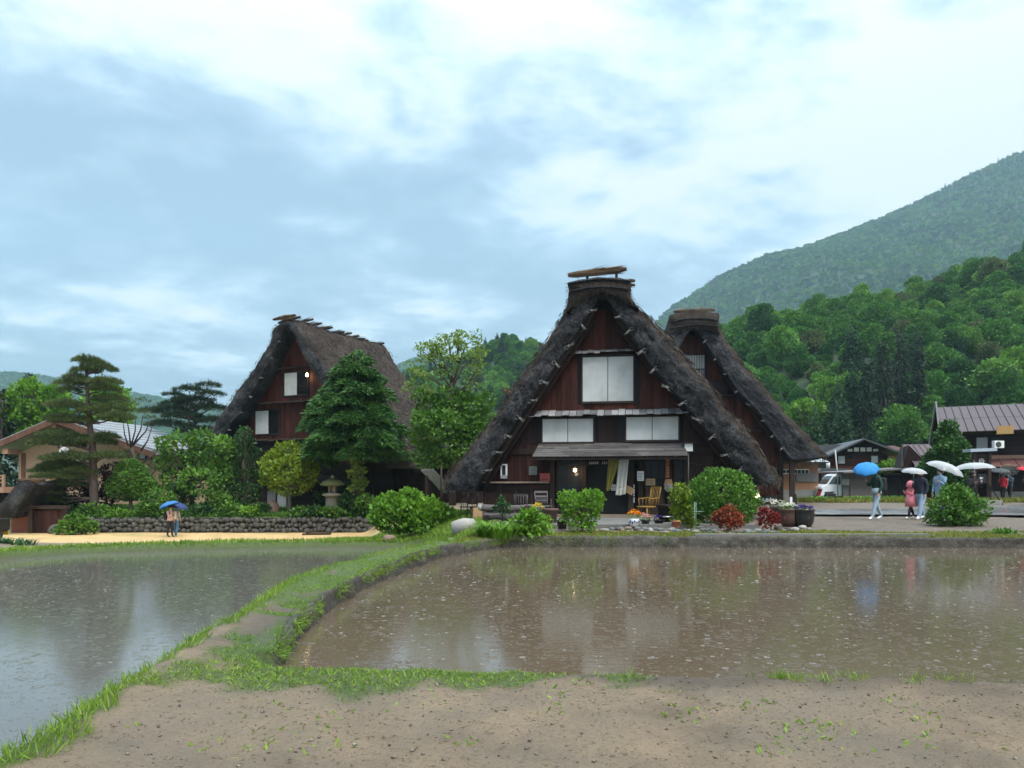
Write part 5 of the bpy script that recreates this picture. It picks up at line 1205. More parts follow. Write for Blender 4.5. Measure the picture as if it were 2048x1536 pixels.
xs, ys_ = pick_pts(-2.6, 1.2, 4.7, 6.1, 9000, lambda x, y, a, b, n1, n2: (a > .02) & (b > .8) & (np.hypot((x+1.3)/1.5, (y-5.62)/.40) + n2*3.2 < 1.25-.9*rs_t.random(len(x))), 33)
grass('trampled_weeds', 'mat of trampled weeds and cut grass at the corner of the paddy', xs, ys_, .05, .010, L_GRASS, 34, 1.5, .3)
# grass hanging over the cut mud banks
fx, fy = [], []
for (ax, ay), (bx, by) in zip(PADDY_R[1:10], PADDY_R[2:11]):
    m_ = int(math.hypot(bx-ax, by-ay)*520); q = rs_t.random(m_); fx.append(ax+(bx-ax)*q); fy.append(ay+(by-ay)*q)
fx = np.concatenate(fx); fy = np.concatenate(fy); kk = fbm(np.stack([fx*1.5, fy*1.5, 0*fx], -1), 3) > -.12; fx, fy = fx[kk], fy[kk]
fx = fx - np.abs(rs_t.normal(size=len(fx)))*.09 + .03; fy = fy + rs_t.normal(size=len(fx))*.05
z_ = np.maximum(ground_z(fx-.2, fy+.1), WR+.05) - rs_t.random(len(fx))*.13
V, F = leaf_arrays(np.stack([fx, fy, z_], -1), np.stack([.45+rs_t.normal(size=len(fx))*.4, rs_t.normal(size=len(fx))*.4-.2, rs_t.normal(size=len(fx))*.5+.15], -1), .05+.06*rs_t.random(len(fx)), .008, .15, rs_t)
tag(link('bank_fringe', npmesh('bank_fringe', V, F, L_GRASS, tint=np.repeat(rs_t.random(len(fx)), 2))), 'ragged grass hanging over the cut mud bank', 'grass', kind='stuff')
xs, ys_ = pick_pts(-22, -2, 20, 28, 60000, lambda x, y, a, b, n1, n2: (b > .12) & (b + n2*.9 < 1.0), 5)
grass('bank_grass', 'grass on the far bank of the lower paddy', xs, ys_, .14, .022, L_GRASS, 6)
xs, ys_ = pick_pts(-3.2, 16, 17.6, 21, 60000, lambda x, y, a, b, n1, n2: (a > .12) & (cover_grass(x, y, a, b, n1, n2) > .4), 7)
grass('bank_grass', 'mossy yellow green grass on the bank below the house', xs, ys_, .075, .018, L_GRASS_DRY, 8, .6)
xs, ys_ = pick_pts(-6.5, -.2, 19, 31, 26000, lambda x, y, a, b, n1, n2: (a > .2) & (b > .15), 9)
grass('slope_grass', 'grass on the slope around the big broad leaved bush', xs, ys_, .17, .024, L_GRASS, 10)
xs, ys_ = pick_pts(-34, -5, 40.6, 46, 42000, lambda x, y, a, b, n1, n2: x == x, 11)
grass('garden_grass', 'rough grass of the garden above the stone wall', xs, ys_, .30, .04, L_MID, 12)
xs, ys_ = pick_pts(17, 31, 42.5, 45.2, 9000, lambda x, y, a, b, n1, n2: n1 > -.08, 13)
grass('verge_grass', 'yellow green weedy verge before the low shed', xs, ys_, .3, .05, L_GRASS_DRY, 14)
xs, ys_ = pick_pts(-2.4, 2.6, 3.3, 6.2, 5200, lambda x, y, a, b, n1, n2: (a > .03) & (b > .9) & (n2 + .35*n1 > .09) & (y > 3.9 + .5*np.abs(x-.2)*0), 15)
grass('grass_clippings', 'scattered cut grass and torn leaves lying on the dirt', xs, ys_, .05, .016, L_GRASS, 16, 2.6)
xs, ys_ = pick_pts(-.8, 4.2, 5.2, 6.0, 260, lambda x, y, a, b, n1, n2: (a > .05) & (a < .4), 17)
xs = np.repeat(xs, 14) + rng.normal(size=len(xs)*14)*.03; ys_ = np.repeat(ys_, 14) + rng.normal(size=len(ys_)*14)*.03
kk = fbm(np.stack([xs*1.3, ys_, 0*xs], -1), 3) > .06
grass('grass_tufts', 'thin grass tufts on the near lip of the brown paddy', xs[kk], ys_[kk], .09, .006, L_GRASS, 18, .7)
# pebbles and clods on the near dirt
n = 900; xs = rng.uniform(-3, 4.2, n); ys_ = rng.uniform(2.9, 5.9, n); k = (sdf_poly(PADDY_R, xs, ys_) > .05) & (sdf_poly(PADDY_L, xs, ys_) > .9); xs, ys_ = xs[k], ys_[k]
zs = ground_z(xs, ys_); base = np.array([(1,0,0),(-1,0,0),(0,1,0),(0,-1,0),(0,0,.7),(0,0,-.7)]); tri = np.array([(0,2,4),(2,1,4),(1,3,4),(3,0,4),(2,0,5),(1,2,5),(3,1,5),(0,3,5)])
sz = .004+.012*rng.random(len(xs))**4; Vp = (base[None]*sz[:, None, None]*rng.uniform(.6, 1.3, (len(xs), 6, 3)) + np.stack([xs, ys_, zs+sz*.3], -1)[:, None]).reshape(-1, 3)
Fp = (tri[None]+6*np.arange(len(xs))[:, None, None]).reshape(-1, 3)
M_PEB = (lambda t: t.done(t.ramp(t.noise(t.pos(), 40, 2), [(.35, (.03, .028, .026)), (.65, (.3, .26, .2))]), .8))(NT('pebble'))
tag(link('pebbles', npmesh('pebbles', Vp, Fp, M_PEB)), 'small pebbles and clods scattered on the dirt', 'pebbles', kind='stuff')

n = 5200; rs_ = np.random.default_rng(77); xs = rs_.uniform(-3.2, 4.4, n); ys_ = rs_.uniform(2.7, 6.0, n); k = (sdf_poly(PADDY_R, xs, ys_) > .04) & (sdf_poly(PADDY_L, xs, ys_) > .85); xs, ys_ = xs[k], ys_[k]; n = len(xs)
V, F = leaf_arrays(np.stack([xs, ys_, ground_z(xs, ys_)+.004], -1), np.stack([rs_.normal(size=n), rs_.normal(size=n), rs_.normal(size=n)*.15], -1), .012+.03*rs_.random(n)**2, .004+.006*rs_.random(n), .3, rs_)
M_BITS = leafmat('soil_litter', (.022, .016, .012), (.30, .23, .14), .0, .9, 0.0)
tag(link('soil_litter', npmesh('soil_litter', V, F, M_BITS, tint=np.repeat(rs_.random(n)**2.2, 2))), 'bits of straw, roots and dead leaves on the dirt', 'litter', kind='stuff')

# ------------------------------------------------------------------ road and stone wall
M_ROAD = (lambda t: t.done(t.ramp(t.noise(t.pos(), .7, 6, .6), [(.35, (.14, .145, .15)), (.65, (.26, .265, .27))]), t.ramp(t.noise(t.pos(), .22, 2), [(.4, (.12,)*3), (.6, (.26,)*3)]), t.bump(t.noise(t.pos(), 60, 3), .15, .005)))(NT('wet_road'))
left = [(9.5,27.4),(11.5,27.2),(15,27.0),(19,26.5),(24,24.6),(30,22.5)]; right = [(9.0,33.0),(12.5,32.2),(16,32.4),(19.5,33.4),(24,36.5),(30,41.0)]
Vr, Fr = [], []
for i, t_ in enumerate(np.linspace(0, 1, 26)):
    a = np.array([np.interp(t_*5, range(6), [q[j] for q in left]) for j in (0, 1)]); b = np.array([np.interp(t_*5, range(6), [q[j] for q in right]) for j in (0, 1)])
    for s_ in np.linspace(0, 1, 12): p_ = a*(1-s_)+b*s_; Vr.append((p_[0], p_[1], 0))
Vr = np.array(Vr); Vr[:, 2] = ground_z(Vr[:, 0], Vr[:, 1], False) + .075
ii = np.arange(26*12).reshape(26, 12); Fr = np.stack([ii[:-1,:-1], ii[1:,:-1], ii[1:,1:], ii[:-1,1:]], -1).reshape(-1, 4)
tag(link('road', npmesh('road', Vr, Fr, M_ROAD, True)), kind='structure')
def stone_mat(name, c0, c1, sc=3.0):
    t = NT(name); f_ = t.noise(t.coord('Object'), sc, 7, .65); r_ = t.rand()
    col = t.mix(f_, c0, c1); col = t.mix(t.math('MULTIPLY', r_, .6), col, tuple(c*.45 for c in c0)); g_ = t.noise(t.pos(), 2.2, 4)
    col = t.mix(t.math('MULTIPLY', t.ramp(g_, [(.52, (0, 0, 0)), (.66, (1, 1, 1))]), .5), col, (.06, .075, .03))
    return t.done(col, .85, t.bump(f_, .6, .03))
M_STONE = stone_mat('wall_stone', (.035, .034, .03), (.15, .142, .125)); M_ROCK_PALE = stone_mat('rock_pale', (.24, .225, .20), (.50, .48, .45)); M_ROCK_BLUE = stone_mat('rock_blue_grey', (.10, .12, .125), (.30, .33, .33)); M_ROCK_RED = stone_mat('rock_reddish', (.18, .11, .085), (.38, .27, .22))
def rock_mesh(seed, sub=2, flat=.7):
    bm = bmesh.new(); bmesh.ops.create_icosphere(bm, subdivisions=sub, radius=1); r_ = np.random.default_rng(seed); off = r_.random(3)*40
    for v in bm.verts:
        c = np.array(v.co); n_ = fbm((c*1.1+off)[None], 3)[0]*1.1 + fbm((c*3+off)[None], 2)[0]*.25
        c = np.sign(c)*np.abs(c)**.75*(1+n_*.6); v.co = (c[0], c[1], c[2]*flat)
    me = bpy.data.meshes.new('rock'); bm.to_mesh(me); bm.free(); me.polygons.foreach_set('use_smooth', np.ones(len(me.polygons), bool)); return me
ROCKS = []
for i in range(6): ROCKS.append(rock_mesh(i, 1 if i < 4 else 2))
def with_mat(me, m):
    k = me.copy(); k.materials.clear(); k.materials.append(m); return k
WROCK = [with_mat(m, M_STONE) for m in ROCKS[:4]]
wallT = thing('stone_wall', 'low dry stone retaining wall below the garden', 'wall', (X(100, 40), 40.0, -1.06))
r_ = random.Random(8); xx0 = X(100, 40)
xr = X(748, 40) - xx0
MB().span(0, xr, .15, .45, -.1, .78).build('backing', M_DARK, wallT)
x = 0.0; rows = ((.0, .30), (.26, .28), (.52, .28))
for z0, hh in rows:
    x = r_.uniform(0, .2)
    while x < xr:
        w_ = r_.uniform(.12, .44); o = link('stone', r_.choice(WROCK), wallT, (x+w_/2, .1+r_.uniform(-.04, .05)+z0*.18, z0+hh/2+r_.uniform(-.07, .07)), (r_.uniform(-.2, .2), r_.uniform(-.3, .3), r_.uniform(0, 6)))
        o.scale = (w_*.6*r_.uniform(.8, 1.1), .2, hh*.8*r_.uniform(.65, 1.25)); o.rotation_euler = (r_.uniform(-.3, .3), r_.uniform(-.6, .6), 0); x += w_*.88
def rock(px, py, D, w_px, h_px, mat, label, seed, cat='rock', name='rock', sink=.25, group=None):
    k = D/FPX; x_ = X(px, D); z_ = gz(x_, D)
    o = link(name, with_mat(ROCKS[4+seed % 2], mat), None, (x_, D, z_ + h_px*k*(.5-sink)), (0, 0, seed*1.3)); o.scale = (w_px*k*.55, w_px*k*.45, h_px*k*.62)
    return tag(o, label, cat, group)
rock(928, 1050, 22.3, 54, 40, M_ROCK_PALE, 'large pale boulder left of the log bench', 1); rock(904, 1056, 22.0, 16, 14, M_ROCK_PALE, 'small pale rock left of the large boulder', 2)
rock(778, 1066, 25.9, 26, 18, M_ROCK_RED, 'grey brown rock under the big broad leaved bush', 3); rock(850, 1066, 24.0, 20, 12, M_STONE, 'mossy rock below the large boulder', 4)
rock(876, 1062, 23.6, 24, 10, M_STONE, 'dark flat rock right of the mossy rock', 5); rock(886, 1070, 22.5, 14, 9, M_ROCK_PALE, 'small pale rock in front of the dark flat rock', 6); rock(950, 1066, 20.6, 22, 14, M_ROCK_RED, 'reddish rock beside the daylilies', 7)
rock(838, 1060, 25.2, 18, 10, M_STONE, 'small dark rock behind the mossy rock', 8); rock(545, 996, 41.6, 26, 40, M_ROCK_RED, 'upright dark rock left of the yellow green tree', 9); rock(112, 1052, 39.4, 24, 26, M_STONE, 'big grey boulder at the left end of the stone wall', 10)
rock(715, 1000, 42.0, 24, 34, M_ROCK_RED, 'reddish garden rock beside the conifer trunk', 11); rock(1208, 1070, 19.8, 20, 9, M_ROCK_PALE, 'pale stone right of the round clipped bush', 12)
rock(1096, 1064, 19.6, 12, 10, M_ROCK_BLUE, 'blue grey stone behind the fresh green bush', 13)
# loose stones along the front bed
r_ = random.Random(12); mm = [M_ROCK_BLUE, M_ROCK_PALE, M_STONE, M_ROCK_RED]; n_st = 0
for i in range(56):
    t_ = i/55; px = 1225 + t_*390 + r_.uniform(-5, 5); D = r_.uniform(19.6, 20.4) if px < 1420 else r_.uniform(19.25, 20.3) + max(0, px-1560)*.012
    od = '%d%s' % (i+1, 'th' if 10 < i+1 < 20 else {1: 'st', 2: 'nd', 3: 'rd'}.get((i+1) % 10, 'th')); w_ = r_.uniform(7, 17); j_ = r_.choice((0, 0, 1, 2, 3))
    where = 'entrance' if px < 1340 else 'terracotta pot' if px < 1420 else 'rusty maple' if px < 1500 else 'crimson maple' if px < 1570 else 'flower barrels'
    rock(px, 0, D, w_, w_*r_.uniform(.45, .75), mm[j_], ('blue grey', 'pale', 'dark', 'reddish')[j_] + ' edging stone near the ' + where + ', ' + od + ' from the left of its row', i+20, 'stone', 'edging_stone', group='stones edging the flower bed')
# slab in front of the house
M_CONC = stone_mat('concrete', (.17, .165, .155), (.33, .325, .31), 1.5)
tag(link('terrace', MB().span(-.6, 6.9, 20.9, 25.6, .2, .40).mesh('terrace', M_CONC)), kind='structure')
tag(link('paddy_kerb', MB().span(4.6, 10.5, 18.83, 19.0, -.3, .27).mesh('paddy_kerb', M_CONC)), kind='structure')

# ------------------------------------------------------------------ peach house on the left
M_PEACH = plain('peach_stucco', (.38, .262, .17), .85, .14, 2.5); M_SALMON = plain('salmon_paint', (.40, .225, .155), .7, .12); M_TIMBER = wood('timber_brown', (.07, .032, .022), (.16, .085, .06)); M_TILE = plain('glazed_tile', (.30, .32, .35), .3, .35, 9); M_CURT = plain('curtain', (.45, .5, .52), .8, .25, 12)
D = 51.0; PH = thing('peach_house', 'peach stucco house with a shallow gable roof behind the pine', 'house', (X(170, D), D, .2), -R(8))
k = D/FPX
def U(px): return (px-170)*k
def Vz(py): return (HZ+ (CZ-.2)*FPX/D - py)*k
MB().prism([(U(22), 0), (U(325), 0), (U(325), Vz(905)), (U(160), Vz(852)), (U(22), Vz(905))], 0, 7).build('wall', M_PEACH, PH)
rf = MB().prism([(U(-30), Vz(905)), (U(135), Vz(842)), (U(135), Vz(836)), (U(-34), Vz(899))], -1.3, 8).build('roof', M_TILE, PH)
MB().prism([(U(135), Vz(842)), (U(345), Vz(912)), (U(345), Vz(904)), (U(135), Vz(835))], -1.3, 8).build('roof_slope', M_TILE, PH)
# tile courses of the visible slope
for a in range(9):
    t0 = a/9; y_ = -1.3
    for q in range(14):
        yy = -1.3 + q*(9.3/14); px0 = 137+t0*208; z0 = Vz(834.5+t0*69)
        m = MB(); m.prism([(U(px0), z0+.02), (U(px0+24), z0-8*k*.98+.02), (U(px0+24), z0-8*k+.10), (U(px0), z0+.06)], yy+.02, yy+9.3/14-.02); m.build('tile', M_TILE, rf)
for s_, (p0, p1) in enumerate((((-32, 906), (135, 843)), ((135, 843), (345, 913)))):
    MB().bar((U(p0[0]), -1.25, Vz(p0[1])), (U(p1[0]), -1.25, Vz(p1[1])), .12, .38).build('barge_board', M_TIMBER, PH)
MB().span(U(30), U(38), -.08, .02, 0, Vz(905)).build('corner_post', M_TIMBER, PH); MB().span(U(180), U(188), -.08, .02, 0, Vz(860)).build('timber_post', M_TIMBER, PH)
for px, py in ((20, 902), (126, 851)): MB().span(U(px-6), U(px+6), -1.1, .4, Vz(py+6), Vz(py-4)).build('beam_end', M_SALMON, PH)
def ph_window(x0, x1, y0, y1):
    w_ = MB(); w_.span(U(x0-3), U(x1+3), -.1, .02, Vz(y0), Vz(y0-3)); w_.span(U(x0-3), U(x1+3), -.12, .02, Vz(y1+2), Vz(y1)); w_.span(U(x0-2), U(x0), -.08, .02, Vz(y1), Vz(y0)); w_.span(U(x1), U(x1+2), -.08, .02, Vz(y1), Vz(y0)); w_.span(U((x0+x1)/2-.8), U((x0+x1)/2+.8), -.07, .02, Vz(y1), Vz(y0))
    o = w_.build('window', M_TIMBER, PH); MB().span(U(x0), U(x1), -.03, -.01, Vz(y1), Vz(y0)).build('pane', M_GLASS, o)
    MB().span(U(x0+1), U(x0+(x1-x0)*.42), -.045, -.032, Vz(y1), Vz(y0)).build('curtain', M_CURT, o)
ph_window(88, 124, 916, 944); ph_window(114, 130, 888, 894); ph_window(155, 172, 885, 893); ph_window(150, 170, 918, 940); ph_window(288, 318, 905, 918)
dish = MB(); dish.lathe([(0, .02), (.12, .04), (.24, .10), (.31, .17)], 16); o = dish.build('satellite_dish', plain('dish_white', (.72, .72, .7), .5), PH, loc=(U(138), -.5, Vz(904)), rot=(R(75), 0, R(15)))
bal = MB().span(U(-20), U(52), -2.4, 0, Vz(985), Vz(974)).build('balcony', M_SALMON, PH)
for px in (-10, 14, 50): MB().span(U(px-2), U(px+2), -2.4, -2.25, Vz(975), Vz(950)).build('baluster', M_SALMON, bal)
for py in (952, 958, 965): MB().span(U(-20), U(52), -2.38, -2.3, Vz(py+1), Vz(py-1)).build('rail', M_SALMON, bal)
MB().span(U(-20), U(26), -2.2, -.1, 0, Vz(986)).build('ground_floor', M_PLANK_DK, PH)
# small thatched gate roof and wooden gate
D = 39.6; GT = thing('thatched_gate', 'small thatched gate with plank doors at the left edge', 'gate', (X(75, D), D, -1.05), 0); k = D/FPX
def U(px): return (px-75)*k
def Vz(py): return (HZ+(CZ+1.05)*FPX/D-py)*k
thatch_slab([(U(12), Vz(1036)), (U(15), Vz(1024)), (U(60), Vz(966)), (U(78), Vz(962)), (U(92), Vz(968)), (U(46), Vz(1034))], -1.0, 2.2, GT, 'thatch_roof', 2500, 10, .12)
straw_bundle(GT, (U(58), -.9, Vz(962)), (U(108), -.8, Vz(960)), .13, 260, 301, M_STRAW_NEW)
MB().span(U(58), U(66), -.1, .15, 0, Vz(1000)).build('gate_post', M_BEAM, GT); MB().span(U(128), U(136), -.1, .15, 0, Vz(1012)).build('gate_post', M_BEAM, GT); MB().span(U(58), U(138), -.12, .17, Vz(1018), Vz(1011)).build('gate_lintel', M_BEAM, GT)
for i in range(9): MB().span(U(67+i*6.8), U(67+i*6.8+6.4), -.02, .03, 0, Vz(1020)).build('gate_plank', M_PLANK_MID, GT)
MB().span(U(15), U(56), .3, .4, 0, Vz(1030)).build('brick_base', plain('brick_red', (.22, .08, .06), .8), GT)
# lean-to behind the leafy tree: brown thatch eave of the annexe
D = 44.5; AN = thing('thatch_annexe', 'low annexe with a brown thatched eave behind the leafy tree', 'outbuilding', (X(835, D), D, .1), -R(6)); k = D/FPX
def U(px): return (px-835)*k
def Vz(py): return (HZ+(CZ-.1)*FPX/D-py)*k
thatch_slab([(U(778), Vz(930)), (U(784), Vz(915)), (U(800), Vz(885)), (U(895), Vz(885)), (U(905), Vz(918)), (U(903), Vz(932))], -1.0, 2.5, AN, 'thatch_eave', 2500)
MB().span(U(745), U(925), .1, 2.6, 0, Vz(935)).build('wall', M_PLANK_DK, AN)
for i in range(22): MB().span(U(745+i*8.2), U(745+i*8.2+7.6), .04, .09, .02, Vz(937)).build('plank', M_PLANK_DK, AN)
# ------------------------------------------------------------------ houses on the right
M_METAL = plain('metal_roof_mauve', (.085, .062, .068), .55, .3, 1.5, .2); M_TIN = plain('tin_roof_pale', (.55, .57, .60), .3, .2, 2, .4); M_RUST = plain('roof_rust', (.13, .055, .045), .6, .25, 2); M_TAN = wood('plywood_tan', (.20, .10, .055), (.36, .20, .12)); M_GREYWALL = plain('wall_grey', (.20, .19, .19), .8, .2, 2)
M_WHITE = plain('white_paint', (.78, .78, .76), .5, .06); M_TILE_DK = plain('tile_dark_grey', (.065, .07, .078), .5, .3, 8)
def lot(name, label, cx, D, z, rz=0, cat='house'):
    o = thing(name, label, cat, (X(cx, D), D, z), rz); k_ = D/FPX
    return o, (lambda px: (px-cx)*k_), (lambda py: (HZ+(CZ-z)*FPX/D-py)*k_)
def win(root, U, Vz, x0, x1, y0, y1, y=-.02, curtain=True, frame=None):
    m = MB(); fw = .07; m.span(U(x0)-fw, U(x1)+fw, y-.05, y+.03, Vz(y0), Vz(y0)+fw); m.span(U(x0)-fw, U(x1)+fw, y-.07, y+.03, Vz(y1)-fw, Vz(y1)); m.span(U(x0)-fw, U(x0), y-.05, y+.03, Vz(y1), Vz(y0)); m.span(U(x1), U(x1)+fw, y-.05, y+.03, Vz(y1), Vz(y0)); xm = (U(x0)+U(x1))/2; m.span(xm-.03, xm+.03, y-.045, y+.03, Vz(y1), Vz(y0))
    o = m.build('window', frame or M_BEAM, root); MB().span(U(x0), U(x1), y+.0, y+.01, Vz(y1), Vz(y0)).build('pane', M_GLASS, o)
    if curtain: MB().span(U(x0)+.03, U(x0)+(U(x1)-U(x0))*.45, y-.02, y-.008, Vz(y1), Vz(y0)).build('curtain', M_CURT, o)
    return o
def panel_roof(root, quad, n, rows_, mat, name='roof', th=.06, seam=True):
    """metal roof of separate sheets; quad is front-left, front-right, back-right, back-left"""
    A, B, C_, D_ = [Vector(q) for q in quad]; nrm = (B-A).cross(D_-A).normalized()
    base = MB(); base.add([A-nrm*th, B-nrm*th, C_-nrm*th, D_-nrm*th, A-nrm*.01, B-nrm*.01, C_-nrm*.01, D_-nrm*.01], [(3,2,1,0),(4,5,6,7),(0,1,5,4),(1,2,6,5),(2,3,7,6),(3,0,4,7)]); r0 = base.build(name, M_BEAM, root)
    for i in range(n):
        for j in range(rows_):
            a, b, c, d = i/n+.003, (i+1)/n-.003, j/rows_+.004, (j+1)/rows_-.004
            def L_(u, v): return (A.lerp(B, u)).lerp(D_.lerp(C_, u), v)
            p = [L_(a, c), L_(b, c), L_(b, d), L_(a, d)]
            m = MB(); m.add([q+nrm*.002 for q in p]+[q+nrm*.025 for q in p], [(3,2,1,0),(4,5,6,7),(0,1,5,4),(1,2,6,5),(2,3,7,6),(3,0,4,7)])
            if seam: m.bar(p[0]+nrm*.04, p[3]+nrm*.04, .04, .05, nrm)
            m.build('roof_sheet', mat, r0)
    return r0
# two-storey house with the metal roof
RH, U, Vz = lot('metal_roofed_house', 'two storey brown house with a mauve metal roof at the right edge', 1980, 50.0, .5, -R(25)); RH.location.x += 1.1; RH.scale = (1, 1, .955)
MB().span(U(1880), U(2150), .15, 8, 0, Vz(862)).build('wall', M_PLANK_DK, RH)
rr = random.Random(3)
for i in range(13):
    z0 = Vz(978)+i*(Vz(862)-Vz(978))/13; MB().span(U(1881), U(2150), .08, .14, z0+.01, z0+(Vz(862)-Vz(978))/13-.01).build('board', M_PLANK_DK, RH)
MB().prism([(U(1880), Vz(862)), (U(1880), Vz(862)), (U(1881), Vz(830))], .1, .2)
panel_roof(RH, [(U(1866), -1.2, Vz(858)), (U(2160), -1.2, Vz(854)), (U(2160), 4.0, Vz(818)+1.0), (U(1866), 4.0, Vz(820)+1.0)], 20, 2, M_METAL)
panel_roof(RH, [(U(2160), 9.2, Vz(854)), (U(1866), 9.2, Vz(858)), (U(1866), 4.0, Vz(820)+1.02), (U(2160), 4.0, Vz(818)+1.02)], 11, 1, M_METAL, 'roof_back')
MB().prism([(.15, 0), (8, 0), (8, Vz(862)), (4, Vz(822)+.8), (.15, Vz(862))], 0, .1).build('gable_wall', M_PLANK_DK, RH, rot=(0, 0, R(90)), loc=(U(1880), 0, 0))
MB().bar((U(1862), -1.6, Vz(884)), (U(1866), 4.0, Vz(818)+1.3), .10, .30).build('barge_board', M_GREY, RH); MB().bar((U(1863), 9.6, Vz(884)), (U(1866), 4.0, Vz(818)+1.3), .10, .30).build('barge_board', M_GREY, RH)
o = MB().span(U(1958), U(1986), -1.32, -1.24, Vz(864), Vz(847)).build('eave_patch', plain('ochre_board', (.45, .27, .10), .7), RH); o['label'] = 'ochre patch on the eave'
win(RH, U, Vz, 1928, 1972, 868, 898, .04); win(RH, U, Vz, 2028, 2070, 864, 900, .04); win(RH, U, Vz, 2030, 2060, 942, 975, -1.05, True, M_WHITE)
panel_roof(RH, [(U(1940), -1.9, Vz(932)), (U(2150), -1.9, Vz(930)), (U(2150), .1, Vz(912)), (U(1940), .1, Vz(914))], 8, 1, M_RUST, 'porch_roof')
MB().span(U(1950), U(2150), -1.0, .1, 0, Vz(925)).build('porch_wall', M_PLANK_DK, RH); MB().span(U(1945), U(2150), -1.06, -1.0, 0, Vz(982)).build('plinth', M_CONC, RH); MB().span(U(1930), U(2150), .02, .1, Vz(914), Vz(906)).build('trim', M_SALMON, RH)
ac = thing('air_conditioner', 'white air conditioner box on the wall of the metal roofed house', 'air conditioner', W(1996, 889, 49.1))
MB().span(-.32, .32, -.15, .15, -.24, .24).build('case', M_WHITE, ac, bevel=.02); MB().lathe([(.0, 0), (.05, .02), (.17, .02), (.19, .0)], 20).build('fan_grille', plain('grille_dark', (.05, .05, .05), .5), ac, loc=(-.06, -.155, 0), rot=(R(90), 0, 0)); MB().span(-.34, -.24, -.1, .3, -.30, -.25).build('bracket', M_BEAM, ac)
# barn with a steep gable in front of it
BN, U, Vz = lot('small_barn', 'small barn with a metal roof and dark open gable left of the cone conifer', 1835, 47.0, .5, -R(18), 'barn')
panel_roof(BN, [(U(1829), -.5, Vz(935)), (U(1885), -.5, Vz(935)), (U(1868), 2.0, Vz(886)), (U(1817), 2.0, Vz(886))], 5, 1, M_METAL)
MB().prism([(U(1808), 0), (U(1860), 0), (U(1860), Vz(935)), (U(1820), Vz(890)), (U(1806), Vz(935))], .1, 3).build('wall', M_PLANK_DK, BN); MB().bar((U(1806), -.3, Vz(936)), (U(1818), 1.9, Vz(887)), .10, .22).build('barge_board', M_BEAM, BN)
# long low shed
SH, U, Vz = lot('low_shed', 'long low shed with a flat pale roof and dark doorways', 1770, 47.5, .5, -R(3), 'shed')
MB().span(U(1690), U(1852), .1, 4, 0, Vz(946)).build('wall', M_GREYWALL, SH); MB().add([(U(1680), -.8, Vz(947)), (U(1858), -.8, Vz(936)), (U(1858), 4.2, Vz(934)), (U(1680), 4.2, Vz(945)), (U(1680), -.8, Vz(944)), (U(1858), -.8, Vz(933)), (U(1858), 4.2, Vz(931)), (U(1680), 4.2, Vz(942))], [(3,2,1,0),(4,5,6,7),(0,1,5,4),(1,2,6,5),(2,3,7,6),(3,0,4,7)]).build('roof', M_GREY, SH)
for a, b in ((1768, 1800), (1815, 1850)): MB().span(U(a), U(b), .02, .09, 0, Vz(950)).build('doorway', M_DARK, SH)
MB().span(U(1702), U(1742), .0, .08, 0, Vz(955)).build('door', plain('door_grey_brown', (.15, .125, .12), .7), SH); MB().span(U(1685), U(1698), -.2, .05, Vz(970), Vz(958)).build('meter_box', M_GREY, SH)
for a in (1764, 1804): MB().span(U(a), U(a+4), -.05, .1, 0, Vz(946)).build('post', M_BEAM, SH)
# dark tiled house farther back
TH, U, Vz = lot('tiled_house', 'brown house with a dark tiled gable roof behind the white van', 1715, 66.0, .5, -R(10))
MB().span(U(1660), U(1772), 0, 8, 0, Vz(910)).build('wall', M_PLANK_DK, TH); MB().prism([(U(1660), Vz(912)), (U(1772), Vz(912)), (U(1722), Vz(884))], -.02, 7.9).build('gable', M_PLANK_DK, TH)
MB().prism([(U(1655), Vz(914)), (U(1722), Vz(881)), (U(1722), Vz(878)), (U(1652), Vz(911))], -1.0, 9).build('roof', M_TILE_DK, TH); MB().prism([(U(1722), Vz(881)), (U(1792), Vz(910)), (U(1795), Vz(907)), (U(1722), Vz(878))], -1.0, 9).build('roof', M_TILE_DK, TH)
MB().span(U(1650), U(1722), 4, 9, Vz(905), Vz(884)).build('rear_wing', M_TILE_DK, TH)
for i in range(5): MB().span(U(1696+i*12), U(1705+i*12), -.1, -.04, Vz(903), Vz(898 if i in (0, 4) else 895)).build('gable_pane', M_WHITE, TH)
win(TH, U, Vz, 1678, 1706, 912, 927, -.04); win(TH, U, Vz, 1740, 1768, 912, 926, -.04)
MB().prism([(U(1630), Vz(944)), (U(1690), Vz(944)), (U(1690), Vz(938)), (U(1636), Vz(937))], -2.2, .2).build('porch_roof', M_TILE_DK, TH); MB().span(U(1634), U(1690), -1.8, 0, 0, Vz(944)).build('porch_wall', M_PLANK_DK, TH)
win(TH, U, Vz, 1650, 1668, 946, 960, -1.83); MB().lathe([(.16, 0), (.16, .5), (.12, .55)], 10).build('water_tank', M_WHITE, TH, loc=(U(1651), -1.6, Vz(938)))
for i in range(6): MB().span(U(1662), U(1770), -.05, -.01, Vz(958-i*7), Vz(952.5-i*7)).build('board', M_PLANK, TH)
# rust roofed houses peeping out
RB, U, Vz = lot('rust_roofed_house', 'rust red roof showing between the tiled house and the barn', 1805, 72.0, .5, R(12))
MB().span(U(1785), U(1830), 0, 5, 0, Vz(905)).build('wall', M_TAN, RB); panel_roof(RB, [(U(1780), -.6, Vz(908)), (U(1832), -.6, Vz(906)), (U(1832), 3, Vz(888)), (U(1784), 3, Vz(892))], 6, 1, M_RUST)
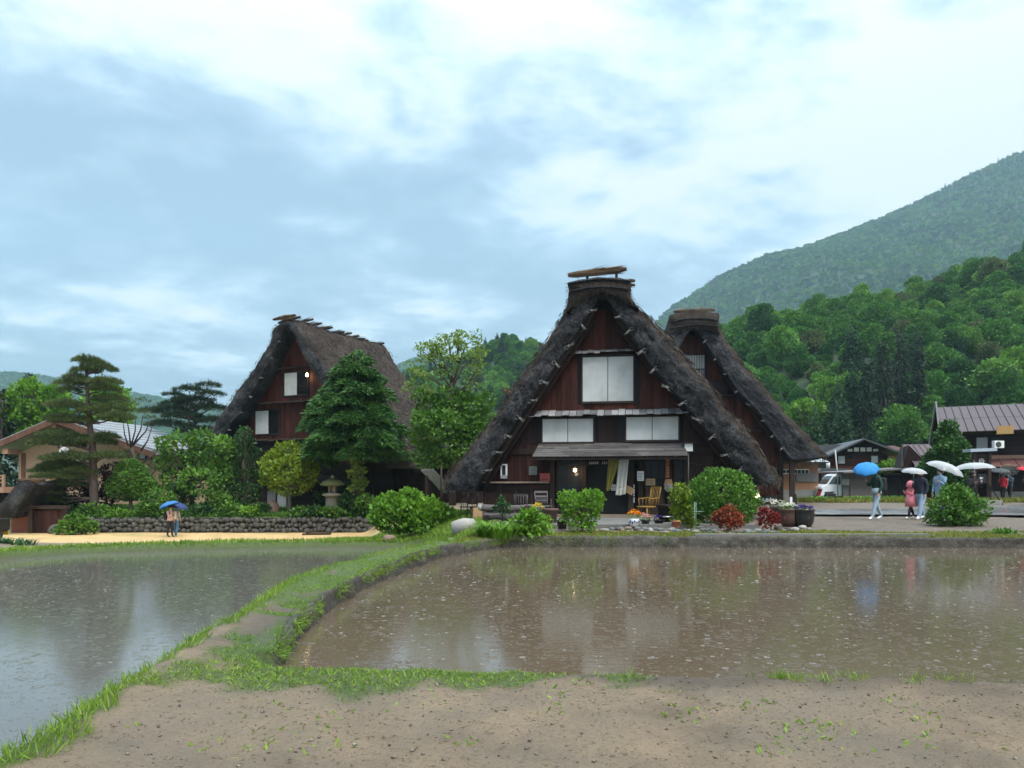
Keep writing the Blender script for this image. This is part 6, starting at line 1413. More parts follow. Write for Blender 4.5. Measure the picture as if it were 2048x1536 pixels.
# tan shed
TS, U, Vz = lot('tan_shed', 'tan plywood shed with a two tone metal roof beside the right thatched house', 1600, 49.0, .5, -R(2), 'shed')
MB().span(U(1545), U(1636), 0, 4, .7, Vz(926)).build('wall', M_TAN, TS); MB().span(U(1545), U(1637), -.03, 4, 0, .7).build('plinth', M_CONC, TS)
panel_roof(TS, [(U(1540), -1.0, Vz(926)), (U(1610), -1.0, Vz(925)), (U(1604), 1.8, Vz(905)), (U(1540), 1.8, Vz(906))], 6, 2, M_RUST); panel_roof(TS, [(U(1610.5), -1.0, Vz(925)), (U(1646), -1.0, Vz(925)), (U(1633), 1.8, Vz(905)), (U(1604.5), 1.8, Vz(905))], 3, 2, M_TIN, 'tin_roof')
MB().span(U(1558), U(1602), 1.8, 5, Vz(910), Vz(896)).build('upper_roof', M_RUST, TS)
wo_ = MB().span(U(1563), U(1617), -.06, .02, Vz(948), Vz(946)).build('window', M_WHITE, TS); MB().span(U(1563), U(1617), -.06, .02, Vz(940), Vz(938)).build('window_rail', M_WHITE, wo_); MB().span(U(1564), U(1616), -.03, -.01, Vz(946), Vz(940)).build('pane', M_GLASS, wo_)
for i in range(8): MB().span(U(1564+i*7.5), U(1565+i*7.5), -.055, -.02, Vz(946), Vz(940)).build('muntin', M_WHITE, wo_)
MB().span(U(1592), U(1635), -.1, -.02, Vz(963), Vz(946)).build('tarp', M_GREYWALL, TS)
# poles, sign gate
pole = MB().tube([(0, 0, 0), (-.06, 0, 2), (-.18, 0, 3.3)], [.05, .045, .04], 8); tag(pole.build('pole', plain('pole_pale', (.5, .5, .48), .6), None, loc=(X(1676, 48), 48, .45)), 'thin pale pole in front of the dark tiled house', 'pole')
SG = thing('sign_gate', 'dark wooden sign gate with a round white emblem', 'sign', (X(1962, 40), 40, .45)); k = 40/FPX
for px in (1948, 1978): MB().span((px-3-1962)*k, (px+3-1962)*k, -.08, .08, 0, (1009-906)*k).build('post', M_BEAM, SG)
MB().prism([((1933-1962)*k, (1009-904)*k), ((1986-1962)*k, (1009-902)*k), ((1986-1962)*k, (1009-896)*k), ((1933-1962)*k, (1009-898)*k)], -.35, .35).build('sign_roof', plain('sign_roof_blue', (.33, .40, .44), .4, .2), SG); MB().span((1952-1962)*k, (1974-1962)*k, -.03, .03, (1009-940)*k, (1009-908)*k).build('sign_board', M_PLANK_DK, SG)
em = MB(); arc = [(.125*math.cos(q), -.045, .125*math.sin(q)) for q in np.linspace(0, 6.283, 25)]; em.tube(arc, .014, 6); em.bar((-.07, -.045, .0), (0, -.045, .05), .01, .02); em.bar((.07, -.045, .0), (0, -.045, .05), .01, .02); em.bar((-.07, -.045, -.045), (.07, -.045, -.045), .01, .02); em.build('emblem', M_WHITE, SG, loc=(0, 0, (1009-922)*k))
MB().span((1955-1962)*k, (1972-1962)*k, -.05, .0, (1009-966)*k, (1009-948)*k).build('lower_board', M_DARK, SG)
lm = MB()
for q in ((-.09, .06, .05, .11), (-.02, .05, .03, .12), (.05, .06, .02, .10), (-.06, -.06, .12, .03)): lm.span(q[0], q[0]+q[2], -.058, -.052, q[1], q[1]+q[3])
tag(lm.build('lettering', M_WHITE, SG, loc=(0, 0, (1009-960)*k)), kind='stuff')
MB().bar((.9, -.4, 0), (.25, 0, 1.3), .06, .06).build('brace', M_BEAM, SG); MB().span(-.6, .9, -.4, .3, 0, .25).build('base', M_CONC, SG)
# ------------------------------------------------------------------ vehicles
M_TYRE = plain('tyre', (.02, .02, .02), .8); M_VAN = plain('van_white', (.72, .75, .78), .25, .05); M_CARGLASS = plain('car_glass', (.05, .08, .09), .08, .2); M_BLACKCAR = plain('car_black', (.008, .009, .011), .3, .2); M_REDL = plain('lamp_red', (.20, .015, .015), .3); M_CHROME = plain('chrome', (.4, .4, .42), .2, .1, 5, .9)
def wheel(root, x, y, r=.27, w=.16):
    t_ = MB().lathe([(r*.6, -w/2), (r*.92, -w/2), (r, -w/3), (r, w/3), (r*.92, w/2), (r*.6, w/2)], 20).build('wheel', M_TYRE, root, loc=(x, y, r), rot=(R(90), 0, 0)); MB().lathe([(0, -w*.4), (r*.6, -w*.45), (r*.62, w*.45), (0, w*.4)], 14).build('rim', M_CHROME, t_)
van = thing('parked_van', 'white minivan parked behind the weeds', 'van', (X(1674, 48.7), 48.7, .48), R(0))
prof = [(-1.35, .3), (-1.35, .75), (-1.28, .9), (-.92, 1.08), (-.55, 1.62), (-.35, 1.74), (1.5, 1.76), (1.62, 1.65), (1.66, .8), (1.66, .3)]
MB().prism(prof, -.7, .7).build('body', M_VAN, van, bevel=.05)
for s_ in (-.712, .712):
    y0, y1 = (s_-.004, s_+.004)
    MB().prism([(-.84, 1.08), (-.52, 1.55), (-.10, 1.58), (-.10, 1.06)], y0, y1).build('side_window', M_CARGLASS, van); MB().prism([(.0, 1.06), (.0, 1.58), (.75, 1.6), (.75, 1.06)], y0, y1).build('side_window', M_CARGLASS, van); MB().prism([(.85, 1.06), (.85, 1.6), (1.5, 1.6), (1.5, 1.06)], y0, y1).build('side_window', M_CARGLASS, van)
    MB().prism([(.1, .92), (.3, .92), (.3, .96), (.1, .96)], y0-.01, y1+.01).build('door_handle', M_CHROME, van)
MB().add([(-.94, -.6, 1.1), (-.94, .6, 1.1), (-.57, .56, 1.6), (-.57, -.56, 1.6)], [(0,1,2,3)]).build('windscreen', M_CARGLASS, van); MB().span(-1.38, -1.30, -.62, -.35, .62, .76).build('headlight', M_CHROME, van); MB().span(-1.38, -1.30, .35, .62, .62, .76).build('headlight', M_CHROME, van); MB().span(-1.42, -1.33, -.68, .68, .3, .48).build('bumper', M_VAN, van)
for x_ in (-.9, 1.1):
    for y_ in (-.64, .64): wheel(van, x_, y_)
sc = thing('parked_scooter', 'dark scooter with red trim in front of the white van', 'scooter', (X(1648, 45.2), 45.2, .46), R(8))
sc.scale = (.8, .8, .8)
for x_ in (-.55, .6): wheel(sc, x_, 0, .22, .1)
MB().prism([(-.2, .25), (.85, .28), (.9, .62), (.6, .72), (.15, .66), (0, .42), (-.2, .36)], -.15, .15).build('body', M_BLACKCAR, sc, bevel=.04); MB().prism([(-.62, .45), (-.42, .42), (-.2, .95), (-.32, 1.0)], -.17, .17).build('leg_shield', M_REDL, sc, bevel=.03); MB().tube([(-.3, -.3, 1.02), (-.33, 0, .98), (-.3, .3, 1.02)], .02, 6).build('handlebar', M_BLACKCAR, sc); MB().prism([(.1, .66), (.75, .72), (.8, .82), (.1, .78)], -.14, .14).build('seat', M_TYRE, sc, bevel=.03); MB().span(.86, .95, -.08, .08, .55, .65).build('tail_lamp', M_REDL, sc)
D = 30.5; tk = thing('parked_truck', 'back of a small black truck at the left edge', 'truck', (X(-12, D), D, gz(X(-12, D), D)), R(90-8))
MB().span(-2.6, .0, -.72, .72, .42, .55).build('chassis', M_BLACKCAR, tk); MB().span(-.06, .02, -.72, .72, .55, .88).build('tailgate', M_BLACKCAR, tk, bevel=.02)
for s_ in (-.70, .66): MB().span(-1.7, -.06, s_, s_+.04, .55, .86).build('side_board', M_BLACKCAR, tk); 
MB().prism([(-2.8, .4), (-1.75, .4), (-1.75, 1.7), (-2.4, 1.72), (-2.78, 1.05)], -.7, .7).build('cab', M_BLACKCAR, tk, bevel=.05)
for x_ in (-.55, -2.2):
    for y_ in (-.62, .62): wheel(tk, x_, y_, .26, .15)
for y_ in (-.6, .6): MB().span(-.01, .03, y_-.07, y_+.07, .43, .52).build('tail_lamp', M_REDL, tk)
MB().span(.022, .032, -.62, -.30, .22, .40).build('number_plate', plain('plate_yellow', (.75, .52, .02), .5, .05), tk); MB().span(.0, .02, -.6, .6, .36, .42).build('bumper', M_BLACKCAR, tk)
pm = MB()
for i, y_ in enumerate((-.58, -.52, -.45, -.39)): pm.span(.033, .036, y_, y_+.035, .255, .325)
for i in range(3): pm.span(.033, .036, -.55+i*.06, -.52+i*.06, .345, .375)
tag(pm.build('plate_lettering', M_BLACKCAR, tk), kind='stuff')
# ------------------------------------------------------------------ garden furniture
D = 41.2; k = D/FPX; xb = X(665, D); zb = gz(xb, D); LN = thing('stone_lantern', 'old stone lantern with a mossy mushroom cap', 'lantern', (xb, D, zb)); M_LANT = stone_mat('lantern_stone', (.16, .15, .12), (.36, .34, .28)); b = HZ+(CZ-zb)*FPX/D
def hz_(py): return (b-py)*k
MB().lathe([(.40, -.1), (.42, .25), (.38, hz_(996)), (.36, hz_(994))], 14).build('shaft', M_LANT, LN); MB().lathe([(.36, hz_(994)), (.55, hz_(991)), (.56, hz_(988)), (.3, hz_(986))], 14).build('platform', M_LANT, LN)
fb = MB()
for a in range(4): fb.bar((.2*math.cos(a*1.571+.78), .2*math.sin(a*1.571+.78), hz_(987)), (.2*math.cos(a*1.571+.78), .2*math.sin(a*1.571+.78), hz_(973)), .09, .09, (1, 0, 0))
fb.lathe([(.12, hz_(987)), (.12, hz_(973))], 8); fb.build('light_box', M_LANT, LN)
MB().lathe([(.15, hz_(973)), (.66, hz_(971)), (.68, hz_(968)), (.5, hz_(962)), (.22, hz_(958)), (.1, hz_(957))], 18).build('cap', stone_mat('mossy_cap', (.06, .08, .03), (.17, .19, .08)), LN); MB().lathe([(.1, hz_(957)), (.12, hz_(954)), (.06, hz_(951)), (.0, hz_(949))], 10).build('finial', M_LANT, LN)
for i, (px0, px1, py, lb) in enumerate(((605, 660, 1069, 'dark plank lying on the sand path'), (612, 632, 1066, 'short dark plank resting on the longer one'))):
    D = 38.4; a, b_ = W(px0, py, D), W(px1, py, D); zz_ = gz(a.x, D)+.04+.10*i; tag(MB().bar((a.x, D, zz_), (b_.x, D+.2, zz_+.02), .3, .08).build('timber_plank', M_BEAM), lb, 'plank')
NB = thing('notice_board', 'small roofed notice board with a weathered pale slope by the leafy bush', 'notice board', (X(868, 31), 31, gz(X(868, 31), 31)), R(20)); k = 31/FPX
for x_ in (-.32, .32): MB().span(x_-.04, x_+.04, -.04, .04, 0, 1.5).build('post', M_BEAM, NB)
MB().span(-.4, .4, -.02, .02, .6, 1.3).build('board', M_PLANK_DK, NB)
MB().add([(-.55, .0, 1.75), (-.15, -.45, 1.78), (.75, -.5, .85), (.35, -.05, .82), (-.55, .02, 1.70), (-.15, -.43, 1.73), (.75, -.48, .80), (.35, -.03, .77)], [(0,1,2,3),(7,6,5,4),(0,4,5,1),(1,5,6,2),(2,6,7,3),(3,7,4,0)]).build('sloping_roof', M_GREY, NB)
for i, (px, py0, py1) in enumerate(((882, 930, 1010), (745, 915, 990))):
    D = 30.5+i*12; tag(MB().tube([(0, 0, 0), (.02, 0, Z(py0, D)-gz(X(px, D), D))], [.055, .04], 7).build('pole', M_BEAM, None, loc=(X(px, D), D, gz(X(px, D), D))), ['dark thin pole right of the notice board', 'thin pole beside the conifer trunk'][i], 'pole')

# ------------------------------------------------------------------ things in front of the middle house
M_POT_BR = plain('pot_brown', (.10, .055, .04), .6, .3); M_POT_DK = plain('pot_glazed_dark', (.022, .022, .022), .25, .4); M_TERRA = plain('terracotta', (.34, .12, .07), .8, .25); M_CHINA = plain('china_white', (.75, .76, .78), .2, .05); M_BLUE = plain('china_blue', (.03, .07, .16), .3, .1)
M_SOIL = plain('soil', (.03, .022, .016), .9); M_CHAIR = wood('chair_honey', (.16, .09, .02), (.34, .20, .05)); M_CARD = plain('cardboard', (.38, .24, .12), .8, .12)
TZ = .40
def Fl(c0, c1, nm): return leafmat('petal_' + nm, c0, c1, .2, .6, 0.0)
P_OR = Fl((.62, .16, .005), (.9, .36, .02), 'orange'); P_YE = Fl((.62, .42, .01), (.85, .68, .05), 'yellow'); P_WH = Fl((.6, .6, .56), (.85, .85, .82), 'white'); P_PU = Fl((.05, .02, .20), (.13, .06, .42), 'purple'); P_PI = Fl((.62, .30, .34), (.85, .55, .58), 'pink'); P_WI = Fl((.07, .01, .03), (.16, .03, .07), 'wine')
def flowers(parent, r, h, petal, seed, n=46, z=0.0, leaf=L_MID, sc=1.0):
    rs_ = np.random.default_rng(seed)
    V, F, T = clump_leaves([(0, 0, z+h*.35, r, r, h*.5)], 260, .06*sc, .035*sc, .4, .7, .4, rs_); link('foliage', npmesh('foliage', V, F, leaf, tint=T), parent)
    Ps, As = [], []
    for q in range(n):
        a, t_ = rs_.random()*6.28, rs_.random()**.5; c = np.array([math.cos(a)*t_*r, math.sin(a)*t_*r, z+h*(1.0-.45*t_*t_)+rs_.normal()*.015])
        for k_ in range(6): b_ = k_*1.047+rs_.random(); Ps.append(c); As.append((math.cos(b_), math.sin(b_)-.25, .55))
    V, F = leaf_arrays(np.array(Ps), np.array(As), .042*sc, .036*sc, .1, rs_); link('blossoms', npmesh('blossoms', V, F, petal, tint=np.repeat(rs_.random(len(Ps)), 2)), parent)
def pot(name, label, px, D, r, h, mat, z=None, prof=None, cat='flower pot', soil=True):
    x_ = X(px, D); t = thing(name, label, cat, (x_, D, gz(x_, D) if z is None else z))
    prof = prof or [(r*.68, 0), (r*.72, .01), (r*.92, h*.82), (r*1.04, h*.84), (r*1.05, h), (r*.93, h), (r*.9, h*.88)]
    MB().lathe(prof, 20).build('pot_body', mat, t)
    if soil: MB().lathe([(0, h*.88), (r*.9, h*.885)], 16).build('soil', M_SOIL, t)
    return t
t = pot('flower_pot', 'large brown plant pot beside the clipped bush', 1101, 21.8, .23, .42, M_POT_BR, TZ); MB().tube([(0, 0, .35), (.02, 0, .7)], [.02, .012], 6).build('stem', BARK, t)
t = pot('flower_pot', 'pot of yellow pansies behind the fresh green bush', 1075, 21.9, .19, .26, M_POT_BR, TZ+.05); flowers(t, .2, .26, P_YE, 1, 34, .24)
t = pot('flower_pot', 'pot of wine red foliage left of the yellow pansies', 1055, 21.9, .12, .22, M_POT_DK, TZ+.05); flowers(t, .12, .24, P_WI, 2, 26, .2)
t = pot('flower_pot', 'black glazed pot at the foot of the clipped bush', 1124, 20.4, .16, .24, M_POT_DK, gz(X(1124, 20.4), 20.4)+.03); flowers(t, .13, .08, P_WI, 3, 10, .2)
t = pot('flower_pot', 'white and blue china pot of orange flowers', 1268, 20.75, .15, .22, M_CHINA, gz(X(1268, 20.75), 20.75)+.06, [(.09, 0), (.1, .02), (.145, .10), (.15, .17), (.125, .215), (.12, .22), (.11, .2)]); flowers(t, .19, .24, P_OR, 4, 60, .2)
for i in range(7):
    a = -1.57+(i-3)*.42; MB().box((.143*math.cos(a), .143*math.sin(a), .11+.03*(i % 2)), (.04, .014, .06), (0, 0, a+1.57)).build('painted_mark', M_BLUE, t)
t = pot('flower_pot', 'low dark planter of pink flowers', 1291, 21.2, .14, .12, M_POT_DK, TZ); flowers(t, .15, .16, P_PI, 5, 30, .1)
t = pot('flower_pot', 'low planter of violet heather beside the chair', 1318, 21.5, .16, .10, M_POT_DK, TZ); flowers(t, .13, .14, P_PU, 6, 16, .08, L_PURPLE)
t = pot('flower_pot', 'square terracotta pot below the ivy column', 1352, 20.5, .13, .20, M_TERRA, gz(X(1352, 20.5), 20.5)+.04); flowers(t, .10, .05, P_YE, 7, 3, .16, L_BRIGHT)
br_prof = [(.20, 0), (.27, .12), (.30, .30), (.29, .44), (.31, .46), (.31, .50), (.27, .50), (.26, .44)]
t = pot('flower_barrel', 'dark glazed tub of purple pansies at the right end of the bed', 1607, 21.3, .30, .5, M_POT_DK, None, br_prof, 'flower tub'); flowers(t, .27, .13, P_PU, 8, 60, .46, L_DARK)
t = pot('flower_barrel', 'brown wooden tub of white flowers left of the purple pansies', 1580, 21.5, .28, .5, M_POT_BR, None, br_prof, 'flower tub'); flowers(t, .27, .17, P_WH, 9, 60, .46)
t = pot('flower_barrel', 'farther tub of white flowers behind the wooden tub', 1560, 23.4, .30, .5, M_POT_DK, None, br_prof, 'flower tub'); flowers(t, .28, .22, P_WH, 10, 40, .46, L_DARK)
t = pot('wooden_tub', 'dark wooden tub beside the honey coloured chair', 1331, 22.4, .27, .52, M_PLANK_DK, TZ, None, 'tub'); MB().lathe([(.262, .14), (.27, .16), (.258, .18)], 20).build('hoop', M_CHROME, t)
# chairs
def chair(name, label, px, D, rz, mat, z=TZ, w=.46, h=.92, slats=5, arms=False, horiz=False):
    t = thing(name, label, 'chair', (X(px, D), D, z), rz)
    MB().span(-w/2, w/2, -w/2, w/2, .42, .455).build('seat', mat, t, bevel=.008)
    for sx in (-1, 1):
        MB().tube([(sx*w*.48, -w*.46, 0), (sx*w*.42, -w*.4, .42)], [.016, .02], 8).build('leg', mat, t); MB().tube([(sx*w*.5, w*.5, 0), (sx*w*.42, w*.4, .42)], [.016, .02], 8).build('leg', mat, t)
        MB().tube([(sx*w*.42, w*.42, .45), (sx*w*.44, w*.5, .7), (sx*w*.46, w*.62, h)], [.018, .017, .014], 8).build('back_post', mat, t)
        if arms:
            MB().tube([(sx*w*.5, -w*.35, .68), (sx*w*.52, w*.1, .69), (sx*w*.45, w*.5, .71)], .017, 8).build('armrest', mat, t); MB().tube([(sx*w*.46, -w*.3, .45), (sx*w*.5, -w*.33, .68)], .013, 6).build('arm_post', mat, t)
            for q in (0, .18): MB().tube([(sx*w*.47, q*w*1.4-.02, .45), (sx*w*.5, q*w*1.4, .69)], .008, 6).build('arm_spindle', mat, t)
        MB().tube([(sx*w*.46, -w*.44, .2), (sx*w*.46, w*.45, .2)], .010, 6).build('stretcher', mat, t)
    MB().bar((-w*.47, w*.62, h), (w*.47, w*.62, h), .03, .07).build('top_rail', mat, t)
    for i in range(slats):
        if horiz: z_ = .55+(h-.62)*i/slats; y_ = w*(.46+.14*i/slats); MB().bar((-w*.43, y_, z_), (w*.43, y_, z_), .018, .05).build('back_slat', mat, t)
        else: x_ = -w*.34+w*.68*i/(slats-1); MB().tube([(x_, w*.42, .45), (x_*1.05, w*.61, h-.02)], .009, 6).build('spindle', mat, t)
    return t
chair('windsor_chair', 'honey coloured spindle back armchair right of the entrance', 1296, 22.9, R(-62), M_CHAIR, w=.5, h=1.02, slats=6, arms=True)
chair('wooden_chair', 'dark slat back chair in front of the counter', 1087, 23.6, R(15), M_PORCH, slats=4, horiz=True, h=.88)
chair('wooden_chair', 'low wooden chair with a pale top rail behind the log bench', 1042, 23.7, R(0), M_PORCH, slats=5, h=.78)
chair('garden_chair', 'dark wooden chair under the left eave', 938, 25.0, R(-30), M_PLANK_DK, z=gz(X(938, 25.0), 25.0)+.01, slats=4, arms=True, horiz=True)
tag(MB().box((0, 0, .2), (.42, .35, .4)).build('cardboard_box', M_CARD, None, loc=(X(956, 24.9), 24.9, gz(X(956, 24.9), 24.9)), rot=(0, 0, .3), bevel=.006), 'cardboard box under the left eave', 'box')
bn = thing('log_bench', 'weathered grey log bench in front of the counter', 'bench', (X(1026, 22.6), 22.6, TZ-.02), R(2))
prof = []; m = MB(); n_ = 22
pts = [(-.95+1.9*i/(n_-1), .015*math.sin(i*.6), .42+.012*math.sin(i*.5)+.008*math.cos(i*1.1)) for i in range(n_)]
m.tube(pts, [.10+.008*math.sin(i*.9) for i in range(n_)], 12); m.build('log_seat', M_PORCH, bn)
m = MB(); m.tube([(p[0]*.96, p[1]+.02, p[2]-.24) for p in pts], [.12+.009*math.cos(i*.7) for i in range(n_)], 12); m.build('lower_log', M_PORCH, bn)
for x_ in (-.8, .8): MB().box((x_, .02, .1), (.14, .3, .24)).build('support', M_BEAM, bn)
MB().lathe([(0, -.09), (.08, -.06), (.1, 0), (.07, .07), (0, .1)], 10).build('pale_log_end', M_ROCK_PALE, bn, loc=(-.98, 0, .44), rot=(0, .8, 0))
# on and in front of the wall
def onwall(px, py, w=-.05, H=H1): u, v = H.f(px, py, w); return H.loc(u, w, v)
RZ = -H1.a
o = thing('mailbox', 'faded red letter box standing on the counter shelf', 'mailbox', onwall(1090, 962, -.2), RZ); M_RED = plain('paint_faded_red', (.32, .055, .045), .6, .25)
MB().span(-.17, .17, -.1, .1, 0, .25).build('case', M_RED, o, bevel=.012); MB().prism([(-.185, .245), (.185, .245), (.185, .27), (-.185, .27)], -.12, .12).build('lid', M_RED, o); MB().span(-.11, .11, -.106, -.10, .05, .075).build('slot', M_DARK, o); MB().lathe([(0, 0), (.012, .004)], 8).build('knob', M_CHROME, o, loc=(0, -.102, .17), rot=(R(90), 0, 0))
def lettered(name, label, cat, px, py, wpx, hpx, mat, marks, ink, w=-.06, frame=None, rows_=4, seed=1, tilt=0.0):
    """flat board or paper with small dark strokes for its writing"""
    k = 26/FPX; t = thing(name, label, cat, onwall(px, py, w), RZ); a, b = wpx*k/2, hpx*k/2
    MB().box((0, 0, 0), (2*a, .012, 2*b), (0, tilt, 0)).build('sheet', mat, t)
    if frame:
        m = MB(); m.span(-a-.02, a+.02, -.02, .01, b, b+.03); m.span(-a-.02, a+.02, -.02, .01, -b-.03, -b); m.span(-a-.03, -a, -.02, .01, -b-.03, b+.03); m.span(a, a+.03, -.02, .01, -b-.03, b+.03); m.build('frame', frame, t)
    if marks:
        r_ = random.Random(seed); m = MB()
        for j in range(rows_):
            z_ = b*.75-2*b*.8*(j+.5)/rows_; x_ = -a*.8
            while x_ < a*.7: wd = r_.uniform(.25, .7)*b*.9/rows_; m.box((x_+wd/2, -.0085, z_), (wd, .003, b*.9/rows_*r_.uniform(.5, 1)), (0, tilt, 0)); x_ += wd*1.5
        tag(m.build('lettering', ink, t), kind='stuff')
    return t
M_INK = plain('ink', (.03, .03, .035), .7); M_KRAFT = plain('kraft_paper', (.42, .30, .16), .8, .1); M_ORSIGN = plain('sign_orange', (.42, .13, .04), .7, .1); M_PLAQ = plain('plaque_grey', (.22, .24, .22), .7, .1)
lettered('wall_plaque', 'grey framed plaque with lines of writing above the red letter box', 'plaque', 1066, 941, 16, 17, M_PLAQ, True, M_INK, -.07, M_BEAM, 5, 1)
lettered('paper_notice', 'white paper notice beside the entrance post', 'notice', 1281, 952, 13, 19, M_WHITE, True, M_INK, -.2, None, 5, 2)
lettered('paper_notice', 'brown card notice on the window right of the entrance', 'notice', 1301, 964, 18, 13, M_KRAFT, True, M_INK, -.1, None, 3, 3)
lettered('paper_notice', 'small white notice hanging between the two cloths', 'notice', 1227, 975, 9, 12, M_WHITE, True, M_INK, -.2, None, 3, 4)
lettered('vertical_sign', 'narrow orange sign with upright lettering', 'sign', 1335, 936, 7, 38, M_ORSIGN, True, M_INK, -.17, None, 5, 5)
lettered('shop_banner', 'short dark banner with white lettering above the entrance', 'banner', 1196, 926, 52, 12, M_DARK, False, M_WHITE, -.2, None, 1, 6)
m = MB(); r_ = random.Random(9); bx = onwall(1196, 926, -.2)
xq = -.30
for i in range(8):
    wd = .05; 
    if i == 5: xq += .10
    for q in range(3): m.span(xq+.004, xq+wd-.012, -.012, -.008, -.035+q*.028, -.022+q*.028)
    m.span(xq+wd*.4, xq+wd*.55, -.0125, -.008, -.04, .05); xq += .068
tag(link('banner_lettering', m.mesh('banner_lettering', M_WHITE), [o_ for o_ in bpy.data.objects if o_.get('label', '').startswith('short dark banner')][0], (.0, 0, 0)), kind='stuff')
wl2 = thing('wall_lantern', 'white framed lantern box on the left wall', 'lantern', onwall(1008, 940, -.1), RZ)
for a in (-.09, .09): MB().span(a-.025, a+.025, -.06, .06, -.22, .2).build('frame_side', M_WHITE, wl2)
MB().span(-.115, .115, -.06, .06, .16, .21).build('frame_top', M_WHITE, wl2); MB().span(-.115, .115, -.06, .06, -.3, -.18).build('frame_bottom', M_GREY, wl2); MB().span(-.065, .065, -.03, .03, -.18, .16).build('pane', M_GLASS, wl2)
def cloth(name, label, px0, px1, pxb0, pxb1, py0, py1, mat, w, seed, hem=None):
    """a hanging curtain with folds, gathered or spreading towards the bottom"""
    r_ = np.random.default_rng(seed); nx, nz = 26, 30; t = thing(name, label, 'cloth', tuple(H1.O), -H1.a); V = []
    for j in range(nz):
        s_ = j/(nz-1); a0 = H1.f(px0+(pxb0-px0)*s_, py0+(py1-py0)*s_, w)[0]; a1 = H1.f(px1+(pxb1-px1)*s_, py0, w)[0]; zz_ = H1.f(px0, py0+(py1-py0)*s_, w)[1]
        for i in range(nx): q = i/(nx-1); V.append((a0+(a1-a0)*q, w+.05*math.sin(q*16+seed+s_*1.5)*(.5+.5*s_)+.02*math.sin(q*41), zz_-.02*math.sin(q*5)))
    ii = np.arange(nx*nz).reshape(nz, nx); F = np.stack([ii[:-1,:-1], ii[:-1,1:], ii[1:,1:], ii[1:,:-1]], -1).reshape(-1, 4)
    cut = int(len(F)*.8)
    o = link('curtain', npmesh('curtain', np.array(V), F[:cut] if hem else F, mat, True), t)
    if hem: link('hem_band', npmesh('hem_band', np.array(V), F[cut:], hem, True), t)
    for q in t.children: sm = q.modifiers.new('thick', 'SOLIDIFY'); sm.thickness = .008
M_CL_W = plain('cloth_white', (.56, .55, .50), .9, .12); M_CL_Y = plain('cloth_mustard', (.26, .23, .05), .9, .15)
cloth('door_curtain', 'pale white cloth hanging in the entrance', 1238, 1258, 1231, 1251, 918, 990, M_CL_W, -.45, 2, M_CL_W); cloth('door_curtain', 'mustard cloth gathered beside the white one', 1217, 1241, 1212, 1221, 918, 981, M_CL_Y, -.40, 5)
o = MB().box((0, 0, 0), (.34, .02, .24), (0, .5, 0)).build('cardboard_sign', M_CARD, None, loc=onwall(1258, 980, -.25), rot=(0, 0, RZ)); tag(o, 'tilted cardboard sheet behind the white cloth', 'cardboard')
st = thing('bead_string', 'string of white beads hanging in the doorway', 'decoration', onwall(1268, 1005, -.25), RZ); MB().tube([(0, 0, 0), (0, 0, .62)], .004, 5).build('cord', M_BEAM, st)
for i, z_ in enumerate((.02, .08, .14, .24, .32, .38, .44, .52, .58)): MB().lathe([(0, -.03), (.016, -.015), (.016, .015), (0, .03)], 8).build('bead', M_WHITE, st, loc=(0, 0, z_))
rs2 = thing('round_sign', 'round pale wooden sign below the orange sign', 'sign', onwall(1337, 976, -.2), RZ); MB().lathe([(0, 0), (.14, 0), (.14, .03), (0, .03)], 20).build('disc', M_GREY, rs2, rot=(R(90), 0, 0)); m = MB()
for a in range(6): m.bar((.09*math.cos(a*1.05), -.034, .09*math.sin(a*1.05)), (.03*math.cos(a*1.05), -.034, .03*math.sin(a*1.05)), .012, .012)
m.build('painted_marks', M_INK, rs2); MB().prism([(-.16, .08), (.16, .08), (.10, .3), (-.10, .3)], .0, .02).build('board', M_CARD, rs2)
# lit lamps
M_BULB = emit('bulb_glow', (1.0, .78, .45), 5.0)
def bulb(name, label, loc, r=.045, shade=True, e_=2.5):
    t = thing(name, label, 'lamp', loc); MB().lathe([(0, -r*1.2), (r*.8, -r*.8), (r, 0), (r*.7, r*.8), (r*.3, r*1.4), (0, r*1.5)], 12).build('bulb', M_BULB, t)
    MB().tube([(0, 0, r*1.4), (0, 0, r*1.4+.22)], .006, 6).build('cord', M_BEAM, t)
    if shade: MB().lathe([(.03, r*1.4), (r*2.2, r*.9), (r*2.3, r*.7)], 14).build('shade', M_ORSIGN, t)
    ld = bpy.data.lights.new('lamp_light', 'POINT'); ld.energy = e_; ld.color = (1, .75, .45); ld.shadow_soft_size = r; lo = bpy.data.objects.new('lamp_light', ld); COL.objects.link(lo); lo.parent = t; lo.location = (0, -.02, -r*2.2)
    return t
bulb('hanging_lamp', 'glowing lamp bulb behind the entrance glass', onwall(1150, 940, -.3), .06); bulb('hanging_lamp', 'small glowing bulb at the upper opening of the left house', H2.loc(*[H2.f(614, 750, -.25)[0], -.25, H2.f(614, 750, -.25)[1]]), .09, False, 2.0); bulb('garden_lamp', 'round glowing lamp right of the large round bush', W(1515, 992, 23.2), .055, False, 1.5)
bulb('hanging_lamp', 'faint bulb beneath the layered conifer', W(676, 911, 44.2), .05, False, .8)
fl = thing('flood_lamp', 'white flood lamp box on a thin pole at the right of the porch', 'lamp', onwall(1377, 965, -.4), RZ)
MB().tube([(0, 0, -.35), (0, 0, 1.08)], .02, 8).build('pole', M_GREY, fl); MB().prism([(-.14, 1.04), (.14, 1.04), (.13, 1.30), (-.13, 1.30)], -.1, .06).build('lamp_case', M_WHITE, fl, bevel=.01); MB().prism([(-.2, 1.32), (.2, 1.32), (.2, 1.35), (-.2, 1.35)], -.2, .1).build('rain_hood', M_BEAM, fl)
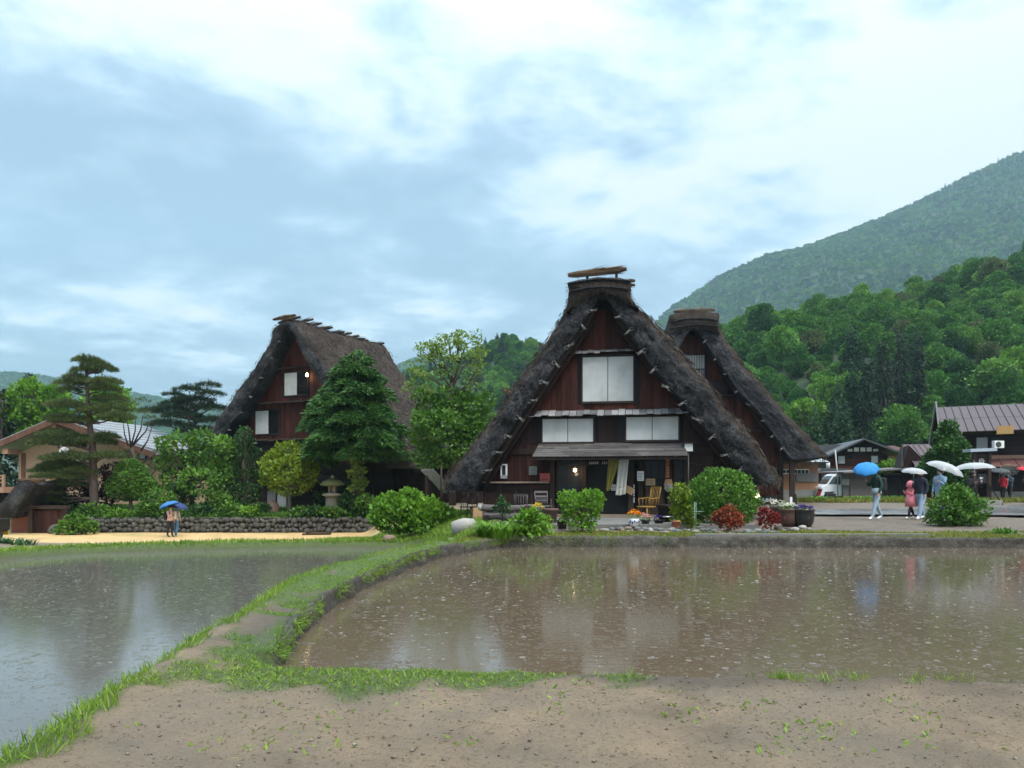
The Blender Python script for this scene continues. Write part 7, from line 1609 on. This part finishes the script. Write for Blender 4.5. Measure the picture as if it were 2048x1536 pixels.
a, b = onwall(1380, 925, -.4), onwall(1455, 912, -.8); pts = [a.lerp(b, t_) - Vector((0, 0, .18*math.sin(t_*math.pi))) for t_ in np.linspace(0, 1, 12)]
tag(MB().tube(pts, .008, 5).build('cable', M_BEAM), 'thin cable sagging from the flood lamp to the eave', 'cable')
wf = thing('window_frame', 'small white window frame under the right eave', 'frame', onwall(1486, 946, -.1), RZ); MB().span(-.1, .22, -.02, .02, .14, .18).build('top_bar', M_WHITE, wf); MB().span(-.1, -.065, -.02, .02, -.16, .16).build('side_bar', M_WHITE, wf); MB().span(-.065, .22, 0, .01, -.16, .14).build('pane', M_GLASS, wf)
tr2 = thing('wire_trellis', 'thin pale wire trellis between the ivy and the round bush', 'trellis', (X(1392, 20.6), 20.6, gz(X(1392, 20.6), 20.6)))
M_WIRE = plain('wire_pale_green', (.30, .42, .36), .5)
for x_ in (-.02, -.0): MB().tube([(x_*2, 0, 0), (x_*2, 0, .75)], .007, 5).build('upright', M_WIRE, tr2)
for z_ in (.08, .5): MB().tube([(-.1, 0, z_), (.2, 0, z_)], .006, 5).build('crossbar', M_WIRE, tr2)
sg2 = thing('lettered_table', 'dark lettered board on two pale legs beneath the right eave', 'sign', (X(1538, 25.4), 25.4, gz(X(1538, 25.4), 25.4)))
for x_ in (-.12, .08): MB().bar((x_, 0, 0), (x_-.03, 0, .55), .045, .045, (1, 0, 0)).build('leg', M_GREY, sg2)
MB().span(-.3, .3, -.05, .0, .5, .82).build('board', M_DARK, sg2); m = MB(); r_ = random.Random(4)
for i in range(11): x_ = -.26+.047*i; m.span(x_, x_+r_.uniform(.012, .03), -.056, -.051, .56+r_.uniform(0, .04), .66+r_.uniform(0, .08)); m.span(x_, x_+.035, -.0565, -.0515, .60+r_.uniform(0, .05), .62+r_.uniform(.02, .06))
tag(m.build('lettering', M_WHITE, sg2), kind='stuff')
rk = thing('black_stand', 'black upright sign stand at the corner of the right thatched house', 'stand', (X(1586, 36), 36, gz(X(1586, 36), 36)))
for i, (x_, h_) in enumerate(((-.12, .85), (.02, .70), (.16, .65))): MB().bar((x_, 0, 0), (x_-.04, 0, h_), .06, .05, (1, 0, 0)).build('upright', M_BLACKCAR, rk)
MB().span(-.25, .3, -.2, .2, 0, .08).build('base', M_BLACKCAR, rk); MB().span(-.17, -.05, -.05, -.03, .2, .5).build('paper', M_WHITE, rk)

# ------------------------------------------------------------------ people
M_SKIN = plain('skin', (.42, .24, .17), .6, .08); M_HAIR = plain('hair_black', (.012, .010, .010), .5, .2)
def skinned(verts, edges, radii, root=0, sub=2):
    me = bpy.data.meshes.new('skel'); me.from_pydata(verts, edges, []); o = bpy.data.objects.new('skel', me); COL.objects.link(o)
    md = o.modifiers.new('skin', 'SKIN'); md.use_smooth_shade = True
    if not me.skin_vertices: 
        bm = bmesh.new(); bm.from_mesh(me); bm.verts.layers.skin.verify(); bm.to_mesh(me); bm.free()
    for i, r_ in enumerate(radii): me.skin_vertices[0].data[i].radius = r_ if isinstance(r_, tuple) else (r_, r_); me.skin_vertices[0].data[i].use_root = (i == root)
    sb = o.modifiers.new('sub', 'SUBSURF'); sb.levels = sub; sb.render_levels = sub
    dg = bpy.context.evaluated_depsgraph_get(); out = bpy.data.meshes.new_from_object(o.evaluated_get(dg)); bpy.data.objects.remove(o); return out
def cloth_mat(name, c): return plain('cloth_' + name, c, .85, .18, 14, 0, .2)
def hand_mesh(side):
    m = MB(); m.box((0, 0, -.035), (.022, .05, .07))
    for i, (y_, l_) in enumerate(((-.02, .052), (-.007, .06), (.007, .056), (.02, .044))): m.tube([(0, y_, -.065), (-side*.006, y_*1.05, -.065-l_*.5), (-side*.022, y_*1.05, -.065-l_*.85)], [.0078, .007, .005], 6)
    m.tube([(0, -.02, -.02), (-side*.01, -.042, -.045), (-side*.018, -.046, -.068)], [.009, .008, .006], 6)
    return m.mesh('hand', M_SKIN)
def person(label, px, D, face, H, top, legs, shoes, stride=.18, raise_='R', hair='short', loose=1.0, z=None, lean=0.0, extras=None):
    s = H/1.70; x_ = X(px, D); t = thing('person', label, 'person', (x_, D, gz(x_, D)+(.0 if z is None else z)), face)
    J = {'pelvis': (0, 0, .93), 'spine': (0, -.01-lean*.3, 1.13), 'chest': (0, -.01-lean*.7, 1.32), 'neck': (0, -.01-lean, 1.47), 'hl': (0, -.03-lean*1.2, 1.555), 'hm': (0, -.035-lean*1.2, 1.62), 'ht': (0, -.02-lean*1.2, 1.685)}
    RD = {'pelvis': (.145, .115), 'spine': (.135, .105), 'chest': (.15, .11), 'neck': .052, 'hl': (.066, .075), 'hm': (.076, .09), 'ht': (.05, .06)}
    G = {}
    E = [('pelvis', 'spine', 1), ('spine', 'chest', 1), ('chest', 'neck', 1), ('neck', 'hl', 0), ('hl', 'hm', 0), ('hm', 'ht', 0)]
    for sd, nm, st in ((1, 'L', stride), (-1, 'R', -stride)):
        J['hip'+nm] = (sd*.085, 0, .86); J['knee'+nm] = (sd*.095, -st*.45-.02, .49); J['ank'+nm] = (sd*.095, -st+(.03 if st < 0 else 0), .085+(.04 if st < 0 else 0)); J['toe'+nm] = (sd*.105, -st-.14, .035)
        RD['hip'+nm] = .092*loose; RD['knee'+nm] = .066*loose; RD['ank'+nm] = .046*loose; RD['toe'+nm] = (.038, .030)
        E += [('pelvis', 'hip'+nm, 2), ('hip'+nm, 'knee'+nm, 2), ('knee'+nm, 'ank'+nm, 2), ('ank'+nm, 'toe'+nm, 3)]
        J['sh'+nm] = (sd*.165, -.01-lean*.8, 1.385); RD['sh'+nm] = .068
        if raise_ in (nm, 'B'): J['el'+nm] = (sd*.215, -.10-lean, 1.14); J['wr'+nm] = (sd*.12, -.27-lean, 1.28)
        else: J['el'+nm] = (sd*.22, .03-lean*.6, 1.12); J['wr'+nm] = (sd*.215, -.08-lean*.6, .89)
        RD['el'+nm] = .052; RD['wr'+nm] = .034
        E += [('chest', 'sh'+nm, 1), ('sh'+nm, 'el'+nm, 1), ('el'+nm, 'wr'+nm, 1)]
    keys = list(J); V = [tuple(c*s for c in J[k_]) for k_ in keys]; ix = {k_: i for i, k_ in enumerate(keys)}
    me = skinned(V, [(ix[a_], ix[b_]) for a_, b_, g_ in E], [tuple(q*s for q in RD[k_]) if isinstance(RD[k_], tuple) else RD[k_]*s for k_ in keys])
    me.materials.clear()
    for m_ in (M_SKIN, top, legs, shoes): me.materials.append(m_)
    cen = np.array([p.center for p in me.polygons]); best = np.full(len(cen), 1e9); mi = np.zeros(len(cen), int)
    for a_, b_, g_ in E:
        A_, B_ = np.array(V[ix[a_]]), np.array(V[ix[b_]]); d_ = B_-A_; q = np.clip(((cen-A_)@d_)/(d_@d_), 0, 1); dist = np.linalg.norm(cen-A_-q[:, None]*d_, axis=1)
        dist = dist - .5*(RD[a_][0] if isinstance(RD[a_], tuple) else RD[a_])*s
        k_ = dist < best; best[k_] = dist[k_]; mi[k_] = g_
    mi[(cen[:, 2] < .86*s) & (mi == 1) & (np.abs(cen[:, 0]) < .14*s)] = 2; mi[(cen[:, 2] > .90*s) & (mi == 2)] = 1; mi[cen[:, 2] < .055*s] = 3; mi[(cen[:, 2] > 1.45*s) & (np.abs(cen[:, 0]) < .12*s) & (mi == 1)] = 1
    me.polygons.foreach_set('material_index', mi.astype(np.int32)); me.polygons.foreach_set('use_smooth', np.ones(len(me.polygons), bool)); link('body', me, t)
    hc = Vector(J['hm'])*s
    if hair == 'hood':
        MB().lathe([(.05, -.13), (.125, -.10), (.135, 0), (.118, .075), (.06, .12), (0, .13)], 16, smooth=True).build('hood', top, t, loc=(hc.x, hc.y+.028*s, hc.z), rot=(R(-18), 0, 0))
    else:
        MB().lathe([(.0, .098), (.05, .09), (.085, .05), (.094, .0), (.085, -.045), (.06, -.06)], 16).build('hair', M_HAIR, t, loc=(hc.x, hc.y+.022*s, hc.z+.008), rot=(R(-28), 0, 0)).scale = (s, s*1.1, s)
        if hair == 'long': MB().lathe([(.03, .0), (.075, -.02), (.085, -.15), (.06, -.28), (.01, -.31)], 12).build('long_hair', M_HAIR, t, loc=(hc.x, hc.y+.05*s, hc.z+.02)).scale = (s, s*.6, s)
    for sx in (-1, 1):
        MB().lathe([(0, -.008), (.008, 0), (0, .008)], 6).build('eye', M_HAIR, t, loc=(hc.x+sx*.03*s, hc.y-.083*s, hc.z+.005)); MB().lathe([(0, -.02), (.014, 0), (0, .022)], 6).build('ear', M_SKIN, t, loc=(hc.x+sx*.078*s, hc.y+.005, hc.z-.005))
        nm = 'L' if sx > 0 else 'R'; wr, el = Vector(J['wr'+nm])*s, Vector(J['el'+nm])*s
        d_ = (wr-el).normalized(); h_ = link('hand', hand_mesh(sx), t, wr); h_.rotation_mode = 'QUATERNION'; h_.rotation_quaternion = (-d_).to_track_quat('Z', 'Y'); h_.scale = (s, s, s)
    MB().prism([(-.012, -.02), (.012, -.02), (.004, .02), (-.004, .02)], -.022, .0).build('nose', M_SKIN, t, loc=(hc.x, hc.y-.078*s, hc.z-.012)); MB().box((0, 0, 0), (.036, .006, .008)).build('mouth', plain('lips', (.30, .10, .09), .5), t, loc=(hc.x, hc.y-.080*s, hc.z-.045*s))
    t['_w'] = list(Vector(J['wr'+('R' if raise_ in ('R', 'B') else 'L')])*s)
    return t
def wrist(t):
    bpy.context.view_layer.update(); return t.matrix_world @ Vector(t['_w'])
def backpack(t, mat, s=1.0):
    b_ = MB().box((0, .22*s, 1.18*s), (.30*s, .17*s, .46*s)).build('backpack', mat, t, bevel=.05); MB().box((0, .315*s, 1.08*s), (.22*s, .05*s, .2*s)).build('pocket', mat, b_, bevel=.02)
    for sx in (-1, 1): MB().tube([(sx*.10*s, .14*s, 1.38*s), (sx*.11*s, -.06*s, 1.44*s), (sx*.12*s, -.14*s, 1.25*s), (sx*.12*s, .10*s, 1.0*s)], .018*s, 6).build('strap', mat, b_)
def clear_vinyl():
    t = NT('clear_vinyl'); t.done((.80, .84, .86), .18, Specular_IOR_Level=.6); tr_ = t.node('ShaderNodeBsdfTransparent', {0: (.95, .97, .98, 1)}); fz = t.node('ShaderNodeLayerWeight', {0: .35})
    fac = t.math('ADD', .20, t.math('MULTIPLY', fz.outputs[1], .5), True); ms = t.node('ShaderNodeMixShader', {0: fac}); t.l.new(tr_.outputs[0], ms.inputs[1]); t.l.new(t.b.outputs[0], ms.inputs[2]); t.l.new(ms.outputs[0], t.out.inputs[0]); return t.m
M_VINYL = clear_vinyl(); M_STEEL = plain('steel', (.5, .5, .52), .25, .1, 5, .8)
def umbrella(label, hand, apex, r, mat, rise=.32):
    """open umbrella; shaft from the hand to the tip"""
    hand, apex = Vector(hand), Vector(apex); ax = (apex-hand).normalized(); L = (apex-hand).length
    t = thing('umbrella', label, 'umbrella', hand); t.rotation_mode = 'QUATERNION'; t.rotation_quaternion = ax.to_track_quat('Z', 'Y')
    n, m_ = 8, 4; V = [(0, 0, L)]; F = []
    prof = [(.0, 0)] + [(math.sin(q*1.35)/math.sin(1.35), 1-math.cos(q*1.35)) for q in np.linspace(.2, 1, 6)]; pk = 1-math.cos(1.35)
    for j, (rr_, dz) in enumerate(prof[1:]):
        for i in range(n*m_):
            a = 2*math.pi*i/(n*m_); ph = (i % m_)/m_; sag = 1-.09*math.sin(ph*math.pi)*(j+1)/6; lift = .03*math.sin(ph*math.pi)*r*(j == 5)
            V.append((math.cos(a)*r*rr_*sag, math.sin(a)*r*rr_*sag, L-dz/pk*rise*r*2*.75+lift))
    N_ = n*m_
    for i in range(N_):
        F.append([0, 1+i, 1+(i+1) % N_])
        for j in range(5): F.append([1+j*N_+i, 1+(j+1)*N_+i, 1+(j+1)*N_+(i+1) % N_, 1+j*N_+(i+1) % N_])
    o = link('canopy', npmesh('canopy', V, F, mat, True), t)
    if mat is not M_VINYL: sm = o.modifiers.new('thick', 'SOLIDIFY'); sm.thickness = .003
    for i in range(n):
        pts = [(0, 0, L-.01)] + [tuple(np.array(V[1+j*N_+i*m_])-[0, 0, .008]) for j in range(6)]; MB().tube(pts, .004, 5).build('rib', M_STEEL, t)
    MB().tube([(0, 0, -.12), (0, 0, L+.01)], .006, 6).build('shaft', M_STEEL, t); MB().tube([(0, 0, -.05), (0, 0, -.14), (.02, 0, -.175), (.05, 0, -.175), (.06, 0, -.15)], .012, 6).build('handle', M_BLACKCAR, t); MB().tube([(0, 0, L), (0, 0, L+.06)], [.008, .004], 6).build('tip', M_STEEL, t)
    return t
C_ = cloth_mat
p1_ = person('person in dark green jacket and light jeans with a black backpack walking left', 1753, 25.0, R(-78), 1.70, C_('dark_green', (.012, .05, .04)), C_('light_jeans', (.30, .40, .48)), M_WHITE, .24, 'R', loose=1.12); backpack(p1_, C_('black', (.012, .012, .014)))
MB().lathe([(.19, 0), (.175, .10), (.16, .2)], 18, scale=(1, .8)).build('hoodie_hem', C_('pale_blue', (.36, .46, .50)), p1_, loc=(0, 0, .86))
umbrella('bright blue umbrella held by the person with the black backpack', wrist(p1_), W(1732, 930, 24.75), .42, C_('umbrella_blue', (.02, .20, .48)), .30)
p2_ = person('child in a pink hooded raincoat walking left', 1822, 25.3, R(-80), 1.22, C_('pink_coat', (.78, .24, .28)), C_('black', (.012, .012, .014)), M_WHITE, .22, 'B', 'hood', loose=1.1)
MB().lathe([(.21, 0), (.18, .2), (.15, .4)], 18, scale=(1, .85)).build('coat_skirt', C_('pink_coat', (.78, .24, .28)), p2_, loc=(0, 0, .42))
p3_ = person('person in navy top and wide pale jeans beside the child', 1842, 25.0, R(-62), 1.62, C_('navy', (.014, .018, .035)), C_('wide_jeans', (.25, .34, .44)), M_WHITE, .26, 'R', 'long', loose=1.4)
umbrella('white umbrella tilted over the child in pink', wrist(p3_), W(1829, 936, 24.9), .40, M_VINYL, .26)
p4_ = person('person in a pale denim jacket half hidden by a tilted clear umbrella', 1880, 25.9, R(-60), 1.68, C_('denim', (.22, .33, .47)), C_('light_jeans', (.30, .40, .48)), M_WHITE, .15, 'L', 'short')
umbrella('big clear umbrella tilted toward the camera behind the dark green shrub', wrist(p4_), W(1896, 926, 25.5), .62, M_VINYL, .30)
p5_ = person('person in black facing the camera behind the dark green shrub', 1946, 25.7, R(4), 1.60, C_('black', (.012, .012, .014)), C_('black', (.012, .012, .014)), M_TYRE, .05, 'B', 'long')
umbrella('clear dome umbrella over the person in black', wrist(p5_), W(1948, 925, 25.45), .64, M_VINYL, .24)
p6_ = person('person in red jacket walking on the road far right', 2006, 44.0, R(-50), 1.62, C_('red_jacket', (.42, .02, .04)), C_('black', (.012, .012, .014)), M_TYRE, .16, 'R', 'short', z=.04); umbrella('dark grey umbrella over the person in red', wrist(p6_), W(2000, 937, 43.8), .55, C_('umbrella_grey', (.05, .06, .065)), .22)
p7_ = person('person in dark teal jacket beside the one in red', 2020, 44.6, R(-70), 1.66, C_('teal', (.02, .06, .08)), C_('black', (.012, .012, .014)), M_TYRE, .14, 'L', 'short', z=.04); umbrella('white umbrella over the person in dark teal', wrist(p7_), W(2018, 936, 44.9), .55, M_VINYL, .22)
p8_ = person('person with the red umbrella at the right picture edge', 2056, 40.0, R(-60), 1.64, C_('black', (.012, .012, .014)), C_('black', (.012, .012, .014)), M_TYRE, .1, 'R', 'short', z=.04); umbrella('red umbrella at the right picture edge', wrist(p8_), W(2054, 934, 39.8), .48, C_('umbrella_red', (.5, .02, .035)), .26)
p9_ = person('person in pale pink jacket under a blue umbrella on the sand path', 340, 37.0, R(70), 1.55, C_('pale_pink', (.62, .40, .38)), C_('black', (.012, .012, .014)), M_TYRE, .06, 'R', 'long'); backpack(p9_, C_('black', (.012, .012, .014)), .9)
umbrella('blue umbrella over the person in pale pink', wrist(p9_), W(335, 1004, 36.8), .50, C_('umbrella_blue2', (.03, .15, .42)), .30)
p10_ = person('person with a cream backpack under a navy umbrella on the sand path', 352, 37.4, R(172), 1.52, C_('grey_top', (.30, .29, .27)), C_('mid_jeans', (.05, .13, .24)), M_WHITE, .10, 'L', 'short'); backpack(p10_, C_('cream', (.50, .45, .36)), .9)
umbrella('navy umbrella right of the blue one on the sand path', wrist(p10_), W(359, 1006, 37.6), .48, C_('umbrella_navy', (.02, .04, .14)), .30)
